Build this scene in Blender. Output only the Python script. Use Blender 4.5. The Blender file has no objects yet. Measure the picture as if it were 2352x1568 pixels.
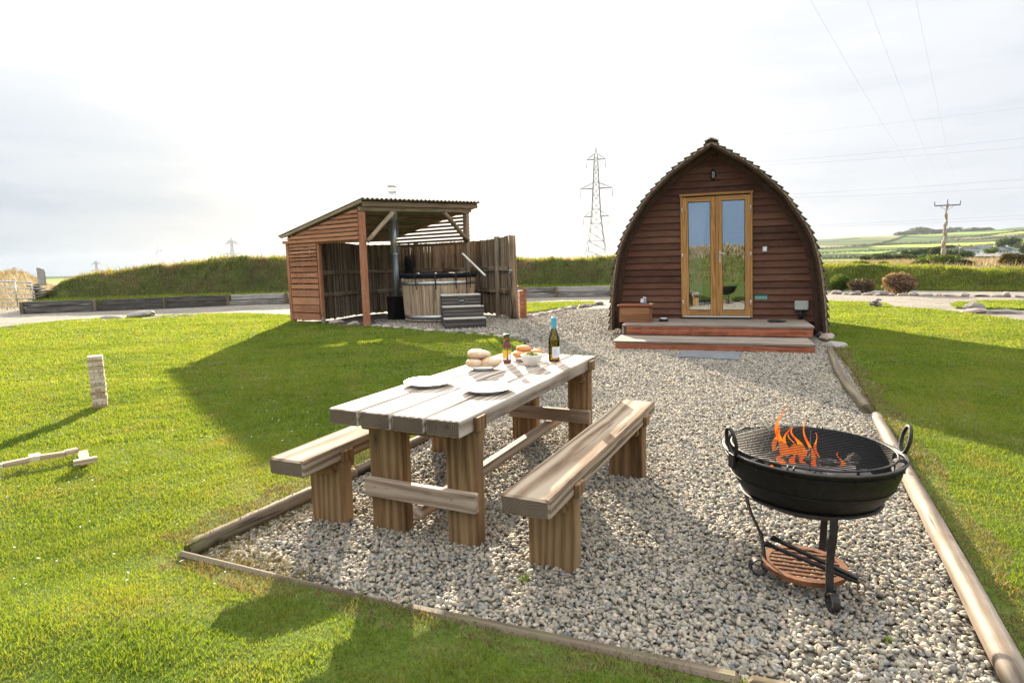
import bpy, bmesh, math, random
import numpy as np
from mathutils import Vector, Matrix
from mathutils.geometry import delaunay_2d_cdt

R = math.radians
PI = math.pi
random.seed(7)
rng = np.random.default_rng(11)
scene = bpy.context.scene
col = scene.collection

# ------------------------------------------------------------------ camera
CAMH = 1.493
PITCH, ROLL, FPX = 0.1253, -0.0221, 1367.0
cam_data = bpy.data.cameras.new('camera')
cam = bpy.data.objects.new('camera', cam_data)
col.objects.link(cam)
cp, sp = math.cos(PITCH), math.sin(PITCH)
FW = Vector((0, cp, -sp)); UP0 = Vector((0, sp, cp)); RT0 = Vector((1, 0, 0))
c_, s_ = math.cos(ROLL), math.sin(ROLL)
RT = RT0 * c_ + UP0 * s_
UP = UP0 * c_ - RT0 * s_
m = Matrix((RT, UP, -FW)).transposed().to_4x4()
m.translation = (0, 0, CAMH)
cam.matrix_world = m
cam_data.sensor_width = 36
cam_data.lens = 36 * FPX / 2352
cam_data.clip_start = 0.05
cam_data.clip_end = 20000
scene.camera = cam

# ------------------------------------------------------------------ light
SUN_EL = R(15.8)
SUN_DIR = Vector((-0.165, 1.0, 0)).normalized()       # horizontal direction towards the sun
sv = Vector((SUN_DIR.x * math.cos(SUN_EL), SUN_DIR.y * math.cos(SUN_EL), math.sin(SUN_EL)))
sun_d = bpy.data.lights.new('sun', 'SUN')
sun_d.energy = 5.0
sun_d.angle = R(0.6)
sun_d.color = (1.0, 0.86, 0.66)
sun = bpy.data.objects.new('sun', sun_d)
col.objects.link(sun)
sun.rotation_euler = (-sv).to_track_quat('-Z', 'Y').to_euler()
sun.location = (0, 0, 30)

world = bpy.data.worlds.new('World')
scene.world = world
world.use_nodes = True
wn, wl = world.node_tree.nodes, world.node_tree.links
wn.clear()
wo = wn.new('ShaderNodeOutputWorld')
bg = wn.new('ShaderNodeBackground')
sky = wn.new('ShaderNodeTexSky')
sky.sky_type = 'NISHITA'
sky.sun_disc = False
sky.sun_elevation = SUN_EL
sky.sun_rotation = math.atan2(SUN_DIR.x, SUN_DIR.y)
sky.air_density = 1.0
sky.dust_density = 3.0
sky.ozone_density = 1.0
# thin high cloud over the blue sky: brighter towards the sun, its unseen overhead part raised to fill the shade, a grey-blue bank low on the left
tc = wn.new('ShaderNodeTexCoord')
sx = wn.new('ShaderNodeSeparateXYZ')
wl.new(tc.outputs['Generated'], sx.inputs[0])
def wmap(src, a, b, c=0.0, d=1.0):
    n = wn.new('ShaderNodeMapRange'); n.interpolation_type = 'SMOOTHSTEP'
    n.inputs['From Min'].default_value = a; n.inputs['From Max'].default_value = b
    n.inputs['To Min'].default_value = c; n.inputs['To Max'].default_value = d
    wl.new(src, n.inputs['Value']); return n.outputs[0]
def wmath(op, a, b):
    n = wn.new('ShaderNodeMath'); n.operation = op
    for i, q in enumerate((a, b)):
        if isinstance(q, (int, float)): n.inputs[i].default_value = q
        else: wl.new(q, n.inputs[i])
    return n.outputs[0]
def wmix(fac, a, b, mode='MIX'):
    n = wn.new('ShaderNodeMixRGB'); n.blend_type = mode
    for key, q in (('Fac', fac), ('Color1', a), ('Color2', b)):
        if isinstance(q, (int, float)): n.inputs[key].default_value = q
        elif isinstance(q, tuple): n.inputs[key].default_value = (*q, 1)
        else: wl.new(q, n.inputs[key])
    return n.outputs[0]
mp = wn.new('ShaderNodeMapping'); mp.inputs['Scale'].default_value = (1.0, 1.0, 5.5)
nz = wn.new('ShaderNodeTexNoise'); nz.inputs['Scale'].default_value = 3.0; nz.inputs['Detail'].default_value = 7; nz.inputs['Roughness'].default_value = 0.55
wl.new(tc.outputs['Generated'], mp.inputs['Vector']); wl.new(mp.outputs['Vector'], nz.inputs['Vector'])
X, Y, Z = sx.outputs
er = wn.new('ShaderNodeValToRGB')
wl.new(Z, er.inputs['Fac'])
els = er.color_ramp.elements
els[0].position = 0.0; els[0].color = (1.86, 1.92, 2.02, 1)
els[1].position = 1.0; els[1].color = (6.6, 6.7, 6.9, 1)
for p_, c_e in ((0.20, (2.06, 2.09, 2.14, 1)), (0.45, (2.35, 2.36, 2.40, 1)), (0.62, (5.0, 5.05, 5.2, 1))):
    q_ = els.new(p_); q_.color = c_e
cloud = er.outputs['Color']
nlow = wmap(nz.outputs['Fac'], 0.36, 0.62, 1.0, 0.15)
left = wmath('MULTIPLY', wmath('MULTIPLY', wmap(X, -0.10, -0.50), wmap(Z, 0.32, 0.0)), wmath('ADD', wmath('MULTIPLY', nlow, 0.45), 0.6))
cloud = wmix(wmath('MULTIPLY', left, 1.0), cloud, (0.52, 0.84, 1.16))
right = wmath('MULTIPLY', wmath('MULTIPLY', wmap(X, 0.22, 0.70), wmap(Z, 0.50, 0.10)), wmath('ADD', wmath('MULTIPLY', nlow, 0.6), 0.4))
cloud = wmix(wmath('MULTIPLY', right, 0.85), cloud, (1.32, 1.45, 1.66))
veil = wmath('MULTIPLY', wmath('MULTIPLY', nlow, wmap(Z, 0.55, 0.30)), 0.26)
cloud = wmix(veil, cloud, (1.45, 1.62, 1.82))
cloud = wmix(wmath('MULTIPLY', wmap(Y, 0.1, -0.5), wmap(Z, 0.75, 0.3)), cloud, (1.25, 1.60, 2.05))
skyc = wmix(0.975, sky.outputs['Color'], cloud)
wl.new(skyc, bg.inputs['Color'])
wl.new(bg.outputs['Background'], wo.inputs['Surface'])
bg.inputs['Strength'].default_value = 0.12

scene.view_settings.view_transform = 'Standard'
scene.view_settings.look = 'None'
scene.view_settings.gamma = 1
scene.view_settings.exposure = 1.9
scene.render.engine = 'CYCLES'
scene.cycles.max_bounces = 8
scene.cycles.transparent_max_bounces = 12

# ------------------------------------------------------------------ helpers
def ray(x, y):
    """direction seen at a point (x, y) of the 2352 x 1568 photograph"""
    return FW * FPX + RT * (x - 1176) - UP * (y - 784)

def at(x, y, z=0.0, Y=None):
    d = ray(x, y)
    t = (Y / d.y) if Y is not None else (z - CAMH) / d.z
    return Vector((d.x * t, d.y * t, CAMH + d.z * t))

def setp(o, label=None, cat=None, group=None, kind=None):
    if label: o['label'] = label
    if cat: o['category'] = cat
    if group: o['group'] = group
    if kind: o['kind'] = kind
    return o

def thing(name, label, cat, loc=(0, 0, 0), rz=0.0, group=None):
    o = bpy.data.objects.new(name, None)
    o.empty_display_size = 0.1
    col.objects.link(o)
    o.location = loc
    o.rotation_euler = (0, 0, rz)
    return setp(o, label, cat, group)

def copy_tree(o, parent=None):
    c = o.copy()
    col.objects.link(c)
    c.parent = parent
    for ch in list(o.children):
        copy_tree(ch, c)
    return c

class MB:
    """collects geometry and links it as ONE mesh object"""
    def __init__(s):
        s.v = []; s.f = []; s.g = []; s.r = []; s.m = []; s.sm = []
    def add(s, vs, fs, grain=None, rnd=None, mat=0, smooth=False):
        b = len(s.v)
        rnd = random.random() if rnd is None else rnd
        off = Vector((random.uniform(-9, 9), random.uniform(-.13, .13), random.uniform(-.13, .13)))
        s.v.extend([tuple(v) for v in vs])
        for i, v in enumerate(vs):
            gv = (grain[i] if grain is not None else Vector(v)) + off
            s.g.append(tuple(gv)); s.r.append(rnd)
        for f in fs:
            s.f.append(tuple(b + i for i in f)); s.m.append(mat); s.sm.append(smooth)
        return s
    def box(s, c, size, M=None, ch=0.0, axis=None, mat=0, rnd=None, xf=None):
        """box centred at c, turned by M, chamfered by ch; grain runs along axis (default: longest)"""
        hx, hy, hz = [q / 2 for q in size]
        M = M or Matrix.Identity(3)
        c = Vector(c)
        if axis is None:
            axis = max(range(3), key=lambda i: size[i])
        loc = []
        faces = []
        if ch <= 0:
            for x in (-1, 1):
                for y in (-1, 1):
                    for z in (-1, 1):
                        loc.append(Vector((x * hx, y * hy, z * hz)))
            faces = [(0, 1, 3, 2), (4, 6, 7, 5), (0, 4, 5, 1), (2, 3, 7, 6), (0, 2, 6, 4), (1, 5, 7, 3)]
        else:
            idx = {}
            for x in (-1, 1):
                for y in (-1, 1):
                    for z in (-1, 1):
                        for k in range(3):
                            v = [x * (hx - ch), y * (hy - ch), z * (hz - ch)]
                            v[k] += (x, y, z)[k] * ch
                            idx[(x, y, z, k)] = len(loc)
                            loc.append(Vector(v))
            for k in range(3):
                a, b = [(1, 2), (2, 0), (0, 1)][k]
                for sg in (-1, 1):
                    q = []
                    for (p, r) in ((-1, -1), (1, -1), (1, 1), (-1, 1)):
                        key = [0, 0, 0]; key[k] = sg; key[a] = p; key[b] = r
                        q.append(idx[tuple(key) + (k,)])
                    faces.append(tuple(q if sg > 0 else q[::-1]))
            for k in range(3):
                a, b = [(1, 2), (2, 0), (0, 1)][k]
                for p in (-1, 1):
                    for r in (-1, 1):
                        q = []
                        for (sg, kk) in ((-1, a), (1, a), (1, b), (-1, b)):
                            key = [0, 0, 0]; key[k] = sg; key[a] = p; key[b] = r
                            q.append(idx[tuple(key) + (kk,)])
                        faces.append(tuple(q[::-1] if p * r > 0 else q))
            for x in (-1, 1):
                for y in (-1, 1):
                    for z in (-1, 1):
                        q = [idx[(x, y, z, k)] for k in range(3)]
                        faces.append(tuple(q if x * y * z > 0 else q[::-1]))
        pts = [c + M @ v for v in loc]
        if xf: pts = [Vector(xf(p)) for p in pts]
        order = {0: (0, 1, 2), 1: (1, 0, 2), 2: (2, 1, 0)}[axis]
        gr = [Vector((v[order[0]], v[order[1]], v[order[2]])) for v in loc]
        return s.add(pts, faces, gr, rnd, mat)
    def beam(s, a, b, w, h, ch=0.0, up=Vector((0, 0, 1)), mat=0, rnd=None):
        a, b = Vector(a), Vector(b)
        x = (b - a).normalized()
        y = up.cross(x)
        if y.length < 1e-4: y = Vector((0, 1, 0))
        y.normalize(); z = x.cross(y)
        M = Matrix((x, y, z)).transposed()
        return s.box((a + b) / 2, ((b - a).length, w, h), M, ch, 0, mat, rnd)
    def tube(s, pts, rad, n=10, mat=0, cap=True, smooth=True, rnd=None, jit=0.0, flat=None, closed=False):
        pts = [Vector(p) for p in pts]
        if not isinstance(rad, (list, tuple)): rad = [rad] * len(pts)
        vs = []; gr = []; fs = []
        L = 0; prev = None
        N = len(pts)
        for i, p in enumerate(pts):
            if closed: t = pts[(i + 1) % N] - pts[i - 1]
            else: t = pts[min(i + 1, N - 1)] - pts[max(i - 1, 0)]
            t.normalize()
            if prev is None:
                u = t.orthogonal().normalized()
                if abs(t.z) < 0.9: u = (Vector((0, 0, 1)) - t * t.z).normalized()
            else:
                u = (prev - t * prev.dot(t)).normalized()
            prev = u
            w = t.cross(u)
            if i: L += (p - pts[i - 1]).length
            for k in range(n):
                a = 2 * PI * k / n
                rr = rad[i] * (1 + random.uniform(-jit, jit))
                cu, cw = math.cos(a) * rr, math.sin(a) * rr
                if flat: cu *= flat
                vs.append(p + u * cu + w * cw)
                gr.append(Vector((L, math.cos(a) * rad[i], math.sin(a) * rad[i])))
        M_ = N if closed else N - 1
        for i in range(M_):
            for k in range(n):
                k2 = (k + 1) % n
                j = (i + 1) % N
                fs.append((i * n + k, i * n + k2, j * n + k2, j * n + k))
        b = len(s.v)
        s.add(vs, fs, gr, rnd, mat, smooth)
        if cap and not closed:
            s.f.append(tuple(b + k for k in range(n))[::-1]); s.m.append(mat); s.sm.append(False)
            s.f.append(tuple(b + (N - 1) * n + k for k in range(n))); s.m.append(mat); s.sm.append(False)
        return s
    def lathe(s, prof, n=32, c=(0, 0, 0), mat=0, smooth=True, mats=None, M=None, sx=1, sy=1, rnd=None):
        c = Vector(c)
        vs = []; fs = []
        for (r, z) in prof:
            for k in range(n):
                a = 2 * PI * k / n
                v = Vector((r * math.cos(a) * sx, r * math.sin(a) * sy, z))
                if M: v = M @ v
                vs.append(c + v)
        b = len(s.v)
        s.add(vs, [], None, rnd, mat)
        for i in range(len(prof) - 1):
            for k in range(n):
                k2 = (k + 1) % n
                s.f.append((b + i * n + k, b + i * n + k2, b + (i + 1) * n + k2, b + (i + 1) * n + k))
                s.m.append(mats[i] if mats else mat); s.sm.append(smooth)
        return s
    def prism(s, poly, depth, M=None, c=(0, 0, 0), mat=0, rnd=None):
        """poly in local xy, extruded along local z by depth, placed by M and c"""
        M = M or Matrix.Identity(3); c = Vector(c)
        n = len(poly)
        loc = [Vector((p[0], p[1], 0)) for p in poly] + [Vector((p[0], p[1], depth)) for p in poly]
        fs = [tuple(range(n))[::-1], tuple(range(n, 2 * n))] + [(i, (i + 1) % n, n + (i + 1) % n, n + i) for i in range(n)]
        return s.add([c + M @ v for v in loc], fs, [v.copy() for v in loc], rnd, mat)
    def build(s, name, mats, parent=None, xf=None):
        me = bpy.data.meshes.new(name)
        vs = s.v if xf is None else [tuple(xf(Vector(v))) for v in s.v]
        me.from_pydata(vs, [], s.f)
        a = me.attributes.new('gr', 'FLOAT_VECTOR', 'POINT')
        a.data.foreach_set('vector', np.array(s.g, dtype=np.float32).ravel())
        a = me.attributes.new('rnd', 'FLOAT', 'POINT')
        a.data.foreach_set('value', np.array(s.r, dtype=np.float32))
        if not isinstance(mats, (list, tuple)): mats = [mats]
        for mt in mats: me.materials.append(mt)
        me.polygons.foreach_set('material_index', s.m)
        me.polygons.foreach_set('use_smooth', s.sm)
        me.update()
        o = bpy.data.objects.new(name, me)
        col.objects.link(o)
        if parent: o.parent = parent
        return o

def fast_mesh(name, V, F, mat, rnd=None, smooth=False):
    """V (n,3), F (m,3) arrays -> object"""
    me = bpy.data.meshes.new(name)
    n, mfc, k = len(V), len(F), F.shape[1]
    me.vertices.add(n); me.vertices.foreach_set('co', V.astype(np.float32).ravel())
    me.loops.add(mfc * k); me.loops.foreach_set('vertex_index', F.astype(np.int32).ravel())
    me.polygons.add(mfc)
    me.polygons.foreach_set('loop_start', np.arange(0, mfc * k, k, dtype=np.int32))
    me.polygons.foreach_set('loop_total', np.full(mfc, k, dtype=np.int32))
    if smooth: me.polygons.foreach_set('use_smooth', np.ones(mfc, dtype=bool))
    me.update(calc_edges=True)
    if rnd is not None:
        a = me.attributes.new('rnd', 'FLOAT', 'POINT')
        a.data.foreach_set('value', rnd.astype(np.float32))
    me.materials.append(mat)
    o = bpy.data.objects.new(name, me)
    col.objects.link(o)
    return o

# ------------------------------------------------------------------ materials
MATS = {}
def new_mat(name):
    mt = bpy.data.materials.new(name); mt.use_nodes = True
    nt = mt.node_tree; nt.nodes.clear()
    MATS[name] = mt
    return mt, nt.nodes, nt.links

def N(nd, typ, **kw):
    n = nd.new(typ)
    for k, v in kw.items():
        if k.startswith('i_'):
            key = k[2:].replace('_', ' ')
            n.inputs[key].default_value = v
        else: setattr(n, k, v)
    return n

def ramp(nd, stops):
    r = nd.new('ShaderNodeValToRGB')
    e = r.color_ramp.elements
    while len(e) > 1: e.remove(e[-1])
    e[0].position = stops[0][0]; e[0].color = (*stops[0][1], 1)
    for p, c in stops[1:]:
        q = e.new(p); q.color = (*c, 1)
    return r

def c3(v): return (v, v, v)
ORDN = ['first', 'second', 'third', 'fourth', 'fifth', 'sixth', 'seventh', 'eighth', 'ninth', 'tenth', 'eleventh', 'twelfth', 'thirteenth', 'fourteenth', 'fifteenth', 'sixteenth', 'seventeenth', 'eighteenth', 'nineteenth', 'twentieth'] + ['twenty-' + q for q in ('first', 'second', 'third', 'fourth', 'fifth', 'sixth', 'seventh', 'eighth', 'ninth')]

def simple(name, colr, rough=0.6, metal=0.0, spec=0.5, noise=0.0, nscale=20, bump=0.0, trans=0.0, emit=None, estr=0, coat=0.0):
    mt, nd, lk = new_mat(name)
    o = N(nd, 'ShaderNodeOutputMaterial'); p = N(nd, 'ShaderNodeBsdfPrincipled')
    lk.new(p.outputs[0], o.inputs[0])
    p.inputs['Base Color'].default_value = (*colr, 1)
    p.inputs['Roughness'].default_value = rough
    p.inputs['Metallic'].default_value = metal
    p.inputs['Specular IOR Level'].default_value = spec
    p.inputs['Transmission Weight'].default_value = trans
    p.inputs['Coat Weight'].default_value = coat
    if emit:
        p.inputs['Emission Color'].default_value = (*emit, 1); p.inputs['Emission Strength'].default_value = estr
    if noise or bump:
        t = N(nd, 'ShaderNodeTexCoord')
        n = N(nd, 'ShaderNodeTexNoise'); n.inputs['Scale'].default_value = nscale; n.inputs['Detail'].default_value = 6
        n.inputs['Roughness'].default_value = 0.65
        lk.new(t.outputs['Object'], n.inputs['Vector'])
        if noise:
            r = ramp(nd, [(0.25, tuple(max(0, q * (1 - noise)) for q in colr)), (0.75, tuple(min(1, q * (1 + noise)) for q in colr))])
            lk.new(n.outputs['Fac'], r.inputs['Fac']); lk.new(r.outputs['Color'], p.inputs['Base Color'])
        if bump:
            b = N(nd, 'ShaderNodeBump'); b.inputs['Strength'].default_value = bump; b.inputs['Distance'].default_value = 0.01
            lk.new(n.outputs['Fac'], b.inputs['Height']); lk.new(b.outputs[0], p.inputs['Normal'])
    return mt

def wood(name, dark, mid, light, rings=26.0, rough=0.75, vary=0.25, cracks=0.5, bump=0.35, fine=1.0, stain=None, stain_amt=0.5, knots=True, spec=0.3, contrast=1.0):
    """timber: growth rings + fine grain along gr.x, a different piece per board (rnd)"""
    mt, nd, lk = new_mat(name)
    o = N(nd, 'ShaderNodeOutputMaterial'); p = N(nd, 'ShaderNodeBsdfPrincipled')
    lk.new(p.outputs[0], o.inputs[0])
    p.inputs['Roughness'].default_value = rough
    p.inputs['Specular IOR Level'].default_value = spec
    at_ = N(nd, 'ShaderNodeAttribute', attribute_name='gr')
    ar = N(nd, 'ShaderNodeAttribute', attribute_name='rnd')
    m1 = N(nd, 'ShaderNodeMapping'); m1.inputs['Scale'].default_value = (0.16, 1, 1)
    lk.new(at_.outputs['Vector'], m1.inputs['Vector'])
    w = N(nd, 'ShaderNodeTexWave', wave_type='RINGS', rings_direction='X')
    w.inputs['Scale'].default_value = rings; w.inputs['Distortion'].default_value = 9.0
    w.inputs['Detail'].default_value = 1.5; w.inputs['Detail Scale'].default_value = 0.55
    lk.new(m1.outputs['Vector'], w.inputs['Vector'])
    m2 = N(nd, 'ShaderNodeMapping'); m2.inputs['Scale'].default_value = (3 * fine, 70 * fine, 70 * fine)
    lk.new(at_.outputs['Vector'], m2.inputs['Vector'])
    n2 = N(nd, 'ShaderNodeTexNoise'); n2.inputs['Scale'].default_value = 2.0; n2.inputs['Detail'].default_value = 5; n2.inputs['Roughness'].default_value = 0.6
    lk.new(m2.outputs['Vector'], n2.inputs['Vector'])
    n3 = N(nd, 'ShaderNodeTexNoise'); n3.inputs['Scale'].default_value = 2.2; n3.inputs['Detail'].default_value = 5
    m3 = N(nd, 'ShaderNodeMapping'); m3.inputs['Scale'].default_value = (1, 3, 3)
    lk.new(at_.outputs['Vector'], m3.inputs['Vector']); lk.new(m3.outputs['Vector'], n3.inputs['Vector'])
    # combine
    a1 = N(nd, 'ShaderNodeMath', operation='MULTIPLY'); a1.inputs[1].default_value = 0.30 * contrast; lk.new(w.outputs['Fac'], a1.inputs[0])
    a2 = N(nd, 'ShaderNodeMath', operation='MULTIPLY_ADD'); a2.inputs[1].default_value = 0.42; lk.new(n2.outputs['Fac'], a2.inputs[0]); lk.new(a1.outputs[0], a2.inputs[2])
    a3 = N(nd, 'ShaderNodeMath', operation='MULTIPLY_ADD'); a3.inputs[1].default_value = 0.42; lk.new(n3.outputs['Fac'], a3.inputs[0]); lk.new(a2.outputs[0], a3.inputs[2])
    a4 = N(nd, 'ShaderNodeMath', operation='MULTIPLY_ADD'); a4.inputs[1].default_value = vary; lk.new(ar.outputs['Fac'], a4.inputs[0]); lk.new(a3.outputs[0], a4.inputs[2])
    off = 0.5 * vary + 0.08
    a5 = N(nd, 'ShaderNodeMath', operation='SUBTRACT'); a5.inputs[1].default_value = off; lk.new(a4.outputs[0], a5.inputs[0])
    r = ramp(nd, [(0.22, dark), (0.48, mid), (0.78, light)])
    lk.new(a5.outputs[0], r.inputs['Fac'])
    colr = r.outputs['Color']
    # cracks
    m4 = N(nd, 'ShaderNodeMapping'); m4.inputs['Scale'].default_value = (1.3, 34, 34)
    lk.new(at_.outputs['Vector'], m4.inputs['Vector'])
    n4 = N(nd, 'ShaderNodeTexNoise'); n4.inputs['Scale'].default_value = 1.0; n4.inputs['Detail'].default_value = 3
    lk.new(m4.outputs['Vector'], n4.inputs['Vector'])
    r4 = ramp(nd, [(0.66, c3(0)), (0.72, c3(1))]); lk.new(n4.outputs['Fac'], r4.inputs['Fac'])
    mxc = N(nd, 'ShaderNodeMixRGB'); mxc.inputs['Color2'].default_value = (*[q * 0.35 for q in dark], 1)
    mc = N(nd, 'ShaderNodeMath', operation='MULTIPLY'); mc.inputs[1].default_value = cracks
    lk.new(r4.outputs['Color'], mc.inputs[0]); lk.new(mc.outputs[0], mxc.inputs['Fac']); lk.new(colr, mxc.inputs['Color1'])
    colr = mxc.outputs['Color']
    if knots:
        m5 = N(nd, 'ShaderNodeMapping'); m5.inputs['Scale'].default_value = (2.2, 5.5, 5.5)
        lk.new(at_.outputs['Vector'], m5.inputs['Vector'])
        v5 = N(nd, 'ShaderNodeTexVoronoi'); v5.inputs['Scale'].default_value = 1.0
        lk.new(m5.outputs['Vector'], v5.inputs['Vector'])
        r5 = ramp(nd, [(0.05, c3(1)), (0.13, c3(0))]); lk.new(v5.outputs['Distance'], r5.inputs['Fac'])
        m6 = N(nd, 'ShaderNodeMath', operation='MULTIPLY'); m6.inputs[1].default_value = 0.7; lk.new(r5.outputs['Color'], m6.inputs[0])
        mk = N(nd, 'ShaderNodeMixRGB'); mk.inputs['Color2'].default_value = (*[q * 0.5 for q in dark], 1)
        lk.new(m6.outputs[0], mk.inputs['Fac']); lk.new(colr, mk.inputs['Color1']); colr = mk.outputs['Color']
    if stain:
        n7 = N(nd, 'ShaderNodeTexNoise'); n7.inputs['Scale'].default_value = 6; n7.inputs['Detail'].default_value = 6; n7.inputs['Roughness'].default_value = 0.7
        lk.new(at_.outputs['Vector'], n7.inputs['Vector'])
        r7 = ramp(nd, [(0.45, c3(0)), (0.65, c3(stain_amt))]); lk.new(n7.outputs['Fac'], r7.inputs['Fac'])
        ms = N(nd, 'ShaderNodeMixRGB'); ms.inputs['Color2'].default_value = (*stain, 1)
        lk.new(r7.outputs['Color'], ms.inputs['Fac']); lk.new(colr, ms.inputs['Color1']); colr = ms.outputs['Color']
    lk.new(colr, p.inputs['Base Color'])
    if bump:
        b = N(nd, 'ShaderNodeBump'); b.inputs['Strength'].default_value = bump; b.inputs['Distance'].default_value = 0.004
        sb = N(nd, 'ShaderNodeMath', operation='SUBTRACT'); lk.new(a3.outputs[0], sb.inputs[0]); lk.new(mc.outputs[0], sb.inputs[1])
        lk.new(sb.outputs[0], b.inputs['Height']); lk.new(b.outputs[0], p.inputs['Normal'])
    return mt

def leafmat(name, stops, trans=0.5, pos_scale=1.5, rough=0.6, dry=None, dry_scale=0.8, dry_pos=(0.5, 0.66), spec=0.25):
    """grass and leaves: colour per blade (rnd) and by place, light shining through"""
    mt, nd, lk = new_mat(name)
    o = N(nd, 'ShaderNodeOutputMaterial')
    ar = N(nd, 'ShaderNodeAttribute', attribute_name='rnd')
    g = N(nd, 'ShaderNodeNewGeometry')
    n = N(nd, 'ShaderNodeTexNoise'); n.inputs['Scale'].default_value = pos_scale; n.inputs['Detail'].default_value = 4
    lk.new(g.outputs['Position'], n.inputs['Vector'])
    a = N(nd, 'ShaderNodeMath', operation='MULTIPLY_ADD'); a.inputs[1].default_value = 0.55; lk.new(ar.outputs['Fac'], a.inputs[0])
    b = N(nd, 'ShaderNodeMath', operation='MULTIPLY_ADD'); b.inputs[1].default_value = 0.9; b.inputs[2].default_value = -0.22; lk.new(n.outputs['Fac'], b.inputs[0])
    lk.new(b.outputs[0], a.inputs[2])
    r = ramp(nd, stops); lk.new(a.outputs[0], r.inputs['Fac'])
    colr = r.outputs['Color']
    if dry:
        n2 = N(nd, 'ShaderNodeTexNoise'); n2.inputs['Scale'].default_value = dry_scale; n2.inputs['Detail'].default_value = 5; n2.inputs['Roughness'].default_value = 0.7
        lk.new(g.outputs['Position'], n2.inputs['Vector'])
        r2 = ramp(nd, [(dry_pos[0], c3(0)), (dry_pos[1], c3(0.85))]); lk.new(n2.outputs['Fac'], r2.inputs['Fac'])
        mx_ = N(nd, 'ShaderNodeMixRGB'); mx_.inputs['Color2'].default_value = (*dry, 1)
        lk.new(r2.outputs['Color'], mx_.inputs['Fac']); lk.new(colr, mx_.inputs['Color1']); colr = mx_.outputs['Color']
    p = N(nd, 'ShaderNodeBsdfPrincipled'); p.inputs['Roughness'].default_value = rough; p.inputs['Specular IOR Level'].default_value = spec
    lk.new(colr, p.inputs['Base Color'])
    if trans > 0:
        t = N(nd, 'ShaderNodeBsdfTranslucent')
        hs = N(nd, 'ShaderNodeMixRGB', blend_type='MULTIPLY'); hs.inputs['Fac'].default_value = 1; hs.inputs['Color2'].default_value = (1.5, 1.35, 0.55, 1)
        lk.new(colr, hs.inputs['Color1']); lk.new(hs.outputs['Color'], t.inputs['Color'])
        ms = N(nd, 'ShaderNodeMixShader'); ms.inputs['Fac'].default_value = trans
        lk.new(p.outputs[0], ms.inputs[1]); lk.new(t.outputs[0], ms.inputs[2]); lk.new(ms.outputs[0], o.inputs[0])
    else: lk.new(p.outputs[0], o.inputs[0])
    return mt

# timbers
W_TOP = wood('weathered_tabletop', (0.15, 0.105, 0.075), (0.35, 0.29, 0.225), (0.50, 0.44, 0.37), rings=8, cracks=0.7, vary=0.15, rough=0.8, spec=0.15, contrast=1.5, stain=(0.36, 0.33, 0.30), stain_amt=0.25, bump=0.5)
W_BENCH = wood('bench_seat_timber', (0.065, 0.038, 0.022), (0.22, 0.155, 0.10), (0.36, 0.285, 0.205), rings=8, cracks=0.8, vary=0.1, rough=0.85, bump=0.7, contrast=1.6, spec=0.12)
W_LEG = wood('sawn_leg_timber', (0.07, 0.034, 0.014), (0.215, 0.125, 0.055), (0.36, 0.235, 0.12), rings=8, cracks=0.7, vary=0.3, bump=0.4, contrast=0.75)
W_END = wood('dark_end_grain', (0.05, 0.035, 0.025), (0.12, 0.085, 0.06), (0.20, 0.15, 0.105), rings=34, cracks=0.7, vary=0.1, bump=0.5)
W_GREYB = wood('grey_stretcher_timber', (0.14, 0.09, 0.06), (0.29, 0.21, 0.145), (0.44, 0.35, 0.26), rings=6, cracks=0.5, vary=0.15, bump=0.4)
W_RED = wood('red_stained_slats', (0.21, 0.072, 0.034), (0.43, 0.165, 0.078), (0.56, 0.27, 0.15), rings=10, cracks=0.35, vary=0.3, bump=0.25, stain=(0.40, 0.26, 0.20), stain_amt=0.3)
W_STEP = wood('red_step_boards', (0.11, 0.032, 0.016), (0.30, 0.085, 0.040), (0.44, 0.16, 0.08), rings=8, cracks=0.3, vary=0.15, bump=0.25, stain=(0.42, 0.16, 0.08), stain_amt=0.5)
W_SIDE = wood('brown_siding', (0.058, 0.023, 0.012), (0.128, 0.052, 0.029), (0.195, 0.090, 0.054), rings=10, cracks=0.12, vary=0.30, bump=0.3, spec=0.2, rough=0.65, stain=(0.16, 0.08, 0.055), stain_amt=0.25, contrast=0.5)
W_SHING = wood('weathered_shingles', (0.04, 0.033, 0.022), (0.11, 0.088, 0.056), (0.22, 0.18, 0.12), rings=14, cracks=0.4, vary=0.4, bump=0.4)
W_HOOD = wood('hood_lining_boards', (0.03, 0.015, 0.009), (0.075, 0.038, 0.023), (0.14, 0.078, 0.048), rings=10, cracks=0.2, vary=0.25, bump=0.2)
W_OAK = wood('oak_door_timber', (0.20, 0.085, 0.02), (0.40, 0.19, 0.055), (0.52, 0.29, 0.10), rings=16, cracks=0.12, vary=0.15, bump=0.1, knots=False, rough=0.45)
W_CEDAR = wood('cedar_box_timber', (0.14, 0.055, 0.022), (0.27, 0.12, 0.05), (0.38, 0.19, 0.09), rings=12, cracks=0.15, vary=0.2, bump=0.15, knots=False)
W_DECK = wood('grey_deck_boards', (0.11, 0.085, 0.06), (0.22, 0.175, 0.135), (0.34, 0.29, 0.24), rings=14, cracks=0.8, vary=0.2, bump=0.5)
W_SLEEP = wood('old_sleeper', (0.06, 0.052, 0.045), (0.22, 0.20, 0.175), (0.42, 0.39, 0.35), rings=8, cracks=0.95, vary=0.75, bump=0.7)
W_LOG = wood('weathered_log', (0.07, 0.048, 0.032), (0.21, 0.165, 0.12), (0.36, 0.31, 0.25), rings=5, cracks=1.0, vary=0.1, bump=0.6, stain=(0.13, 0.09, 0.06), stain_amt=0.7)
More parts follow.
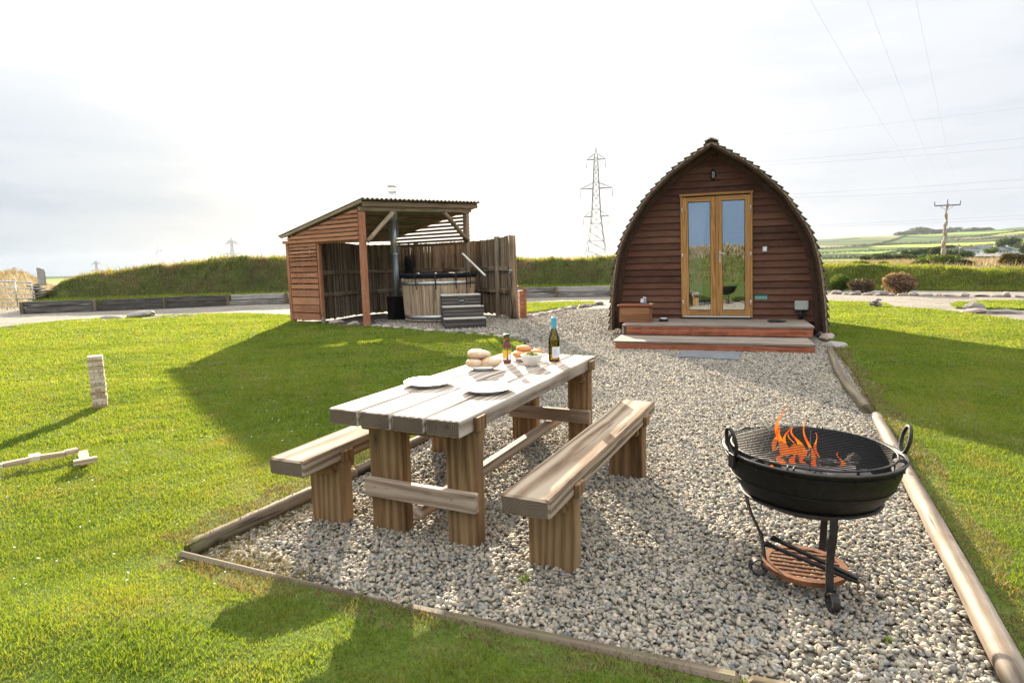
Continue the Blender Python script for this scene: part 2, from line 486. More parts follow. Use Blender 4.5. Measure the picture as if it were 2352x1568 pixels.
W_LOGD = wood('dark_edging_timber', (0.04, 0.028, 0.018), (0.12, 0.088, 0.058), (0.22, 0.17, 0.115), rings=6, cracks=0.8, vary=0.2, bump=0.5, stain=(0.12, 0.14, 0.04), stain_amt=0.35)
W_PALI = wood('split_stake_timber', (0.085, 0.056, 0.034), (0.23, 0.16, 0.098), (0.40, 0.30, 0.20), rings=6, cracks=0.5, vary=0.5, bump=0.4, stain=(0.10, 0.105, 0.06), stain_amt=0.3)
W_POLE = wood('larch_post', (0.13, 0.08, 0.045), (0.26, 0.18, 0.11), (0.38, 0.29, 0.20), rings=6, cracks=0.5, vary=0.2, bump=0.4)
W_BROWN = wood('rough_sawn_beam', (0.14, 0.09, 0.05), (0.31, 0.22, 0.14), (0.45, 0.36, 0.25), rings=10, cracks=0.4, vary=0.3, bump=0.3)
W_TUB = wood('tub_staves', (0.22, 0.135, 0.075), (0.45, 0.32, 0.205), (0.60, 0.47, 0.33), rings=8, cracks=0.35, vary=0.3, bump=0.3)
W_COMP = wood('composite_tread', (0.040, 0.034, 0.031), (0.065, 0.056, 0.052), (0.095, 0.083, 0.077), rings=12, cracks=0.1, vary=0.2, bump=0.1, knots=False)
W_TRIM = wood('pale_nosing', (0.25, 0.23, 0.18), (0.40, 0.37, 0.31), (0.50, 0.47, 0.41), rings=12, cracks=0.1, vary=0.2, bump=0.1, knots=False)
W_PINE = wood('pale_pine_block', (0.36, 0.25, 0.15), (0.54, 0.42, 0.29), (0.66, 0.56, 0.43), rings=12, cracks=0.15, vary=0.55, bump=0.15)
W_FIRE = wood('split_firewood', (0.02, 0.015, 0.012), (0.06, 0.045, 0.035), (0.24, 0.21, 0.19), rings=12, cracks=0.7, vary=0.5, bump=0.6)

M_IRON = simple('black_iron', (0.016, 0.015, 0.014), 0.5, 0.6, noise=0.5, nscale=30, bump=0.3)
M_WINE, _nd, _lk = new_mat('wine_in_bottle'); _o = N(_nd, 'ShaderNodeOutputMaterial'); _t = N(_nd, 'ShaderNodeBsdfTransparent'); _t.inputs['Color'].default_value = (0.72, 0.62, 0.22, 1); _lk.new(_t.outputs[0], _o.inputs[0])
M_IRONL = simple('worn_iron', (0.035, 0.031, 0.028), 0.55, 0.5, noise=0.5, nscale=40, bump=0.25)
M_RUST = simple('rusty_iron', (0.16, 0.062, 0.024), 0.8, 0.25, noise=0.55, nscale=25, bump=0.4)
M_GALV = simple('galvanised_steel', (0.42, 0.44, 0.45), 0.35, 0.9, noise=0.2, nscale=12)
M_STEEL = simple('stainless_flue', (0.62, 0.62, 0.62), 0.4, 0.6, noise=0.1, nscale=6)
M_FLUED = simple('dull_grey_flue', (0.23, 0.25, 0.27), 0.5, 0.5, noise=0.25, nscale=8)
M_WHITEC = simple('white_china', (0.80, 0.80, 0.79), 0.18, coat=0.5)
M_CREAM = simple('off_white_bowl', (0.74, 0.73, 0.68), 0.25, coat=0.4)
M_VINYL = simple('black_vinyl_cover', (0.018, 0.018, 0.020), 0.9, spec=0.0, noise=0.3, nscale=8, bump=0.4)
M_RUBBER = simple('black_strap', (0.012, 0.012, 0.013), 0.6)
M_WPLAST = simple('white_plastic', (0.62, 0.62, 0.58), 0.4)
M_GPLAST = simple('grey_green_plastic', (0.42, 0.43, 0.37), 0.45, noise=0.1, nscale=10)
M_GREEN = simple('green_sign_board', (0.0, 0.17, 0.12), 0.4)
M_TEXT = simple('pale_lettering', (0.55, 0.62, 0.60), 0.5)
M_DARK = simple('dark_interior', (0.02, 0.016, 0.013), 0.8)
M_CURT = simple('white_curtain_cloth', (0.72, 0.72, 0.70), 0.9)
M_SLATE = simple('grey_slate', (0.14, 0.15, 0.155), 0.5, noise=0.35, nscale=9, bump=0.3)
M_BLUECAP = simple('blue_screw_cap', (0.06, 0.34, 0.50), 0.4)
M_LABEL = simple('white_paper_label', (0.70, 0.72, 0.76), 0.6)
M_LINE = simple('label_print', (0.30, 0.33, 0.40), 0.6)
M_YLABEL = simple('yellow_label', (0.62, 0.42, 0.03), 0.5)
M_GLABEL = simple('green_label', (0.10, 0.22, 0.05), 0.5)
M_DLABEL = simple('dark_green_cap_wrap', (0.012, 0.05, 0.014), 0.4)
M_REDL = simple('red_label_spot', (0.55, 0.03, 0.03), 0.5)
M_SAUCE = simple('brown_red_sauce', (0.14, 0.018, 0.010), 0.15, coat=0.6)
M_SALAD = simple('pale_green_leaf', (0.42, 0.50, 0.10), 0.5, noise=0.5, nscale=40)
M_SALADR = simple('dark_salad_bits', (0.13, 0.12, 0.03), 0.5, noise=0.6, nscale=60)
M_ASH = simple('grey_ash', (0.13, 0.125, 0.12), 0.95, noise=0.6, nscale=18, bump=0.8)
M_ROOF = simple('fibre_cement_sheet', (0.30, 0.26, 0.19), 0.85, noise=0.45, nscale=14, bump=0.3)
M_CLOTH = simple('black_cloth', (0.015, 0.014, 0.014), 0.95)
M_WALLW = simple('white_render', (0.72, 0.71, 0.67), 0.9, noise=0.05, nscale=0.5)
M_ROOFS = simple('slate_roof', (0.13, 0.135, 0.15), 0.8, noise=0.2, nscale=1)
M_ROOFG = simple('grey_barn_sheet', (0.24, 0.22, 0.20), 0.85, noise=0.12, nscale=0.6)
M_PANEL = simple('solar_panel', (0.03, 0.035, 0.05), 0.2, coat=0.6)
M_WIND = simple('dark_window', (0.03, 0.035, 0.045), 0.2)
M_STEELP = simple('pylon_steel', (0.17, 0.185, 0.20), 0.6, 0.3)
M_TURB = simple('turbine_white', (0.75, 0.76, 0.78), 0.5)
M_CABLE = simple('power_cable_metal', (0.16, 0.17, 0.19), 0.6)
M_WPOLE = wood('ivy_worn_pole', (0.16, 0.12, 0.08), (0.28, 0.23, 0.17), (0.40, 0.35, 0.28), rings=4, cracks=0.6, vary=0.1, bump=0.6)
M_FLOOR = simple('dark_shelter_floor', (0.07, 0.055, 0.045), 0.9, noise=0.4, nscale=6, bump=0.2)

def stone_mat(name, stops, bump=0.6):
    mt, nd, lk = new_mat(name)
    o = N(nd, 'ShaderNodeOutputMaterial'); p = N(nd, 'ShaderNodeBsdfPrincipled'); lk.new(p.outputs[0], o.inputs[0])
    p.inputs['Roughness'].default_value = 0.85; p.inputs['Specular IOR Level'].default_value = 0.3
    ar = N(nd, 'ShaderNodeAttribute', attribute_name='rnd')
    g = N(nd, 'ShaderNodeNewGeometry')
    n = N(nd, 'ShaderNodeTexNoise'); n.inputs['Scale'].default_value = 60; n.inputs['Detail'].default_value = 4
    lk.new(g.outputs['Position'], n.inputs['Vector'])
    r = ramp(nd, stops); lk.new(ar.outputs['Fac'], r.inputs['Fac'])
    mr = ramp(nd, [(0.3, c3(0.72)), (0.7, c3(1.2))]); lk.new(n.outputs['Fac'], mr.inputs['Fac'])
    mu = N(nd, 'ShaderNodeMixRGB', blend_type='MULTIPLY'); mu.inputs['Fac'].default_value = 1
    lk.new(r.outputs['Color'], mu.inputs['Color1']); lk.new(mr.outputs['Color'], mu.inputs['Color2'])
    lk.new(mu.outputs['Color'], p.inputs['Base Color'])
    b = N(nd, 'ShaderNodeBump'); b.inputs['Strength'].default_value = bump; b.inputs['Distance'].default_value = 0.004
    lk.new(n.outputs['Fac'], b.inputs['Height']); lk.new(b.outputs[0], p.inputs['Normal'])
    return mt
PEB = [(0.0, (0.12, 0.118, 0.11)), (0.14, (0.20, 0.18, 0.14)), (0.35, (0.29, 0.25, 0.185)), (0.6, (0.36, 0.315, 0.24)), (0.78, (0.22, 0.225, 0.215)), (0.88, (0.37, 0.29, 0.20)), (1.0, (0.46, 0.41, 0.33))]
M_PEBBLE = stone_mat('gravel_chippings', PEB)
M_ROCK = stone_mat('edging_rock', [(0, (0.16, 0.145, 0.12)), (0.4, (0.28, 0.25, 0.21)), (0.7, (0.36, 0.31, 0.27)), (1, (0.36, 0.26, 0.22))], 1.0)

def gravel_sheet():
    mt, nd, lk = new_mat('gravel_sheet')
    o = N(nd, 'ShaderNodeOutputMaterial'); p = N(nd, 'ShaderNodeBsdfPrincipled'); lk.new(p.outputs[0], o.inputs[0])
    p.inputs['Roughness'].default_value = 0.9
    g = N(nd, 'ShaderNodeNewGeometry')
    v = N(nd, 'ShaderNodeTexVoronoi'); v.inputs['Scale'].default_value = 34; lk.new(g.outputs['Position'], v.inputs['Vector'])
    sep = N(nd, 'ShaderNodeSeparateColor'); lk.new(v.outputs['Color'], sep.inputs[0])
    r = ramp(nd, [(q[0], q[1]) for q in PEB]); lk.new(sep.outputs[0], r.inputs['Fac'])
    d = ramp(nd, [(0.0, c3(1.15)), (0.55, c3(0.75)), (0.8, c3(0.25))]); lk.new(v.outputs['Distance'], d.inputs['Fac'])
    mu = N(nd, 'ShaderNodeMixRGB', blend_type='MULTIPLY'); mu.inputs['Fac'].default_value = 1
    lk.new(r.outputs['Color'], mu.inputs['Color1']); lk.new(d.outputs['Color'], mu.inputs['Color2'])
    n = N(nd, 'ShaderNodeTexNoise'); n.inputs['Scale'].default_value = 0.7; n.inputs['Detail'].default_value = 5; lk.new(g.outputs['Position'], n.inputs['Vector'])
    rr = ramp(nd, [(0.35, (0.85, 0.85, 0.85)), (0.65, (1.15, 1.13, 1.1))]); lk.new(n.outputs['Fac'], rr.inputs['Fac'])
    m2 = N(nd, 'ShaderNodeMixRGB', blend_type='MULTIPLY'); m2.inputs['Fac'].default_value = 1
    lk.new(mu.outputs['Color'], m2.inputs['Color1']); lk.new(rr.outputs['Color'], m2.inputs['Color2'])
    lk.new(m2.outputs['Color'], p.inputs['Base Color'])
    b = N(nd, 'ShaderNodeBump', invert=True); b.inputs['Strength'].default_value = 0.9; b.inputs['Distance'].default_value = 0.02
    lk.new(v.outputs['Distance'], b.inputs['Height']); lk.new(b.outputs[0], p.inputs['Normal'])
    return mt
M_GRAVEL = gravel_sheet()

def turf_mat(name, stops, scale=9.0, dry=None, trans=0.0):
    mt, nd, lk = new_mat(name)
    o = N(nd, 'ShaderNodeOutputMaterial'); p = N(nd, 'ShaderNodeBsdfPrincipled'); lk.new(p.outputs[0], o.inputs[0])
    p.inputs['Roughness'].default_value = 0.95; p.inputs['Specular IOR Level'].default_value = 0.1
    g = N(nd, 'ShaderNodeNewGeometry')
    n = N(nd, 'ShaderNodeTexNoise'); n.inputs['Scale'].default_value = scale; n.inputs['Detail'].default_value = 8; n.inputs['Roughness'].default_value = 0.75
    lk.new(g.outputs['Position'], n.inputs['Vector'])
    r = ramp(nd, stops); lk.new(n.outputs['Fac'], r.inputs['Fac'])
    colr = r.outputs['Color']
    if dry:
        n2 = N(nd, 'ShaderNodeTexNoise'); n2.inputs['Scale'].default_value = 0.9; n2.inputs['Detail'].default_value = 6; n2.inputs['Roughness'].default_value = 0.7
        lk.new(g.outputs['Position'], n2.inputs['Vector'])
        r2 = ramp(nd, [(0.5, c3(0)), (0.66, c3(0.8))]); lk.new(n2.outputs['Fac'], r2.inputs['Fac'])
        mx_ = N(nd, 'ShaderNodeMixRGB'); mx_.inputs['Color2'].default_value = (*dry, 1)
        lk.new(r2.outputs['Color'], mx_.inputs['Fac']); lk.new(colr, mx_.inputs['Color1']); colr = mx_.outputs['Color']
    lk.new(colr, p.inputs['Base Color'])
    b = N(nd, 'ShaderNodeBump'); b.inputs['Strength'].default_value = 0.8; b.inputs['Distance'].default_value = 0.03
    lk.new(n.outputs['Fac'], b.inputs['Height']); lk.new(b.outputs[0], p.inputs['Normal'])
    return mt
M_TURF = turf_mat('lawn_turf', [(0.3, (0.045, 0.07, 0.012)), (0.6, (0.10, 0.145, 0.024)), (0.75, (0.15, 0.18, 0.045))], 14, dry=(0.17, 0.13, 0.06))
M_BANK = turf_mat('bank_earth_turf', [(0.30, (0.035, 0.030, 0.015)), (0.48, (0.06, 0.065, 0.022)), (0.62, (0.075, 0.095, 0.025)), (0.75, (0.15, 0.115, 0.07))], 2.2)
M_FIELD = turf_mat('dry_field_ground', [(0.3, (0.14, 0.12, 0.06)), (0.5, (0.22, 0.18, 0.11)), (0.7, (0.29, 0.24, 0.16))], 1.2)
GREENS = [(0.10, (0.050, 0.092, 0.013)), (0.35, (0.102, 0.162, 0.021)), (0.6, (0.165, 0.222, 0.032)), (0.9, (0.245, 0.268, 0.055))]
M_GRASS = leafmat('lawn_grass', GREENS, trans=0.55, pos_scale=0.8, dry=(0.23, 0.20, 0.075), dry_scale=1.7, dry_pos=(0.52, 0.74))
M_TUFT = leafmat('bank_grass', [(0.15, (0.05, 0.075, 0.02)), (0.4, (0.11, 0.15, 0.035)), (0.65, (0.20, 0.22, 0.075)), (0.95, (0.34, 0.28, 0.16))], trans=0.5, pos_scale=0.75, dry=(0.26, 0.18, 0.13), dry_scale=0.9, dry_pos=(0.48, 0.62))
M_DRYG = leafmat('dry_meadow_grass', [(0.2, (0.17, 0.135, 0.085)), (0.5, (0.27, 0.215, 0.145)), (0.9, (0.36, 0.30, 0.22))], trans=0.22, pos_scale=0.4)
M_LEAF = leafmat('bright_shrub_leaves', [(0.2, (0.03, 0.06, 0.01)), (0.5, (0.07, 0.12, 0.02)), (0.9, (0.16, 0.20, 0.04))], trans=0.4, pos_scale=2)
M_LEAFD = leafmat('dark_hedge_leaves', [(0.2, (0.014, 0.026, 0.010)), (0.5, (0.03, 0.055, 0.018)), (0.9, (0.07, 0.10, 0.03))], trans=0.25, pos_scale=0.3)
M_LEAFO = leafmat('rusty_hawthorn_leaves', [(0.2, (0.03, 0.035, 0.010)), (0.5, (0.08, 0.07, 0.02)), (0.9, (0.19, 0.12, 0.04))], trans=0.3, pos_scale=0.5)
M_LEAFP = leafmat('pink_flowering_shrub', [(0.15, (0.04, 0.05, 0.02)), (0.4, (0.12, 0.08, 0.05)), (0.7, (0.32, 0.20, 0.15)), (0.95, (0.50, 0.36, 0.29))], trans=0.35, pos_scale=3)
M_LEAFV = leafmat('purple_brown_shrub', [(0.15, (0.03, 0.035, 0.018)), (0.5, (0.09, 0.065, 0.045)), (0.9, (0.20, 0.14, 0.10))], trans=0.3, pos_scale=3)

def hill_mat():
    mt, nd, lk = new_mat('patchwork_fields')
    o = N(nd, 'ShaderNodeOutputMaterial'); p = N(nd, 'ShaderNodeBsdfPrincipled'); lk.new(p.outputs[0], o.inputs[0])
    p.inputs['Roughness'].default_value = 1.0; p.inputs['Specular IOR Level'].default_value = 0.05
    g = N(nd, 'ShaderNodeNewGeometry')
    n0 = N(nd, 'ShaderNodeTexNoise'); n0.inputs['Scale'].default_value = 0.004; lk.new(g.outputs['Position'], n0.inputs['Vector'])
    va = N(nd, 'ShaderNodeVectorMath', operation='MULTIPLY_ADD'); va.inputs[1].default_value = (90, 90, 0)
    lk.new(n0.outputs['Color'], va.inputs[0]); lk.new(g.outputs['Position'], va.inputs[2])
    vm = N(nd, 'ShaderNodeMapping'); vm.inputs['Scale'].default_value = (0.0058, 0.0024, 0); vm.inputs['Rotation'].default_value = (0, 0, 0.60)
    lk.new(va.outputs[0], vm.inputs['Vector'])
    v = N(nd, 'ShaderNodeTexVoronoi'); v.inputs['Scale'].default_value = 1.0; v.inputs['Randomness'].default_value = 0.8; lk.new(vm.outputs[0], v.inputs['Vector'])
    e = N(nd, 'ShaderNodeTexVoronoi', feature='DISTANCE_TO_EDGE'); e.inputs['Scale'].default_value = 1.0; e.inputs['Randomness'].default_value = 0.8; lk.new(vm.outputs[0], e.inputs['Vector'])
    sep = N(nd, 'ShaderNodeSeparateColor'); lk.new(v.outputs['Color'], sep.inputs[0])
    r = ramp(nd, [(0.0, (0.075, 0.13, 0.035)), (0.22, (0.17, 0.24, 0.05)), (0.42, (0.22, 0.17, 0.09)), (0.58, (0.06, 0.095, 0.035)), (0.72, (0.25, 0.29, 0.06)), (0.86, (0.17, 0.14, 0.08))])
    r.color_ramp.interpolation = 'CONSTANT'
    lk.new(sep.outputs[0], r.inputs['Fac'])
    re = ramp(nd, [(0.045, c3(1)), (0.075, c3(0))]); lk.new(e.outputs['Distance'], re.inputs['Fac'])
    mx_ = N(nd, 'ShaderNodeMixRGB'); mx_.inputs['Color2'].default_value = (0.02, 0.032, 0.015, 1)
    lk.new(re.outputs['Color'], mx_.inputs['Fac']); lk.new(r.outputs['Color'], mx_.inputs['Color1'])
    lk.new(mx_.outputs['Color'], p.inputs['Base Color'])
    return mt
M_HILL = hill_mat()

def glass_pane():
    mt, nd, lk = new_mat('door_glass')
    o = N(nd, 'ShaderNodeOutputMaterial')
    t = N(nd, 'ShaderNodeBsdfTransparent'); t.inputs['Color'].default_value = (0.70, 0.74, 0.74, 1)
    g = N(nd, 'ShaderNodeBsdfGlossy'); g.inputs['Roughness'].default_value = 0.01; g.inputs['Color'].default_value = (0.85, 0.92, 1, 1)
    ms = N(nd, 'ShaderNodeMixShader'); ms.inputs['Fac'].default_value = 0.30
    lk.new(t.outputs[0], ms.inputs[1]); lk.new(g.outputs[0], ms.inputs[2]); lk.new(ms.outputs[0], o.inputs[0])
    return mt
M_GLASS = glass_pane()

def bottle_glass():
    mt, nd, lk = new_mat('green_bottle_glass')
    o = N(nd, 'ShaderNodeOutputMaterial')
    t = N(nd, 'ShaderNodeBsdfTransparent'); t.inputs['Color'].default_value = (0.66, 0.60, 0.16, 1)
    g = N(nd, 'ShaderNodeBsdfGlossy'); g.inputs['Roughness'].default_value = 0.03; g.inputs['Color'].default_value = (0.9, 0.9, 0.9, 1)
    f = N(nd, 'ShaderNodeFresnel'); f.inputs['IOR'].default_value = 1.5
    ms = N(nd, 'ShaderNodeMixShader'); lk.new(f.outputs[0], ms.inputs['Fac'])
    lk.new(t.outputs[0], ms.inputs[1]); lk.new(g.outputs[0], ms.inputs[2]); lk.new(ms.outputs[0], o.inputs[0])
    return mt
M_BOTTLE = bottle_glass()

def bun_mat(name, top, side):
    mt, nd, lk = new_mat(name)
    o = N(nd, 'ShaderNodeOutputMaterial'); p = N(nd, 'ShaderNodeBsdfPrincipled'); lk.new(p.outputs[0], o.inputs[0])
    p.inputs['Roughness'].default_value = 0.6; p.inputs['Subsurface Weight'].default_value = 0.15; p.inputs['Subsurface Radius'].default_value = (0.02, 0.012, 0.006)
    t = N(nd, 'ShaderNodeTexCoord'); n = N(nd, 'ShaderNodeTexNoise'); n.inputs['Scale'].default_value = 14; n.inputs['Detail'].default_value = 5
    lk.new(t.outputs['Object'], n.inputs['Vector'])
    r = ramp(nd, [(0.35, top), (0.6, side)]); lk.new(n.outputs['Fac'], r.inputs['Fac']); lk.new(r.outputs['Color'], p.inputs['Base Color'])
    b = N(nd, 'ShaderNodeBump'); b.inputs['Strength'].default_value = 0.25; b.inputs['Distance'].default_value = 0.004
    lk.new(n.outputs['Fac'], b.inputs['Height']); lk.new(b.outputs[0], p.inputs['Normal'])
    return mt
M_BUN = bun_mat('floury_roll', (0.50, 0.29, 0.14), (0.62, 0.47, 0.32))
M_BRIO = bun_mat('golden_roll', (0.52, 0.19, 0.045), (0.60, 0.30, 0.10))

def flame_mat():
    mt, nd, lk = new_mat('flame')
    o = N(nd, 'ShaderNodeOutputMaterial')
    lw = N(nd, 'ShaderNodeLayerWeight'); lw.inputs['Blend'].default_value = 0.45
    t = N(nd, 'ShaderNodeTexCoord'); n = N(nd, 'ShaderNodeTexNoise'); n.inputs['Scale'].default_value = 28; n.inputs['Detail'].default_value = 3
    mp_ = N(nd, 'ShaderNodeMapping'); mp_.inputs['Scale'].default_value = (1, 1, 0.4)
    lk.new(t.outputs['Object'], mp_.inputs[0]); lk.new(mp_.outputs[0], n.inputs['Vector'])
    r = ramp(nd, [(0.35, (1.0, 0.10, 0.012)), (0.62, (1.0, 0.30, 0.02))]); lk.new(n.outputs['Fac'], r.inputs['Fac'])
    e = N(nd, 'ShaderNodeEmission'); e.inputs['Strength'].default_value = 0.40; lk.new(r.outputs['Color'], e.inputs['Color'])
    tr = N(nd, 'ShaderNodeBsdfTransparent')
    r2 = ramp(nd, [(0.20, c3(0.08)), (0.80, c3(0.95))]); lk.new(lw.outputs['Facing'], r2.inputs['Fac'])
    ad = N(nd, 'ShaderNodeMath', operation='MULTIPLY_ADD'); ad.inputs[1].default_value = 1.5; ad.inputs[2].default_value = -0.62
    lk.new(n.outputs['Fac'], ad.inputs[0])
    ad2 = N(nd, 'ShaderNodeMath', operation='ADD', use_clamp=True); lk.new(ad.outputs[0], ad2.inputs[0]); lk.new(r2.outputs['Color'], ad2.inputs[1])
    ms = N(nd, 'ShaderNodeMixShader'); lk.new(ad2.outputs[0], ms.inputs['Fac']); lk.new(e.outputs[0], ms.inputs[1]); lk.new(tr.outputs[0], ms.inputs[2])
    lk.new(ms.outputs[0], o.inputs[0])
    return mt
M_FLAME = flame_mat()
M_EMBER = simple('glowing_ember', (0.05, 0.02, 0.01), 0.8, emit=(1.0, 0.18, 0.02), estr=0.35)

# ------------------------------------------------------------------ ground, drive, lawns
def inpoly(px, py, poly):
    inside = np.zeros(len(px), dtype=bool)
    n = len(poly)
    for i in range(n):
        x1, y1 = poly[i][0], poly[i][1]; x2, y2 = poly[(i + 1) % n][0], poly[(i + 1) % n][1]
        cnd = ((y1 > py) != (y2 > py))
        xi = (x2 - x1) * (py - y1) / ((y2 - y1) if abs(y2 - y1) > 1e-9 else 1e-9) + x1
        inside ^= cnd & (px < xi)
    return inside

def sheet(name, poly, zf, mat, step=0.5, skirt=0.06):
    xs = [p[0] for p in poly]; ys = [p[1] for p in poly]
    n = len(poly)
    V = [Vector((p[0], p[1])) for p in poly]
    E_ = [(i, (i + 1) % n) for i in range(n)]
    gx, gy = np.meshgrid(np.arange(min(xs) + step / 2, max(xs), step), np.arange(min(ys) + step / 2, max(ys), step))
    gx, gy = gx.ravel(), gy.ravel()
    k = inpoly(gx, gy, poly)
    V += [Vector((a, b)) for a, b in zip(gx[k], gy[k])]
    vo, eo, fo, _, _, _ = delaunay_2d_cdt(V, E_, [list(range(n))], 1, 1e-4)
    verts = [(v.x, v.y, zf(v.x, v.y)) for v in vo]
    faces = [tuple(f) for f in fo]
    cnt = {}
    for f in faces:
        for i in range(len(f)):
            e = (f[i], f[(i + 1) % len(f)]); cnt[e] = 1
    ring = [e for e in cnt if (e[1], e[0]) not in cnt]
    low = {}
    for a, b in ring:
        for q in (a, b):
            if q not in low:
                low[q] = len(verts); verts.append((verts[q][0], verts[q][1], verts[q][2] - skirt))
        faces.append((b, a, low[a], low[b]))
    me = bpy.data.meshes.new(name); me.from_pydata(verts, [], faces); me.materials.append(mat); me.update()
    o = bpy.data.objects.new(name, me); col.objects.link(o)
    return o

def plain(name, pts, mat, z):
    me = bpy.data.meshes.new(name); me.from_pydata([(p[0], p[1], z) for p in pts], [], [tuple(range(len(pts)))])
    me.materials.append(mat); me.update(); o = bpy.data.objects.new(name, me); col.objects.link(o); return o

def A(x, y, z=0.0): p = at(x, y, z); return (p.x, p.y)
def smooth01(t): t = max(0.0, min(1.0, t)); return t * t * (3 - 2 * t)

setp(plain('ground', [(-3400, -160), (3400, -160), (3400, 3700), (-3400, 3700)], M_FIELD, -0.08), kind='structure')
setp(plain('gravel', [(-60, -8), (60, -8), (60, 40), (-60, 40)], M_GRAVEL, 0.0), kind='structure')

def front_d(x, y):
    ax, ay = A(418, 1274, .09); bx, by = A(1700, 1566, .09)
    if x < ax: return (ay - y) * .9
    L = math.hypot(bx - ax, by - ay); return ((bx - ax) * (ay - y) - (by - ay) * (ax - x)) / L
def hl(x, y):
    k = smooth01((3.2 - y) / 1.2 + 0.0) if x > -2.5 else 0
    base = 0.03 + 0.06 * smooth01((6.0 - y) / 3.0) + 0.105 * smooth01((front_d(x, y) - .05) / .75)
    return base + 0.010 * math.sin(x * 1.3 + y * 0.7) + 0.008 * math.sin(x * 0.5 - y * 1.9)
def hr(x, y):
    return 0.035 + 0.010 * math.sin(x * 1.1 + y * 0.8) + 0.008 * math.sin(x * 0.7 - y * 1.3)

edge_front = [A(418, 1274, .09), A(930, 1402, .09), A(1700, 1566, .09)]
ef_end = (edge_front[2][0] + 2.2, edge_front[2][1] - 0.85)
edge_left = [A(424, 1262, .07), A(700, 1140, .05), A(985, 1000, .04)]
lawn_left = [(-0.30, 6.4), (-0.05, 8.2), (0.10, 10.0)] + [A(1208, 788), A(1130, 772), A(1040, 764), A(950, 758), A(870, 750), A(838, 752), A(760, 745), A(735, 744)] + \
    [A(668, 739), (-6.7, 17.8), (-6.6, 19.6), A(560, 720.5), A(400, 724), A(320, 729), A(200, 735), A(100, 742), A(0, 753), (-30, 17.5), (-30, -14), (4, -14), (4, -2), ef_end] + \
    [edge_front[2], edge_front[1], edge_front[0], edge_left[0], edge_left[1], edge_left[2]]
setp(sheet('lawn', lawn_left, hl, M_TURF, 0.24), kind='structure')
rlog = [A(2345, 1568, .05), A(2170, 1230, .05), A(2002, 950, .05), A(1950, 850, .05), A(1903, 790, .03)]
lawn_right = [(4.02, -14), (4.02, -1.5), (1.9, -0.5), (rlog[0][0] + .1 - .3, rlog[0][1] - .6)] + [(p[0] + .07, p[1]) for p in rlog] + [(6.3, 12.6), (7.4, 16), (8.6, 19.6)] + \
    [A(1905, 692), A(1990, 695), A(2038, 699), A(2050, 707), A(2150, 713), A(2200, 720), A(2270, 728), A(2352, 739), (14, 12.0), (20, 9), (20, -14)]
setp(sheet('lawn', lawn_right, hr, M_TURF, 0.45), kind='structure')
lawn_back = [A(1180, 724), A(1240, 716), A(1300, 707), A(1350, 702), A(1376, 699.5), A(1363, 694), A(1300, 694.5), A(1198, 697), (-3, 23.2), (-6.2, 22.0), (-6.5, 20.9), (-4.6, 21.4), (-2.0, 21.4), (-0.2, 20.0)]
setp(sheet('lawn', lawn_back, lambda x, y: 0.035, M_TURF, 0.6), kind='structure')
lawn_isle = [A(2182, 701), A(2200, 696), A(2270, 693.5), A(2352, 692.5), (22.5, 18.5), (19, 14.0), A(2352, 713), A(2290, 711.5), A(2235, 711), A(2196, 709)]
setp(sheet('lawn', lawn_isle, lambda x, y: 0.05, M_TURF, 0.6), kind='structure')
# green strip between the sleeper wall and the earth bank
SL = [(-24.5, 22.6)] + [A(55, 721), A(200, 715.5), A(360, 709.5), A(480, 703.5), A(660, 697)] + [(-4.5, 29.0), A(1197, 684), A(1290, 682.5), A(1400, 681), (7.2, 27.6), (9.5, 27.2)]
strip = [(p[0] + 0.0, p[1] + 0.16) for p in SL[1:]] + [(10.5, 30), (4, 31.5), (-4, 32.5), (-11, 31.5), (-20.4, 26.8)]
setp(sheet('grass_verge', strip, lambda x, y: 0.44, M_TURF, 1.2, 0.4), kind='structure')

# ---- earth banks
def bank(name, base, tops, width, seed, n_across=14, dens=1.0):
    """earth bank along a base polyline; tops = crest height at each base point"""
    r_ = np.random.default_rng(seed)
    pts = []
    for i in range(len(base) - 1):
        a, b = Vector(base[i]), Vector(base[i + 1]); L = (b - a).length; k = max(1, int(L / 0.35))
        for j in range(k): t = j / k; pts.append((a.lerp(b, t), tops[i] * (1 - t) + tops[i + 1] * t))
    pts.append((Vector(base[-1]), tops[-1]))
    V = []; F = []
    for i, (p, h) in enumerate(pts):
        q = pts[min(i + 1, len(pts) - 1)][0] - pts[max(i - 1, 0)][0]; nrm = Vector((-q.y, q.x)).normalized()
        end = smooth01(i / 3) * smooth01((len(pts) - 1 - i) / 3)
        for k in range(n_across + 1):
            t = k / n_across
            prof = smooth01(t / 0.42) if t < 0.6 else smooth01((1.15 - t) / 0.55)
            hh = h * (0.02 + 0.98 * prof) * (0.25 + 0.75 * end)
            w = nrm * width * t
            nz_ = 0.10 * math.sin(i * 0.23 + seed) + 0.06 * math.sin(i * 0.71 + k) + r_.normal() * 0.045
            V.append((p.x + w.x + r_.normal() * 0.04, p.y + w.y + r_.normal() * 0.04, hh + nz_ * prof * end))
    m_ = n_across + 1
    for i in range(len(pts) - 1):
        for k in range(n_across):
            F.append((i * m_ + k, (i + 1) * m_ + k, (i + 1) * m_ + k + 1, i * m_ + k + 1))
    V = np.array(V); F = np.array(F)
    o = fast_mesh(name, V, F, M_BANK, smooth=True)
    setp(o, kind='structure')
    return V, F, len(pts), m_

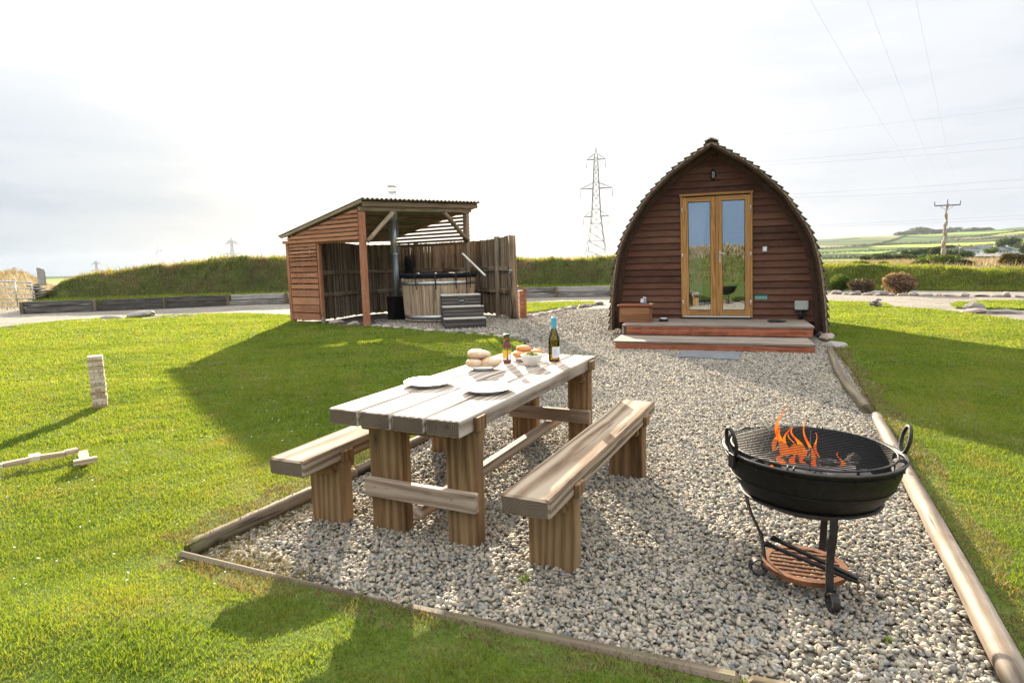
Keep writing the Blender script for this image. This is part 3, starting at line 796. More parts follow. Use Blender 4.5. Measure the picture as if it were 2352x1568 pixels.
def tri_blades(P, h, w, lean, rnd_):
    """one curved two-triangle blade per base point"""
    n = len(P)
    a = rng.uniform(0, 2 * PI, n)
    d = np.stack([np.cos(a), np.sin(a), np.zeros(n)], 1)
    l = rng.uniform(0, 2 * PI, n)
    le = np.stack([np.cos(l), np.sin(l), np.zeros(n)], 1) * (lean * h * rng.uniform(0.2, 1.0, n))[:, None]
    up = np.zeros((n, 3)); up[:, 2] = h
    b0 = P - d * (w / 2)[:, None]; b1 = P + d * (w / 2)[:, None]
    mid = P + up * 0.55 + le * 0.35; m0 = mid - d * (w * 0.4)[:, None]; m1 = mid + d * (w * 0.4)[:, None]
    tip = P + up + le
    V = np.stack([b0, b1, m1, m0, tip], 1).reshape(-1, 3)
    k = np.arange(n)[:, None] * 5
    F = np.concatenate([k + np.array([[0, 1, 2]]), k + np.array([[0, 2, 3]]), k + np.array([[3, 2, 4]])], 0)
    return V, F, np.repeat(rnd_, 5)

def tufts_on(V, F, count, hmin, hmax, w, mat, name, zmin=None, lean=0.7, front_only=None):
    """grass on a surface mesh of quads"""
    q = V[F]; c = q.mean(1)
    ar = np.linalg.norm(np.cross(q[:, 1] - q[:, 0], q[:, 3] - q[:, 0]), axis=1)
    if zmin is not None: ar = ar * (c[:, 2] > zmin)
    if front_only is not None: ar = ar * front_only(np.arange(len(F)))
    f = rng.choice(len(F), count, p=ar / ar.sum())
    u, v_ = rng.random(count)[:, None], rng.random(count)[:, None]
    P = (q[f, 0] * (1 - u) + q[f, 1] * u) * (1 - v_) + (q[f, 3] * (1 - u) + q[f, 2] * u) * v_
    h = rng.uniform(hmin, hmax, count) * (0.6 + 0.8 * rng.random(count) ** 2)
    Vb, Fb, rr = tri_blades(P - np.array([0, 0, 0.02]), h, np.full(count, w) * rng.uniform(0.6, 1.4, count), lean, rng.random(count))
    o = fast_mesh(name, Vb, Fb, mat, rr)
    return setp(o, kind='stuff')

bl = [(-20.2, 25.7), (-19.6, 26.3), (-17.6, 27.3), (-14.5, 28.4), (-10.6, 29.6), (-6.0, 30.4), (-1.0, 30.6), (4.4, 30.0), (9.0, 29.2), (13.0, 28.9)]
bt = [1.25, 1.50, 1.78, 2.02, 2.12, 2.10, 1.95, 1.72, 1.62, 1.40]
Vb_, Fb_, _, _ = bank('earth_bank', bl, bt, 4.2, 3)
tufts_on(Vb_, Fb_, 90000, 0.08, 0.20, 0.022, M_TUFT, 'bank_grass')
tufts_on(Vb_, Fb_, 9000, 0.16, 0.34, 0.03, M_TUFT, 'bank_tall_grass', zmin=1.5)
br = [(12.4, 28.9), (15.4, 29.2), (18.0, 27.6), (20.4, 25.2), (23.5, 22.6), (27.5, 20.0), (33.0, 17.5)]
brt = [1.15, 1.05, 0.98, 0.92, 0.88, 0.86, 0.86]
Vr_, Fr_, _, _ = bank('earth_bank', br, brt, 4.4, 5)
tufts_on(Vr_, Fr_, 90000, 0.08, 0.19, 0.024, leafmat('green_bank_grass', [(0.15, (0.055, 0.085, 0.018)), (0.45, (0.13, 0.18, 0.03)), (0.85, (0.27, 0.29, 0.07))], trans=0.55, pos_scale=0.8, dry=(0.20, 0.13, 0.09), dry_scale=0.7, dry_pos=(0.54, 0.68)), 'bank_grass')
# bank and rough field behind the viewer (seen only as a reflection in the door glass)
bb = [(22, -12), (12, -13.5), (2, -14), (-8, -14), (-20, -13)]
Vq, Fq, _, _ = bank('earth_bank', bb, [2.2] * 5, 5.0, 9)
tufts_on(Vq, Fq, 16000, 0.15, 0.35, 0.05, M_TUFT, 'bank_grass')
tufts_on(Vq, Fq, 16000, 0.2, 0.45, 0.05, M_DRYG, 'bank_grass', zmin=1.75)

# meadow beyond the gate, rising
Vm = []; Fm = []
nx, ny = 40, 30
for j in range(ny + 1):
    for i in range(nx + 1):
        y = 27.5 + j * 1.6; x = -62 + i * 1.45
        z = -0.02 + 2.05 * smooth01((y - 28) / 34) * (1.0 + 0.10 * math.sin(x * 0.14)) * smooth01((-x / y - .765) / .05) + 0.06 * math.sin(x * 1.3 + y)
        Vm.append((x, y, z))
for j in range(ny):
    for i in range(nx):
        k = j * (nx + 1) + i; Fm.append((k, k + 1, k + nx + 2, k + nx + 1))
Vm = np.array(Vm); Fm = np.array(Fm)
setp(fast_mesh('meadow', Vm, Fm, M_FIELD, smooth=True), kind='structure')
tufts_on(Vm, Fm, 60000, 0.25, 0.6, 0.03, M_DRYG, 'meadow_grass')
# dry meadow beyond the right-hand bank
Vm = []; Fm = []
for j in range(31):
    for i in range(41):
        y = 29 + j * 3.6 + 0.0; x = 8 + i * 3.2 + j * 1.2
        Vm.append((x, y, 0.05 + 0.55 * smooth01((y - 30) / 40) + 0.12 * math.sin(x * 0.5 + y * 0.3)))
for j in range(30):
    for i in range(40):
        k = j * 41 + i; Fm.append((k, k + 1, k + 42, k + 41))
Vm = np.array(Vm); Fm = np.array(Fm)
setp(fast_mesh('meadow', Vm, Fm, M_FIELD, smooth=True), kind='structure')
tufts_on(Vm, Fm, 90000, 0.35, 0.75, 0.05, M_DRYG, 'meadow_grass')

# ---- hills
def hill_z(a, r):
    """a azimuth (rad, right positive), r metres"""
    ad = math.degrees(a)
    px = np.interp(r, [60, 100, 200, 350, 800, 1500, 2500, 2900, 3600], [-33, -20, -10.5, -3.0, 11, 27, 43, 45, 20])
    f = np.interp(ad, [-60, -20, 0, 6, 12, 24, 30, 36, 60], [-0.12, -0.12, 0.30, 0.42, 0.50, 0.82, 0.92, 1.05, 1.0])
    wv = 0.05 * math.sin(ad * 0.45 + 1.2) + 0.012 * math.sin(ad * 1.9 + 1)
    if px > 0: px = px * (f + wv * f)
    return 1.49 + px / FPX * r
Vh = []; Fh = []
az = np.radians(np.linspace(-60, 62, 180)); rr_ = np.array(list(np.geomspace(75, 3600, 60)))
for r in rr_:
    for a in az: Vh.append((r * math.sin(a), r * math.cos(a), hill_z(a, r) - 0.02 if r > 90 else -0.5))
nA = len(az)
for j in range(len(rr_) - 1):
    for i in range(nA - 1):
        k = j * nA + i; Fh.append((k, k + 1, k + nA + 1, k + nA))
setp(fast_mesh('hills', np.array(Vh), np.array(Fh), M_HILL, smooth=True), kind='structure')

# ------------------------------------------------------------------ lawn grass (geometry)
def scatter(poly, zf, bands, name, mat, excl=()):
    Vs, Fs, Rs = [], [], []; base = 0
    xs = [p[0] for p in poly]; ys = [p[1] for p in poly]
    for (y0, y1, dens, h0, h1, w) in bands:
        ya, yb = max(y0, min(ys)), min(y1, max(ys))
        if yb <= ya: continue
        xa, xb = max(min(xs), -0.90 * yb - 0.6), min(max(xs), 0.90 * yb + 0.6)
        if xb <= xa: continue
        n = int((xb - xa) * (yb - ya) * dens)
        px = rng.uniform(xa, xb, n); py = rng.uniform(ya, yb, n)
        k = inpoly(px, py, poly) & (np.abs(px) < 0.90 * py + 0.6)
        for e in excl: k &= ~(inpoly(px, py, e) & (rng.random(n) < .8))
        px, py = px[k], py[k]; n = len(px)
        if n == 0: continue
        pz = np.array([zf(a, b) for a, b in zip(px, py)]) if n < 1500000 else np.full(n, .03)
        # clumps: some places taller
        cl = 0.5 + 0.5 * np.sin(px * 7.1 + np.sin(py * 5.3) * 2) * np.sin(py * 6.7 + np.sin(px * 4.1) * 2)
        h = rng.uniform(h0, h1, n) * (0.65 + 0.6 * cl)
        V, F, rr = tri_blades(np.stack([px, py, pz - 0.004], 1), h, w * rng.uniform(0.6, 1.4, n), 0.9, rng.random(n))
        Vs.append(V); Fs.append(F + base); Rs.append(rr); base += len(V)
    V = np.concatenate(Vs); F = np.concatenate(Fs); Rr = np.concatenate(Rs)
    return setp(fast_mesh(name, V, F, mat, Rr), kind='stuff')
BANDS = [(1.0, 3.2, 21000, 0.012, 0.028, 0.0032), (3.2, 5.0, 13000, 0.014, 0.031, 0.0042), (5.0, 8.0, 5200, 0.02, 0.04, 0.007), (8.0, 13.0, 2100, 0.02, 0.042, 0.012), (13.0, 26.0, 750, 0.022, 0.045, 0.022)]
def strip_poly(pts, w):
    L = [Vector(q) for q in pts]; out = []; back = []
    for i, q in enumerate(L):
        d = (L[min(i + 1, len(L) - 1)] - L[max(i - 1, 0)]).normalized(); n_ = Vector((d.y, -d.x)); k = w * (0.7 + .5 * math.sin(i * 2.3 + 1) ** 2)
        out.append((q.x, q.y)); back.append((q.x + n_.x * k, q.y + n_.y * k))
    return out + back[::-1]
def dense(pts, n=7): 
    L = [Vector(q) for q in pts]; return [L[i].lerp(L[i + 1], k / n)[:] for i in range(len(L) - 1) for k in range(n)] + [L[-1][:]]
st_right = strip_poly(dense(rlog), -.0 + .24)[:] if False else strip_poly(dense(rlog), .24)
st_front = strip_poly(dense(edge_front), .16)
st_left = strip_poly(dense(edge_left)[::-1], -.22) if False else strip_poly(dense(edge_left), -.24)
M_DEAD = leafmat('dead_grass', [(0.15, (0.075, 0.055, 0.025)), (0.5, (0.19, 0.145, 0.07)), (0.8, (0.28, 0.22, 0.12)), (0.97, (0.13, 0.16, 0.035))], trans=0.3)
NEARB = [(1.0, 3.5, 9000, .012, .034, .004), (3.5, 6.5, 4500, .014, .036, .006), (6.5, 13, 1600, .02, .04, .012)]
scatter(lawn_left, hl, BANDS, 'grass', M_GRASS, (st_front, st_left))
scatter(lawn_right, hr, BANDS, 'grass', M_GRASS, (st_right,))
scatter(st_right, hr, NEARB, 'dead_grass', M_DEAD); scatter(st_front, hl, NEARB, 'dead_grass', M_DEAD); scatter(st_left, hl, NEARB, 'dead_grass', M_DEAD)
scatter(lawn_back, lambda x, y: .035, BANDS, 'grass', M_GRASS)
scatter(lawn_isle, lambda x, y: .05, BANDS, 'grass', M_GRASS)
scatter(strip, lambda x, y: .44, [(20, 36, 260, 0.05, 0.16, 0.03)], 'grass', M_GRASS)

# ------------------------------------------------------------------ gravel chippings (geometry)
pad = [(p[0] + .03, p[1]) for p in edge_left] + [(-0.25, 6.4), (0.0, 8.2), (0.15, 10.0), A(1212, 788), A(1130, 768), A(1000, 758), A(870, 748), A(860, 735), (-2.2, 18.6), (0.2, 18.2),
       A(1240, 718), A(1300, 709), A(1376, 701), A(1400, 697), (5.6, 21.5), (7.4, 17.5), (6.6, 13.5)] + [(p[0] - .06, p[1]) for p in rlog[::-1]] + [(1.6, 1.2), (ef_end[0], ef_end[1] + .1), (edge_front[2][0], edge_front[2][1] + .04), (edge_front[1][0], edge_front[1][1] + .04), (edge_front[0][0] + .06, edge_front[0][1])]
ico_bm = bmesh.new(); bmesh.ops.create_icosphere(ico_bm, subdivisions=1, radius=1.0)
ICO_V = np.array([v.co[:] for v in ico_bm.verts]); ICO_F = np.array([[v.index for v in f.verts] for f in ico_bm.faces]); ico_bm.free()
def pebbles(poly, bands, name):
    # 12-sided chips: a jittered, flattened icosahedron
    VAR = []
    for _ in range(14):
        v = ICO_V * rng.uniform(0.50, 1.25, (len(ICO_V), 1)); v = v * np.array([1.30, 0.88, 0.58]) * rng.uniform(0.8, 1.2, 3); VAR.append(v)
    VAR = np.array(VAR)
    Vs, Fs, Rs = [], [], []; base = 0
    xs = [p[0] for p in poly]; ys = [p[1] for p in poly]
    for (y0, y1, dens, s) in bands:
        ya, yb = max(y0, min(ys)), min(y1, max(ys)); xa, xb = max(min(xs), -.9 * yb - .5), min(max(xs), .9 * yb + .5)
        n = int((xb - xa) * (yb - ya) * dens); px = rng.uniform(xa, xb, n); py = rng.uniform(ya, yb, n)
        k = inpoly(px, py, poly) & (np.abs(px) < .9 * py + .4); px, py = px[k], py[k]; n = len(px)
        sz = s * rng.uniform(0.55, 1.25, n)
        q = rng.normal(size=(n, 4)); q[:, 3] += 1.0; q[:, :2] *= 0.35; q /= np.linalg.norm(q, axis=1)[:, None]
        ang = rng.uniform(0, 2 * PI, n)
        x, y, z, w = q.T
        Rm = np.stack([np.stack([1 - 2 * (y * y + z * z), 2 * (x * y - z * w), 2 * (x * z + y * w)], 1),
                       np.stack([2 * (x * y + z * w), 1 - 2 * (x * x + z * z), 2 * (y * z - x * w)], 1),
                       np.stack([2 * (x * z - y * w), 2 * (y * z + x * w), 1 - 2 * (x * x + y * y)], 1)], 1)
        ca, sa = np.cos(ang), np.sin(ang); Z = np.zeros(n); O = np.ones(n)
        Rz = np.stack([np.stack([ca, -sa, Z], 1), np.stack([sa, ca, Z], 1), np.stack([Z, Z, O], 1)], 1)
        M_ = Rz @ Rm
        v = VAR[rng.integers(0, len(VAR), n)] * sz[:, None, None]
        v = np.einsum('nij,nkj->nki', M_, v)
        pz = sz * 0.35 + rng.uniform(0, 0.012, n)
        v += np.stack([px, py, pz], 1)[:, None, :]
        nv = len(ICO_V)
        Vs.append(v.reshape(-1, 3)); Fs.append((np.arange(n)[:, None, None] * nv + ICO_F[None]).reshape(-1, 3) + base); base += n * nv
        Rs.append(np.repeat(rng.random(n), nv))
    return setp(fast_mesh(name, np.concatenate(Vs), np.concatenate(Fs), M_PEBBLE, np.concatenate(Rs)), kind='stuff')
pebbles(pad, [(1.5, 4.0, 4600, 0.0138), (4.0, 7.0, 3600, 0.0140), (7.0, 11.5, 1900, 0.0165), (11.5, 20.0, 520, 0.024)], 'gravel_chippings')

# weeds and dead grass at the gravel edge
def weed(x, y, z, n, h, nm='weed_tuft', lab='', grp=None):
    P = np.array([[x, y, z]] * n) + rng.normal(0, 1, (n, 3)) * np.array([h * .22, h * .22, 0])
    V, F, rr = tri_blades(P, rng.uniform(.5, 1.1, n) * h, np.full(n, h * 0.06), 0.9, rng.random(n))
    o = fast_mesh(nm, V - np.array([x, y, z]), F, M_LEAF, rr); o.location = (x, y, z)
    return setp(o, lab, 'weed', grp)
p = at(1206, 1340); weed(p.x, p.y, 0.01, 40, 0.055, lab='small bright green weed in the gravel in front of the right-hand bench')
p = at(668, 1165); weed(p.x, p.y, 0.01, 60, 0.09, lab='yellow-green grass tuft beside the log edging near the left-hand bench')
p = at(560, 1220); weed(p.x, p.y, 0.01, 40, 0.04, lab='low green weed in the mossy corner of the gravel')
p = at(2040, 1480); weed(p.x, p.y, 0.01, 50, 0.03, lab='faint low weed in the gravel left of the pale log')
P = []
for i in range(2600):
    t = rng.random(); a = Vector(edge_left[0]).lerp(Vector(edge_left[1]), t * 1.1) if i % 2 else Vector(edge_front[0]).lerp(Vector(edge_front[1]), t * 0.5)
    P.append((a.x + abs(rng.normal()) * 0.10 + .02, a.y + (rng.normal() * .02 + (.05 + abs(rng.normal()) * .10 if i % 2 == 0 else 0)), 0.012))
P = np.array(P)
V, F, rr = tri_blades(P, rng.uniform(.012, .035, len(P)), np.full(len(P), .004), 1.6, rng.random(len(P)))
setp(fast_mesh('moss_and_dead_grass', V, F, leafmat('dead_grass', [(0.2, (0.10, 0.08, 0.03)), (0.6, (0.20, 0.16, 0.07)), (0.9, (0.12, 0.15, 0.03))], trans=0.3), rr), kind='stuff')

# ------------------------------------------------------------------ edging timbers
def round_log(a, b, r0, r1, z, mat, label, name='edging_log', grp='logs edging the gravel', sag=0.0, tilt=0):
    a = Vector((a[0], a[1], z)); b = Vector((b[0], b[1], z))
    mb = MB(); n = 18; pts = []; rad = []
    d = (b - a).normalized(); side = Vector((-d.y, d.x, 0))
    for i in range(n):
        t = i / (n - 1); pts.append(a.lerp(b, t) + side * (math.sin(t * PI) * sag) + side * random.uniform(-.003, .003)); rad.append((r0 * (1 - t) + r1 * t) * random.uniform(.97, 1.03))
    rad[0] *= .93; rad[-1] *= .93
    c = (a + b) / 2
    mb.tube([p_ - c for p_ in pts], rad, 20, jit=.012)
    o = mb.build(name, mat); o.location = c
    return setp(o, label, 'log', grp)
round_log(A(2362, 1600, .05), A(2013, 952, .05), .052, .045, .040, W_LOG, 'long pale barkless log edging the gravel beside the fire bowl')
round_log(A(1990, 940, .04), A(1906, 800, .04), .056, .045, .040, W_LOGD, 'darker thin log edging the gravel between fire bowl and cabin', sag=.06)
round_log(A(428, 1262, .05), A(722, 1130, .05), .045, .048, .050, W_LOGD, 'brown round log edging the lawn at the gravel corner near the left-hand bench')
round_log(A(812, 1085, .04), A(985, 1000, .04), .040, .040, .042, W_LOGD, 'brown round log edging the lawn behind the left-hand bench')
round_log(A(722, 1128, .05), A(812, 1087, .04), .046, .042, .044, W_LOGD, 'short brown log joining two logs behind the left-hand bench leg')
def flat_log(a, b, w, h, z, lab):
    mb = MB(); a = Vector((a[0], a[1], z)); b = Vector((b[0], b[1], z)); c = (a + b) / 2
    mb.beam(a - c, b - c, w, h, 0.016)
    o = mb.build('edging_timber', W_LOGD); o.location = c
    return setp(o, lab, 'timber', 'flat timbers edging the front of the gravel')
e0, e1, e2 = [Vector(q) for q in edge_front]
flat_log(e0 + Vector((-.01, 0)), e0.lerp(e1, .99), .040, .07, .080, 'narrow timber edging the front of the gravel left of the dining table')
flat_log(e0.lerp(e1, 1.0), e2 + Vector((.0, -.0)), .060, .07, .084, 'wide cracked mossy timber edging the gravel at the bottom of the photo')
flat_log(e2 + Vector((.02, -.01)), Vector(ef_end), .060, .07, .084, 'timber edging the gravel running out of the bottom of the photo')

# ------------------------------------------------------------------ dining table and benches
TYAW, TX, TY, TL, TW, TH = -0.443, -1.027, 3.238, 2.268, 0.84, 0.736
tab = thing('dining_table', 'heavy plank dining table laid with plates and bottles, standing on the gravel between two benches', 'table', (TX, TY, 0), TYAW)
pw = (TW - 3 * .013) / 4
th = .088
for i in range(4):
    mb = MB()
    # local frame: x across, y along
    x0 = i * (pw + .013)
    mb.box((x0 + pw / 2, TL / 2 + random.uniform(-.004, .004), TH - th / 2), (pw, TL, th), ch=.006, axis=1)
    o = mb.build('tabletop_plank', [W_TOP, W_END], tab)
    # end grain
    for f in o.data.polygons:
        if abs(f.normal.y) > .9 and f.area > .005: f.material_index = 1
LEGH = TH - th
def leg_box(parent, x0, x1, y0, y1, z1, nm='leg', notch=None):
    mb = MB(); mb.box(((x0 + x1) / 2, (y0 + y1) / 2, z1 / 2 - .01), (x1 - x0, y1 - y0, z1 + .02), ch=.006, axis=2)
    if notch:
        a, b, zt = notch
        mb.box(((a + b) / 2, (y0 + y1) / 2, (z1 + zt) / 2 - .001), (b - a, y1 - y0, zt - z1 + .002), ch=.003, axis=2)
    return mb.build(nm, W_LEG, parent)
LT = .095
yb = [(0.135, 0.135 + LT), (TL - .135 - LT, TL - .135)]
for k, (y0, y1) in enumerate(yb):
    leg_box(tab, .155, .375, y0, y1, LEGH - .001)
    leg_box(tab, .665, .845, y0, y1, LEGH - .001, notch=(TW + .003, TW + .028, TH - .012))
    mb = MB(); mb.box((TW / 2 + .002, (y1 if k == 0 else y0) + (.036 if k == 0 else -.036), LEGH - .046), (TW - .04, .07, .090), ch=.008, axis=0)
    mb.build('top_bearer', W_LEG, tab)
    yy = (y0 - .024) if k == 0 else (y0 - .024)
    mb = MB(); mb.box((.505, yy, .272), (.715, .046, .105), ch=.006, axis=0)
    for sx in (.22, .30, .72, .80): mb.tube([(sx, yy - .0225, .272 + .01), (sx, yy - .0255, .272 + .01)], .006, 8, rnd=.5)
    mb.build('cross_stretcher', W_GREYB, tab)
mb = MB(); mb.box((.505, TL / 2 + .03, .205 - .03), (.062, TL - .10, .072), ch=.006, axis=1)
mb.build('long_stretcher', W_GREYB, tab)

BW, BL_, BH, BT = .243, 2.033, .484, .092
def make_bench(label, loc, rz):
    b = thing('bench', label, 'bench', loc, rz, 'benches along the dining table')
    mb = MB(); mb.box((BW / 2, BL_ / 2, BH - BT / 2), (BW, BL_, BT), ch=.010, axis=1)
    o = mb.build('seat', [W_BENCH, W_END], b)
    for f in o.data.polygons:
        if abs(f.normal.y) > .9 and f.area > .005: f.material_index = 1
    for (y0, y1) in ((.30, .39), (BL_ - .36, BL_ - .27)):
        leg_box(b, .0, .245, y0, y1, BH - BT - .001, notch=(BW + .002, BW + .024, BH - .03))
        mb = MB(); mb.box((BW / 2 - .01, y1 + .03, BH - BT - .035), (BW - .02, .055, .066), ch=.008, axis=0); mb.build('seat_bearer', W_LEG, b)
        mb = MB(); mb.box((BW / 2 - .01, y0 - .03, BH - BT - .035), (BW - .03, .055, .066), ch=.008, axis=0); mb.build('seat_bearer', W_LEG, b)
    return b
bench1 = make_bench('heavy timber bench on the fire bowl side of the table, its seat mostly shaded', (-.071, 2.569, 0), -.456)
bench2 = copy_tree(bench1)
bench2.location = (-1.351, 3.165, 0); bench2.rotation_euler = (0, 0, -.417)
bench2['label'] = 'heavy timber bench on the lawn side of the dining table, half hidden by the table'

# ---- crockery and food
def tp(x, y): return at(x, y, TH)
def dish(x, y, r, label, grp='white plates on the dining table'):
    p = tp(x, y); mb = MB()
    mb.lathe([(0.0, .004), (r * .55, .004), (r * .60, .0), (r * .62, .0), (r * .64, .006), (r * .99, .026), (r, .029), (r * .985, .030), (r * .66, .013), (r * .60, .010), (0.0, .009)], 48)
    o = mb.build('plate', M_WHITEC); o.location = p
    return setp(o, label, 'plate', grp)
dish(985, 884, .162, 'empty white plate nearer the lawn side of the dining table')
dish(1119, 898, .162, 'empty white plate on the dining table nearer the right-hand bench')
pl3 = dish(1110, 848, .118, 'small white plate holding the heap of pale floury rolls')
pl4 = dish(1204, 827, .108, 'small white plate holding the golden rolls behind the salad bowl')
def bun(p, sx, sy, sz, mat, label, grp, rz=0, slash=True, tilt=0.0):
    mb = MB(); prof = []
    for i in range(13):
        t = i / 12 * PI; z = -math.cos(t); r = math.sin(t) ** .75
        prof.append((max(r, .0), z * (1.0 if z > 0 else .75)))
    M_ = Matrix.Rotation(rz, 3, 'Z') @ Matrix.Rotation(tilt, 3, 'Y') @ Matrix.Diagonal((sx, sy, sz))
    mb.lathe(prof, 24, M=M_)
    for i, v in enumerate(mb.v):
        q = Vector(v); k = 1 + .03 * math.sin(q.x * 90 + q.y * 60) + .02 * math.sin(q.y * 140)
        mb.v[i] = (q.x * k, q.y * k, q.z * k)
    o = mb.build('bread_roll', mat); o.location = p
    return setp(o, label, 'bread roll', grp)
g1 = 'pale floury rolls heaped on a plate'
pc = pl3.location
for i, (dx, dy, dz, sx, sy, sz, rz, lab) in enumerate([
        (-.052, -.022, .052, .058, .046, .036, .2, 'pale floury roll at the lower left of the heap'),
        (.048, -.034, .053, .060, .046, .040, .1, 'smooth golden-topped roll at the lower right front of the heap'),
        (.070, .040, .050, .052, .046, .032, .5, 'roll at the right rear of the heap mostly hidden by the others'),
        (-.010, .045, .052, .055, .045, .034, .0, 'roll in the middle of the heap under the topmost ones'),
        (-.024, .006, .112, .072, .050, .036, -.12, 'large long floury roll lying on top of the heap'),
        (-.045, .050, .114, .058, .045, .034, .2, 'pinkish roll at the top rear of the heap')]):
    bun(pc + Vector((dx * 1.16, dy * 1.16, dz * .98)), sx * 1.2, sy * 1.2, sz * .98, M_BUN, lab, g1, rz)
g2 = 'golden rolls on the plate behind the salad bowl'
pc = pl4.location
for i, (dx, dy, dz, sx, sy, sz, rz, lab) in enumerate([
        (-.048, .0, .042, .034, .052, .028, .3, 'golden roll partly hidden behind the sauce bottle'),
        (.018, -.030, .040, .060, .030, .026, .15, 'long golden roll at the front of its plate'),
        (.0, .030, .078, .056, .032, .028, -.1, 'golden roll on top at the back of its plate'),
        (.092, .030, .048, .052, .030, .026, .25, 'golden roll at the right of its plate above the salad bowl'),
        (.030, .040, .036, .055, .032, .026, .0, 'golden roll at the bottom rear of its plate')]):
    bun(pc + Vector((dx, dy, dz)) * 1.1, sx * 1.15, sy * 1.15, sz * 1.12, M_BRIO, lab, g2, rz)

# salad bowl
p = tp(1221, 840)
mb = MB(); r = .082
mb.lathe([(0, .006), (.034, .006), (.036, 0), (.041, 0), (.043, .008), (.060, .022), (.074, .048), (.081, .078), (.083, .089), (.0815, .090), (.0785, .088), (.071, .050), (.05, .025), (0, .02)], 48)
o = mb.build('salad_bowl', M_CREAM); o.location = p; setp(o, 'deep off-white bowl of salad beside the wine bottle', 'bowl')
P = []
mbs = MB()
for i in range(150):
    a = random.uniform(0, 2 * PI); rr2 = .068 * math.sqrt(random.random()); z = .066 + .026 * (1 - (rr2 / .07) ** 2) + random.uniform(-.004, .008)
    c = Vector((rr2 * math.cos(a), rr2 * math.sin(a), z)); s1 = random.uniform(.006, .016)
    d1 = Vector((random.gauss(0, 1), random.gauss(0, 1), random.gauss(0, .7))).normalized(); d2 = d1.orthogonal().normalized()
    bump_ = d1.cross(d2) * s1 * .35
    mbs.add([c - d1 * s1, c + d2 * s1 * .5 + bump_, c + d1 * s1, c - d2 * s1 * .5 + bump_, c - bump_ * .4], [(0, 1, 4), (1, 2, 4), (2, 3, 4), (3, 0, 4)], mat=0 if random.random() < .66 else 1)
o = mbs.build('salad', [M_SALAD, M_SALADR]); o.location = p; setp(o, 'shredded pale green salad heaped in the off-white bowl', 'salad')

# wine bottle
p = tp(1273, 829)
wb = thing('wine_bottle', 'green glass wine bottle with blue screw cap and white back label on the dining table', 'bottle', p, 0); wb.scale = (1.18, 1.18, 1.07)
mb = MB()
mb.lathe([(0.0, .012), (.022, .010), (.033, .0), (.0365, .004), (.0375, .012), (.0375, .155), (.036, .175), (.031, .195), (.022, .222), (.0165, .245), (.0150, .262), (.0148, .300)], 40)
mb.build('glass_body', M_BOTTLE, wb)
mb = MB(); mb.lathe([(0, .014), (.033, .012), (.0352, .02), (.0352, .150), (.0, .150)], 32)
mb.build('wine', M_WINE, wb)
mb = MB(); mb.lathe([(.0166, .248), (.0166, .300), (.0160, .302), (.0167, .304), (.0167, .324), (.0155, .327), (0, .328)], 32); mb.build('screw_cap', M_BLUECAP, wb)
def wrap(r, a0, a1, z0, z1, n=14, t=.0006):
    mb_ = MB(); vs = []
    for i in range(n + 1):
        a = a0 + (a1 - a0) * i / n
        for (rr3, z) in ((r, z0), (r, z1), (r + t, z1), (r + t, z0)): vs.append(Vector((rr3 * math.cos(a), rr3 * math.sin(a), z)))
    fs = []
    for i in range(n):
        for k in range(4): fs.append((i * 4 + k, i * 4 + (k + 1) % 4, (i + 1) * 4 + (k + 1) % 4, (i + 1) * 4 + k))
    fs += [(3, 2, 1, 0), (n * 4, n * 4 + 1, n * 4 + 2, n * 4 + 3)]
    return mb_.add(vs, fs)
lb = wrap(.0378, R(-112), R(-12), .030, .112).build('back_label', M_LABEL, wb)
ml = MB()
for j in range(7):
    z = .098 - j * .008
    for (q0, q1) in ((R(-100), R(-60 - (j % 3) * 6)),):
        w_ = wrap(.0386, q0, q1, z, z + .0018, 6, .0003); b0 = len(ml.v)
        ml.v += w_.v; ml.g += w_.g; ml.r += w_.r; ml.f += [tuple(i + b0 for i in f) for f in w_.f]; ml.m += w_.m; ml.sm += w_.sm
w_ = wrap(.0386, R(-44), R(-34), .050, .062, 4, .0003); b0 = len(ml.v)
ml.v += w_.v; ml.g += w_.g; ml.r += w_.r; ml.f += [tuple(i + b0 for i in f) for f in w_.f]; ml.m += w_.m; ml.sm += w_.sm
ml.build('label_print', M_LINE, lb)

# sauce bottle
p = tp(1165, 834)
sb_ = thing('sauce_bottle', 'squat brown-red sauce bottle with yellow and green label and dark green neck wrap', 'bottle', p, 0); sb_.scale = (1.2, 1.2, .92)
mb = MB(); mb.lathe([(0, .0), (.024, .0), (.026, .006), (.027, .02), (.0285, .040), (.0285, .125), (.0275, .135), (.0285, .142), (.027, .160), (.021, .180), (.0185, .190)], 36); mb.build('sauce_body', M_SAUCE, sb_)
lbl = wrap(.0291, R(-200), R(-88), .050, .118).build('yellow_label', M_YLABEL, sb_)
wrap(.0291, R(-200), R(-88), .1185, .133).build('green_band', M_GLABEL, lbl)
wrap(.0291, R(-185), R(-95), .036, .0495).build('white_band', M_LABEL, lbl)
lb2 = wrap(.0291, R(-80), R(10), .085, .118).build('yellow_label', M_YLABEL, sb_)
wrap(.0291, R(-80), R(10), .1185, .133).build('green_band', M_GLABEL, lb2)
lb3 = wrap(.0291, R(-76), R(-10), .034, .0845).build('white_panel', M_LABEL, lb2)
mb = MB(); mb.lathe([(.0190, .188), (.0195, .236), (.0225, .238), (.0225, .250), (.021, .2525), (0, .2535)], 32); cp_ = mb.build('neck_wrap', M_DLABEL, sb_)
wrap(.0197, R(-130), R(-60), .212, .221, 8, .0006).build('red_spot', M_REDL, cp_)
wrap(.0197, R(-160), R(-120), .196, .205, 6, .0006).build('yellow_spot', M_YLABEL, cp_)
wrap(.0197, R(-95), R(-40), .200, .203, 6, .0006).build('green_stripe', M_GLABEL, cp_)
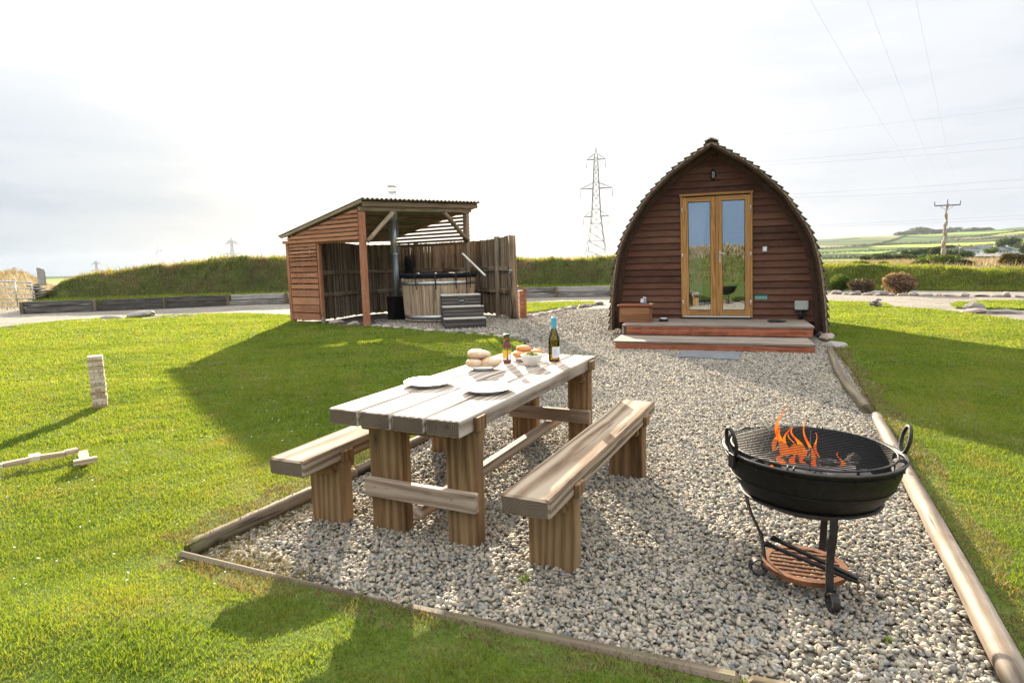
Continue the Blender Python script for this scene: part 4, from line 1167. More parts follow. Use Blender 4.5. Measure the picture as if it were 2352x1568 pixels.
wrap(.0197, R(-95), R(-40), .228, .231, 6, .0006).build('green_stripe', M_GLABEL, cp_)

# ------------------------------------------------------------------ fire bowl on its stand
FX, FY, FH, FR = 1.368, 2.665, .632, .378
fb = thing('fire_bowl', 'large black iron fire bowl with two ring handles, full of burning logs', 'fire bowl', (FX, FY, 0))
mb = MB()
prof = [(0, .338), (.12, .346), (.20, .368), (.262, .402), (.308, .450), (.343, .51), (.364, .57), (FR - .006, FH - .012), (FR, FH), (FR - .007, FH + .001), (FR - .012, FH - .012), (.352, .57), (.333, .51), (.300, .455), (.255, .41), (.19, .378), (.10, .356), (0, .348)]
mb.lathe(prof, 72)
body = mb.build('bowl', M_IRON, fb)
mb = MB(); mb.tube([((FR + .001) * math.cos(a) , (FR + .001) * math.sin(a), FH - .004) for a in np.linspace(0, 2 * PI, 72, endpoint=False)], .0055, 8, closed=True); mb.build('rolled_rim', M_IRONL, fb)
mb = MB()
for (rr4, zz) in ((.3715, .600), (.345, .510)):
    mb.tube([(rr4 * math.cos(a), rr4 * math.sin(a), zz) for a in np.linspace(0, 2 * PI, 72, endpoint=False)], .0022, 6, closed=True)
for i in range(24):
    a = 2 * PI * i / 24; mb.lathe([(0, 0), (.006, 0), (.004, .004), (0, .005)], 8, c=(.3735 * math.cos(a), .3735 * math.sin(a), .600), M=Matrix.Rotation(a, 3, 'Z') @ Matrix.Rotation(PI / 2, 3, 'Y'))
mb.build('riveted_seam', M_IRON, fb)
HA = math.atan2(-.24, .20) * 0 + R(-27)
for k, ang in enumerate((R(-13), R(-172))):
    dr = Vector((math.cos(ang), math.sin(ang), 0)); tg = Vector((-dr.y, dr.x, 0))
    c = dr * (FR + .012) + Vector((0, 0, FH + .055))
    mb = MB(); mb.tube([c + tg * (.040 * math.cos(a)) + Vector((0, 0, .062 * math.sin(a))) + dr * (.012 * math.sin(a)) for a in np.linspace(0, 2 * PI, 36, endpoint=False)], .0085, 10, closed=True)
    h = mb.build('ring_handle', M_IRONL, fb)
    mb = MB(); mb.box(dr * (FR + .006) + Vector((0, 0, FH - .035)), (.014, .05, .07), Matrix((dr, tg, Vector((0, 0, 1)))).transposed(), ch=.003); mb.build('handle_bracket', M_IRON, h)
# ash inside
mb = MB(); mb.lathe([(0, .520), (.12, .515), (.22, .507), (.30, .500)], 40)
for i, v in enumerate(mb.v): mb.v[i] = (v[0], v[1], v[2] + random.uniform(-.012, .012))
mb.build('ash_bed', M_ASH, fb)

st = thing('bowl_stand', 'tripod iron stand with scrolled feet and a rusty slatted shelf, carrying the fire bowl', 'stand', (FX, FY, 0))
mb = MB(); RR = .292
mb.tube([(RR * math.cos(a), RR * math.sin(a), .420) for a in np.linspace(0, 2 * PI, 64, endpoint=False)], .011, 8, closed=True, flat=.55); mb.build('support_ring', M_IRONL, st)
feet = [Vector((-.275, -.010, 0)), Vector((-.050, -.370, 0)), Vector((.225, .220, 0))]
def strap(mb, pts, w=.034, t=.007, wd=None):
    """flat iron strip swept along pts, its width along wd"""
    vs = []; n = len(pts)
    for i, p_ in enumerate(pts):
        t_ = (pts[min(i + 1, n - 1)] - pts[max(i - 1, 0)]).normalized(); nn = t_.cross(wd).normalized()
        for sx, sn in ((-1, -1), (1, -1), (1, 1), (-1, 1)): vs.append(p_ + wd * (w / 2 * sx) + nn * (t / 2 * sn))
    fs = [(i * 4 + k, i * 4 + (k + 1) % 4, (i + 1) * 4 + (k + 1) % 4, (i + 1) * 4 + k) for i in range(n - 1) for k in range(4)]
    fs += [(3, 2, 1, 0), ((n - 1) * 4, (n - 1) * 4 + 1, (n - 1) * 4 + 2, (n - 1) * 4 + 3)]
    mb.add(vs, fs)
for ft in feet:
    dr = Vector((ft.x, ft.y, 0)).normalized(); wd = Vector((-dr.y, dr.x, 0)); L = ft.length
    pts = []; Rb = L - .094
    for i in range(20):
        t = i / 19; z = .425 - t * .355
        rr5 = (RR + .004) * (1 - t) + Rb * t + .018 * math.sin(t * PI * .9) - .050 * math.sin(t * PI) ** 2 * t
        pts.append(dr * rr5 + Vector((0, 0, z)))
    # scroll foot: sweeps outwards and rolls up
    c = dr * (Rb + .047) + Vector((0, 0, .070))
    for i in range(1, 32):
        a = PI + i / 31 * (PI * 2.25); rr6 = .047 * (1 - .58 * (i / 31) ** 1.3)
        pts.append(c + dr * (rr6 * math.cos(a)) + Vector((0, 0, rr6 * math.sin(a))))
    mb = MB(); strap(mb, pts, .032, .006, wd); mb.build('leg', M_IRONL, st)
sh = .100; SR = .180; scx, scy = 1.335 - FX, 2.610 - FY
mb = MB()
ring = []
for a in np.linspace(0, 2 * PI, 56, endpoint=False): ring.append((a))
vs = []; fs = []
for a in ring:
    for (rr7, z) in ((SR, sh), (SR - .030, sh), (SR - .030, sh - .012), (SR, sh - .022)): vs.append(Vector((scx + rr7 * math.cos(a), scy + rr7 * math.sin(a), z)))
for i in range(56):
    for k in range(4): j = (i + 1) % 56; fs.append((i * 4 + k, i * 4 + (k + 1) % 4, j * 4 + (k + 1) % 4, j * 4 + k))
mb.add(vs, fs)
sa_ = R(-20)
for k in range(-4, 5):
    off = k * .037; hl_ = math.sqrt(max(0, (SR - .012) ** 2 - off ** 2))
    d_ = Vector((math.cos(sa_), math.sin(sa_), 0)); n_ = Vector((-d_.y, d_.x, 0)); c0 = Vector((scx, scy, sh - .005)) + n_ * off
    mb.beam(c0 - d_ * hl_, c0 + d_ * hl_, .018, .008, .0015)
mb.build('slatted_shelf', M_RUST, st)

gr = thing('cooking_grill', 'round black grill of parallel bars lying across the fire bowl', 'grill', (FX + .002, FY + .002, FH + .006))
mb = MB(); GR = .343
mb.tube([(GR * math.cos(a), GR * math.sin(a), 0) for a in np.linspace(0, 2 * PI, 72, endpoint=False)], .0050, 8, closed=True); mb.build('grill_ring', M_IRONL, gr)
mb = MB(); ga = R(-27)
d_ = Vector((math.cos(ga), math.sin(ga), 0)); n_ = Vector((-d_.y, d_.x, 0))
for k in range(-12, 13):
    off = k * .0268; hl_ = math.sqrt(max(0, GR ** 2 - off ** 2))
    mb.tube([n_ * off - d_ * hl_, n_ * off, n_ * off + d_ * hl_], .0024, 6)
mb.tube([n_ * (-GR) + Vector((0, 0, -.005)), n_ * GR + Vector((0, 0, -.005))], .0032, 6)
mb.build('grill_bars', M_IRON, gr)
for a in (R(-128), R(-42), R(118), R(57)):
    dr = Vector((math.cos(a), math.sin(a), 0)); tg = Vector((-dr.y, dr.x, 0)); mb = MB()
    for s in (-1, 1):
        pts = [dr * (GR - .015) + tg * .012 * s + Vector((0, 0, .0))] + [dr * (GR + .018 + .014 * math.sin(t)) + tg * (.012 * s) + Vector((0, 0, .012 * math.cos(t) - .006)) for t in np.linspace(0, PI, 8)]
        mb.tube(pts, .0042, 7)
    mb.build('hook', M_IRON, gr)

# firewood and flames
fw = [((-.16, -.08), (.10, -.20), .042, 'grey half-burnt log at the front of the fire bowl'), ((-.10, .05), (.16, -.12), .040, 'charred log across the middle of the fire bowl'),
      ((-.05, -.20), (.05, .10), .036, 'charred log lying towards the middle of the fire from the front'), ((.06, -.16), (.22, .02), .034, 'smaller charred log at the right of the fire'),
      ((-.22, .02), (-.05, .16), .034, 'dark log at the left rear of the fire')]
for (a, b, r_, lab) in fw:
    mb = MB(); a3_ = Vector((a[0], a[1], 0)); b3_ = Vector((b[0], b[1], .02)); n_ = 9
    mb.tube([a3_.lerp(b3_, i / 8) + Vector((0, 0, .004 * math.sin(i))) for i in range(n_)], [r_ * random.uniform(.85, 1.05) for _ in range(n_)], 9, jit=.10, smooth=False)
    o = mb.build('firewood_log', W_FIRE); o.location = (FX, FY, .545); setp(o, lab, 'firewood', 'logs burning in the fire bowl')
for i in range(12):
    a = random.uniform(0, 2 * PI); r_ = .2 * math.sqrt(random.random()); s = random.uniform(.008, .018)
    mb = MB(); mb.add([Vector(v) * s * random.uniform(.7, 1.1) for v in ICO_V.tolist()], [tuple(f) for f in ICO_F.tolist()])
    o = mb.build('ember', M_EMBER); o.location = (FX - .03 + r_ * math.cos(a), FY - .06 + r_ * math.sin(a) * .7, .545); setp(o, 'glowing orange ember among the logs in the fire bowl', 'ember', 'embers in the fire bowl')
def flame(x, y, z, h, w, seed, label, lean=(0, 0)):
    rs = random.Random(seed); mb = MB(); n = 22; pts = []; rad = []
    ph = rs.uniform(0, 6); ph2 = rs.uniform(0, 6)
    for i in range(n):
        t = i / (n - 1)
        sw = .55 * w * t ** .7 + .1 * w
        pts.append(Vector((math.sin(t * 6.0 + ph) * sw * 1.3 + lean[0] * t, math.sin(t * 4.1 + ph2) * sw + lean[1] * t, t * h)))
        rad.append(max(.0012, w * (.30 + .42 * math.sin(min(1, t * 1.35 + .1) * PI)) * (1 - t) ** .65 * (1 + .30 * math.sin(t * 9 + ph))))
    mb.tube(pts, rad, 12, jit=.0, cap=True, flat=.6)
    o = mb.build('flame', M_FLAME); o.location = (x, y, z); setp(o, label, 'flame', 'flames of the fire bowl')
    return o
def fl(px, py, h, w, seed, label, lean=(0, 0), z=.56):
    p_ = at(px, py, z); return flame(p_.x, p_.y, z, h, w, seed, label, lean)
fl(1798, 1046, .235, .030, 4, 'tallest orange flame licking through the left of the grill', (-.015, .03), .57)
fl(1808, 1052, .150, .022, 8, 'second flame just right of the tallest one', (.01, .02), .57)
fl(1838, 1056, .155, .034, 15, 'broad orange flame rising left of the grill centre', (-.02, .02), .57)
fl(1866, 1060, .190, .018, 21, 'thin wispy flame near the centre of the grill', (-.03, .03), .57)
fl(1882, 1080, .075, .036, 33, 'low yellow flame spilling at the front under the grill', (-.05, .03), .565)
fl(1797, 1066, .070, .032, 41, 'low flame at the front left under the grill edge', (-.01, .0), .565)
fl(1938, 1082, .085, .020, 52, 'small flame at the right of the fire', (-.015, .02), .565)
fl(1942, 1088, .040, .028, 55, 'lowest small flame at the right front of the fire', (.01, 0), .565)

fl(1778, 1040, .130, .022, 61, 'pale flame at the left rear of the grill', (.02, .02), .57)
fl(1822, 1046, .110, .028, 62, 'short broad flame behind the tallest one', (-.01, .01), .57)
fl(1852, 1072, .085, .030, 63, 'low flame under the bars left of the grill centre', (-.03, .01), .565)
fl(1828, 1070, .070, .034, 64, 'low wide flame under the bars at the front left', (-.02, .01), .565)
fl(1880, 1052, .120, .014, 65, 'thin faint flame right of the wispy one', (-.02, .02), .57)

# fire tongs on the shelf
def poker(a, b, lab):
    a, b = Vector(a), Vector(b); c = (a + b) / 2; mb = MB()
    mb.beam(a - c, b - c, .024, .012, .002)
    o = mb.build('fire_iron', M_IRON); o.location = c; setp(o, lab, 'fire iron', 'fire irons lying on the shelf of the stand')
    mb = MB(); d_ = (a - b).normalized(); mb.tube([a - c - d_ * .03, a - c, a - c + d_ * .012], [.008, .014, .015], 10); mb.build('end_cap', M_IRON, o)
    return o
t1 = poker((1.150, 2.590, .205), (1.470, 2.410, .112), 'square fire iron lying lower and nearer on the rusty shelf')
t2 = poker((1.205, 2.645, .205), (1.474, 2.422, .122), 'fire iron lying behind the nearer one on the rusty shelf')
mb = MB(); mb.tube([Vector((.016 * math.cos(a), .006 * math.sin(a), .026 * math.sin(a))) for a in np.linspace(0, 2 * PI, 24, endpoint=False)], .0028, 7, closed=True)
o = mb.build('hanging_ring', M_RUST); o.parent = t1; o.location = Vector((1.478, 2.404, .088)) - t1.location

# ------------------------------------------------------------------ the cabin (arched timber pod)
PY = -.325
POD = (4.049, 12.017, 0)
def uc(v): return .04 - .027 * v
def pxf(p): return Vector((p.x + uc(p.z), p.y, p.z))
pod = thing('camping_cabin', 'arched dark brown timber camping cabin with glazed double doors behind two red steps', 'cabin', POD, PY)
PR = [(2.007, .14), (1.99, .5), (1.965, .8), (1.92, 1.2), (1.87, 1.5), (1.775, 1.85), (1.67, 2.1), (1.49, 2.4), (1.315, 2.68), (1.16, 2.86), (.98, 3.04), (.81, 3.20), (.58, 3.375), (.35, 3.52), (0, 3.74)]
def halfw(v, inset=0.0):
    vs = [p[1] for p in PR]; us = [p[0] for p in PR]
    return max(0.0, float(np.interp(v + inset * .9, vs, us)) - inset)
def arc_samples(step):
    pts = [Vector((u, v)) for u, v in PR]; L = [0]
    for i in range(1, len(pts)): L.append(L[-1] + (pts[i] - pts[i - 1]).length)
    n = int(L[-1] / step); out = []
    for k in range(n + 1):
        s = L[-1] * k / n; i = max(0, min(len(L) - 2, int(np.searchsorted(L, s) - 1)))
        t = (s - L[i]) / (L[i + 1] - L[i]); out.append(pts[i].lerp(pts[i + 1], t))
    return out
arc = arc_samples(.137)
W0, W1 = -.43, 3.75
def off_pt(i, d):
    a = arc[max(0, i - 1)]; b = arc[min(len(arc) - 1, i + 1)]; t = (b - a).normalized(); n_ = Vector((t.y, -t.x))
    p = arc[i] + n_ * d
    return Vector((max(p.x, 0), p.y)) if i < len(arc) - 1 else Vector((0, arc[i].y + d * 1.2))
# shell
mb = MB()
outer = [off_pt(i, -.002) for i in range(len(arc))]; inner = [off_pt(i, -.060) for i in range(len(arc))]
for sg in (-1, 1):
    vs = []
    for q in (outer, inner):
        for p in q:
            for w in (W0, W1): vs.append(Vector((sg * p.x, w, p.y)))
    n = len(arc); fs = []
    o_ = lambda k, i, w: (k * n + i) * 2 + w
    for i in range(n - 1):
        fs += [(o_(0, i, 0), o_(0, i, 1), o_(0, i + 1, 1), o_(0, i + 1, 0)), (o_(1, i, 1), o_(1, i, 0), o_(1, i + 1, 0), o_(1, i + 1, 1)),
               (o_(0, i, 0), o_(0, i + 1, 0), o_(1, i + 1, 0), o_(1, i, 0)), (o_(0, i, 1), o_(1, i, 1), o_(1, i + 1, 1), o_(0, i + 1, 1))]
    fs.append((o_(0, 0, 0), o_(1, 0, 0), o_(1, 0, 1), o_(0, 0, 1)))
    mb.add(vs, fs, [Vector((v.y, v.z, v.x)) for v in vs])
mb.build('roof_shell', W_HOOD, pod, pxf)
# lapped shingle courses
mb = MB()
for sg in (-1, 1):
    for i in range(len(arc) - 1):
        a = off_pt(i, .052 + random.uniform(-.006, .006)); b = off_pt(i + 1, .010); b2 = b + (b - a) * .18
        t = (b2 - a).normalized(); n_ = Vector((t.y, -t.x))
        w = W0 - .035 + random.uniform(-.012, .012)
        while w < W1 + .02:
            ww = random.uniform(.10, .19) if w < 1.2 else .45; jo = random.uniform(-.006, .004)
            th_ = .017
            c4 = [a + n_ * jo, b2 + n_ * jo, b2 + n_ * (jo - th_), a + n_ * (jo - th_)]
            vs = [Vector((sg * q.x, w, q.y)) for q in c4] + [Vector((sg * q.x, min(w + ww - .004, W1 + .03), q.y)) for q in c4]
            g_ = [Vector((q.z, q.x, q.y)) for q in vs]
            mb.add(vs, [(0, 1, 2, 3), (7, 6, 5, 4), (0, 4, 5, 1), (1, 5, 6, 2), (2, 6, 7, 3), (3, 7, 4, 0)], g_)
            w += ww
mb.build('shingles', W_SHING, pod, pxf)
mb = MB()
top = PR[-1][1]
for sg in (-1, 1):
    mb.box((sg * .062, (W0 + W1) / 2 - .01, top + .040), (.135, W1 - W0 + .1, .022), Matrix.Rotation(sg * .42, 3, 'Y'), axis=1)
mb.build('ridge_cap', W_DECK, pod, pxf)
# thin edge strip along the front of the hood
mb = MB()
e_o = [off_pt(i, .012) for i in range(len(arc))]; e_i = [off_pt(i, -.022) for i in range(len(arc))]
for sg in (-1, 1):
    for i in range(len(arc) - 1):
        q = [e_o[i], e_o[i + 1], e_i[i + 1], e_i[i]]
        vs = [Vector((sg * p.x, W0 - .022, p.y)) for p in q] + [Vector((sg * p.x, W0 - .003, p.y)) for p in q]
        mb.add(vs, [(0, 1, 2, 3), (7, 6, 5, 4), (0, 4, 5, 1), (2, 6, 7, 3)], [Vector((v.z, v.x, v.y)) for v in vs], rnd=.5)
mb.build('edge_strip', W_BROWN, pod, pxf)
# curved inner rib against the wall
mb = MB()
r_o = [off_pt(i, -.063) for i in range(len(arc))]; r_i = [off_pt(i, -.150) for i in range(len(arc))]
for sg in (-1, 1):
    for i in range(len(arc) - 1):
        q = [r_o[i], r_o[i + 1], r_i[i + 1], r_i[i]]
        if r_i[i].x <= 0.02: continue
        vs = [Vector((sg * p.x, -.075, p.y)) for p in q] + [Vector((sg * p.x, .0, p.y)) for p in q]
        mb.add(vs, [(0, 1, 2, 3), (7, 6, 5, 4), (0, 4, 5, 1), (2, 6, 7, 3)], [Vector((v.z, v.x, v.y)) for v in vs], rnd=.4)
mb.build('wall_rib', W_HOOD, pod, pxf)
# siding
DL, DR_, DB, DT = -.600, .743, .385, 2.818
mb = MB(); v = .31; pitch = .1325
while v < 3.6:
    v1 = v + pitch + .02; v1 = min(v1, 3.62)
    b0, b1 = halfw(v, .072), halfw(v1, .072)
    spans = []
    if v < DT and v1 > DB + .05: spans = [(-b0, -b1, DL + .01, DL + .01), (DR_ - .01, DR_ - .01, b0, b1)]
    else: spans = [(-b0, -b1, b0, b1)]
    for (l0, l1, r0, r1) in spans:
        if r0 - l0 < .02: continue
        vv0 = v if not (v < DT < v1) else v
        w_l, w_u, tk = -.040, -.006, .020
        jz = random.uniform(-.002, .002)
        vs = [Vector((l0, w_l, v + jz)), Vector((r0, w_l, v + jz)), Vector((r1, w_u, v1)), Vector((l1, w_u, v1)), Vector((l0, w_l + tk, v + jz)), Vector((r0, w_l + tk, v + jz)), Vector((r1, w_u + tk, v1)), Vector((l1, w_u + tk, v1))]
        mb.add(vs, [(0, 1, 2, 3), (7, 6, 5, 4), (0, 4, 5, 1), (1, 5, 6, 2), (2, 6, 7, 3), (3, 7, 4, 0)])
    v += pitch
sid = mb.build('siding', W_SIDE, pod, pxf)
mb = MB(); mb.box((0, .02, .21), (3.78, .04, .19)); mb.build('plinth', M_DARK, pod, pxf)
mb = MB()
bw_ = halfw(.3, .05)
poly = [(-bw_, .15)] + [(-halfw(q, .04), q) for q in np.linspace(.4, 3.64, 14)] + [(halfw(q, .04), q) for q in np.linspace(3.64, .4, 14)] + [(bw_, .15)]
vs = [Vector((p[0], W1 - .15, p[1])) for p in poly]; mb.add(vs, [tuple(range(len(vs)))]); vs = [Vector((p[0], W1 - .11, p[1])) for p in poly]; mb.add(vs, [tuple(range(len(vs)))[::-1]])
mb.build('rear_wall', W_HOOD, pod, pxf)
mb = MB(); mb.box((0, (W1 - .1) / 2 + .03, .36), (3.8, W1 - .22, .03), axis=1); mb.build('floor', W_CEDAR, pod, pxf)
# backing boards behind the siding left, right and above the door
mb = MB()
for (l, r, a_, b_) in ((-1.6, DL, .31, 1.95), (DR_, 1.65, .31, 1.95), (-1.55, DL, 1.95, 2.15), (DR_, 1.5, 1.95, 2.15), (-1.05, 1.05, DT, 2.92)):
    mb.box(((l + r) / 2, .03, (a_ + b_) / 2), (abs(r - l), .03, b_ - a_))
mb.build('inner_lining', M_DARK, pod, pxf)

# door frame and leaves
mb = MB()
mb.box((DL + .02, -.03, (DB + DT) / 2), (.042, .09, DT - DB), ch=.004, axis=2)
mb.box((DR_ - .02, -.03, (DB + DT) / 2), (.042, .09, DT - DB), ch=.004, axis=2)
mb.box(((DL + DR_) / 2, -.033, DT + .002), (DR_ - DL + .03, .105, .045), ch=.004, axis=0)
df = mb.build('door_frame', W_OAK, pod, pxf)
mb = MB(); mb.box(((DL + DR_) / 2, -.05, DB + .018), (DR_ - DL - .085, .10, .022), ch=.004); mb.build('threshold', M_WPLAST, df, pxf)
def leaf(x0, x1, p0, p1, nm):
    mb = MB(); zb, zt, pb, pt = .425, 2.772, .53, 2.68; y = -.038; d = .058
    mb.box(((x0 + p0) / 2, y, (zb + zt) / 2), (p0 - x0, d, zt - zb), ch=.003, axis=2)
    mb.box(((x1 + p1) / 2, y, (zb + zt) / 2), (x1 - p1, d, zt - zb), ch=.003, axis=2)
    mb.box(((p0 + p1) / 2, y + .001, (zt + pt) / 2), (p1 - p0, d - .003, zt - pt), ch=.002, axis=0)
    mb.box(((p0 + p1) / 2, y + .001, (zb + pb) / 2), (p1 - p0, d - .003, pb - zb), ch=.002, axis=0)
    o = mb.build('door', W_OAK, pod, pxf)
    mb = MB(); mb.box(((p0 + p1) / 2, y + .006, (pb + pt) / 2), (p1 - p0 + .01, .010, pt - pb + .01)); mb.build('glass_pane', M_GLASS, o, pxf)
    mb = MB()
    for (bx, bz, sx, sz) in ((p0 + .004, (pb + pt) / 2, .008, pt - pb), (p1 - .004, (pb + pt) / 2, .008, pt - pb), ((p0 + p1) / 2, pt - .004, p1 - p0, .008), ((p0 + p1) / 2, pb + .004, p1 - p0, .008)):
        mb.box((bx, y - .018, bz), (sx, .02, sz))
    mb.build('glazing_gasket', M_RUBBER, o, pxf)
    return o
dl = leaf(-.560, .068, -.455, -.036, 'l'); dr = leaf(.112, .702, .186, .607, 'r')
mb = MB(); mb.box((.090, -.052, 1.6), (.05, .09, 2.34), ch=.006, axis=2); mb.build('meeting_strip', W_OAK, dl, pxf)
for (x, o) in ((-.572, dl), (.712, dr)):
    for z in (2.52, 1.62, .68):
        mb = MB(); mb.tube([(x, -.078, z - .055), (x, -.078, z + .055)], .009, 8); mb.box((x, -.072, z), (.022, .006, .10)); mb.build('hinge', M_STEEL, o, pxf)
mb = MB(); hx = .140
mb.box((hx, -.072, 1.59), (.030, .010, .235), ch=.004)
mb.tube([(hx, -.075, 1.655), (hx, -.115, 1.655)], .009, 8); mb.tube([(hx, -.113, 1.655), (hx + .06, -.116, 1.653), (hx + .125, -.112, 1.648)], [.010, .010, .007], 8)
mb.tube([(hx, -.078, 1.53), (hx, -.082, 1.53)], .009, 10)
mb.build('handle', M_STEEL, dr, pxf)
# bulkhead lamp above the door
mb = MB(); mb.lathe([(0, 0), (.052, 0), (.052, .022), (.045, .030)], 24, c=(.03, -.03, 3.185), M=Matrix.Rotation(PI / 2, 3, 'X'), sy=2.1)
lamp = mb.build('bulkhead_lamp', M_IRON, pod, pxf)
mb = MB(); mb.lathe([(.032, 0), (.032, .02), (.026, .036), (.014, .044), (0, .047)], 24, c=(.03, -.058, 3.185), M=Matrix.Rotation(PI / 2, 3, 'X'), sy=2.3); mb.build('lamp_glass', simple('frosted_lamp_glass', (0.36, 0.40, 0.36), 0.3), lamp, pxf)
mb = MB(); mb.tube([(.03, -.04, 3.30), (.03, -.105, 3.27), (.03, -.112, 3.185), (.03, -.105, 3.10), (.03, -.04, 3.07)], .004, 6); mb.tube([(-.025, -.05, 3.185), (-.015, -.10, 3.185), (.03, -.114, 3.185), (.075, -.10, 3.185), (.085, -.05, 3.185)], .004, 6); mb.build('lamp_guard', M_IRON, lamp, pxf)
# light switch
sw_z = 1.714; mb = MB(); mb.box((.967, -.040, sw_z), (.082, .05, .102), ch=.010); sw = mb.build('outdoor_switch', M_WPLAST, pod, pxf)
mb = MB(); mb.box((.967, -.068, sw_z - .004), (.046, .012, .056), ch=.003); mb.build('rocker', M_WHITEC, sw, pxf)
mb = MB(); mb.tube([(.967, -.035, sw_z - .05), (.967, -.035, sw_z - .075)], .012, 8); mb.build('gland', M_RUBBER, sw, pxf)
# sign
mb = MB(); mb.box((.900, -.030, .776), (.235, .006, .112)); sg_ = mb.build('green_sign', M_GREEN, pod, pxf)
def text(s, size, mat, parent, M_, name='lettering', bold=.0):
    cu = bpy.data.curves.new('t', 'FONT'); cu.body = s; cu.size = size; cu.align_x = 'CENTER'; cu.align_y = 'CENTER'; cu.extrude = .0006; cu.offset = bold; cu.resolution_u = 2
    ob = bpy.data.objects.new('t', cu); col.objects.link(ob); dg = bpy.context.evaluated_depsgraph_get()
    me = bpy.data.meshes.new_from_object(ob.evaluated_get(dg)); bpy.data.objects.remove(ob)
    me.materials.clear(); me.materials.append(mat); me.transform(M_)
    o = bpy.data.objects.new(name, me); col.objects.link(o); o.parent = parent; return o
RX = Matrix.Rotation(PI / 2, 4, 'X')
text('WELCOME, PART OF', .0235, M_TEXT, sg_, Matrix.Translation((.900 + uc(.79), -.0345, .790)) @ RX, bold=.0007)
text('"LASTEST WATER SET"', .0235, M_TEXT, sg_, Matrix.Translation((.900 + uc(.76), -.0345, .762)) @ RX, bold=.0007)
# socket box and conduit
mb = MB(); mb.box((1.617, -.065, .630), (.236, .09, .172), ch=.008); sb = mb.build('socket_box', M_GPLAST, pod, pxf)
mb = MB()
for sx in (-.098, .098):
    for sz in (-.068, .068): mb.tube([(1.617 + sx, -.108, .63 + sz), (1.617 + sx, -.114, .63 + sz)], .009, 8)
mb.build('cover_screw', M_LINE, sb, pxf)
mb = MB(); mb.tube([(1.60, -.06, .55), (1.60, -.06, .34)], .032, 10); mb.tube([(1.66, -.06, .54), (1.665, -.075, .46), (1.63, -.07, .38)], .013, 8); mb.tube([(1.56, -.08, .545), (1.555, -.10, .46), (1.59, -.08, .37)], .010, 8); mb.build('cable_conduit', M_RUBBER, sb, pxf)

def pod_thing(name, label, cat, u, w, z, rz=0.0, grp=None):
    p = Vector((u, w, 0)); p = Matrix.Rotation(PY, 3, 'Z') @ p
    return thing(name, label, cat, (POD[0] + p.x, POD[1] + p.y, z), PY + rz, grp)
# curtain inside the left leaf
cu = pod_thing('curtain', 'long white curtain hanging inside the left glass door of the cabin', 'curtain', 0, 0, 0)
mb = MB(); vs = []; fs = []; nn = 60
for i in range(nn + 1):
    t = i / nn
    for z, k in ((.40, 1.0), (1.2, .72), (2.0, .95), (2.75, 1.15)):
        x = -.47 + t * .33 * k; y = .10 + .035 * math.sin(t * 34 + z) * (.6 + .3 * math.sin(t * 9)) + .02 * math.sin(t * 71)
        vs.append(Vector((x + uc(z), y, z)))
for i in range(nn):
    for k in range(3): fs.append((i * 4 + k, (i + 1) * 4 + k, (i + 1) * 4 + k + 1, i * 4 + k + 1))
mb.add(vs, fs, smooth=True); o = mb.build('curtain_cloth', M_CURT, cu)
sm = o.modifiers.new('thick', 'SOLIDIFY'); sm.thickness = .004

# timber steps
SY = -.334
stp = thing('cabin_steps', 'two wide red-painted timber steps with grey treads in front of the cabin doors', 'steps', (1.815, 10.389, 0), SY)
SL_ = 3.17
mb = MB(); mb.box((SL_ / 2, .02, .058), (SL_, .036, .118), ch=.003, axis=0, rnd=.55); mb.build('riser', W_STEP, stp)
mb = MB()
for k in range(6): mb.box((SL_ / 2 - .02, -.005 + .075 + k * .152, .137), (SL_ + .05, .148, .036), ch=.004, axis=0)
mb.build('tread', W_DECK, stp)
mb = MB(); mb.box((.02, .5, .06), (.035, .90, .11)); mb.box((SL_ - .02, .5, .06), (.035, .90, .11)); mb.build('side_board', W_STEP, stp)
ox = .03; oy = .915
mb = MB(); mb.box((ox + 1.63, oy + .02, .242), (3.20, .036, .150), ch=.003, axis=0, rnd=.5); mb.build('riser', W_STEP, stp)
mb = MB()
for k in range(9): mb.box((ox + 1.60, oy + .07 + k * .152, .335), (3.30, .148, .036), ch=.004, axis=0)
mb.build('tread', W_DECK, stp)
mb = MB(); mb.box((ox - .03, oy + .05, .16), (.04, .09, .31), ch=.004, axis=2); mb.box((ox + .0, oy + .65, .24), (.035, 1.20, .15)); mb.box((ox + 3.21, oy + .65, .24), (.035, 1.20, .15)); mb.build('side_board', W_DECK, stp)

# storage chest on the steps
ch = pod_thing('storage_chest', 'low reddish-brown lidded wooden chest on the upper step left of the cabin doors', 'chest', -1.425, -.70, .353)
mb = MB()
for k in range(2):
    mb.box((0, -.222, .078 + k * .151), (.56, .022, .149), ch=.003, axis=0); mb.box((0, .222, .078 + k * .151), (.56, .022, .149), ch=.003, axis=0)
for s in (-1, 1): mb.box((s * .292, 0, .155), (.022, .42, .308), ch=.002, axis=1)
mb.build('chest_body', W_CEDAR, ch)
mb = MB(); mb.box((.0, -.01, .328), (.68, .52, .024), ch=.005, axis=0); mb.build('chest_lid', wood('red_lid_timber', (0.11, 0.03, 0.015), (0.24, 0.07, 0.035), (0.33, 0.12, 0.06), rings=12, cracks=.1, vary=.1, knots=False), ch)
sp_ = pod_thing('spray_bottle', 'small grey spray bottle with a white tag standing on the chest lid', 'bottle', -1.245, -.70, .695)
mb = MB(); mb.lathe([(0, 0), (.026, 0), (.028, .01), (.028, .07), (.018, .09), (.011, .10), (.011, .115), (0, .115)], 20); mb.build('bottle_body', simple('grey_bottle_plastic', (.20, .25, .27), .4), sp_)
mb = MB(); mb.box((0, 0, .125), (.05, .016, .02), ch=.003); mb.box((-.03, 0, .135), (.02, .01, .035), Matrix.Rotation(.5, 3, 'Y')); mb.build('spray_head', M_WPLAST, sp_)
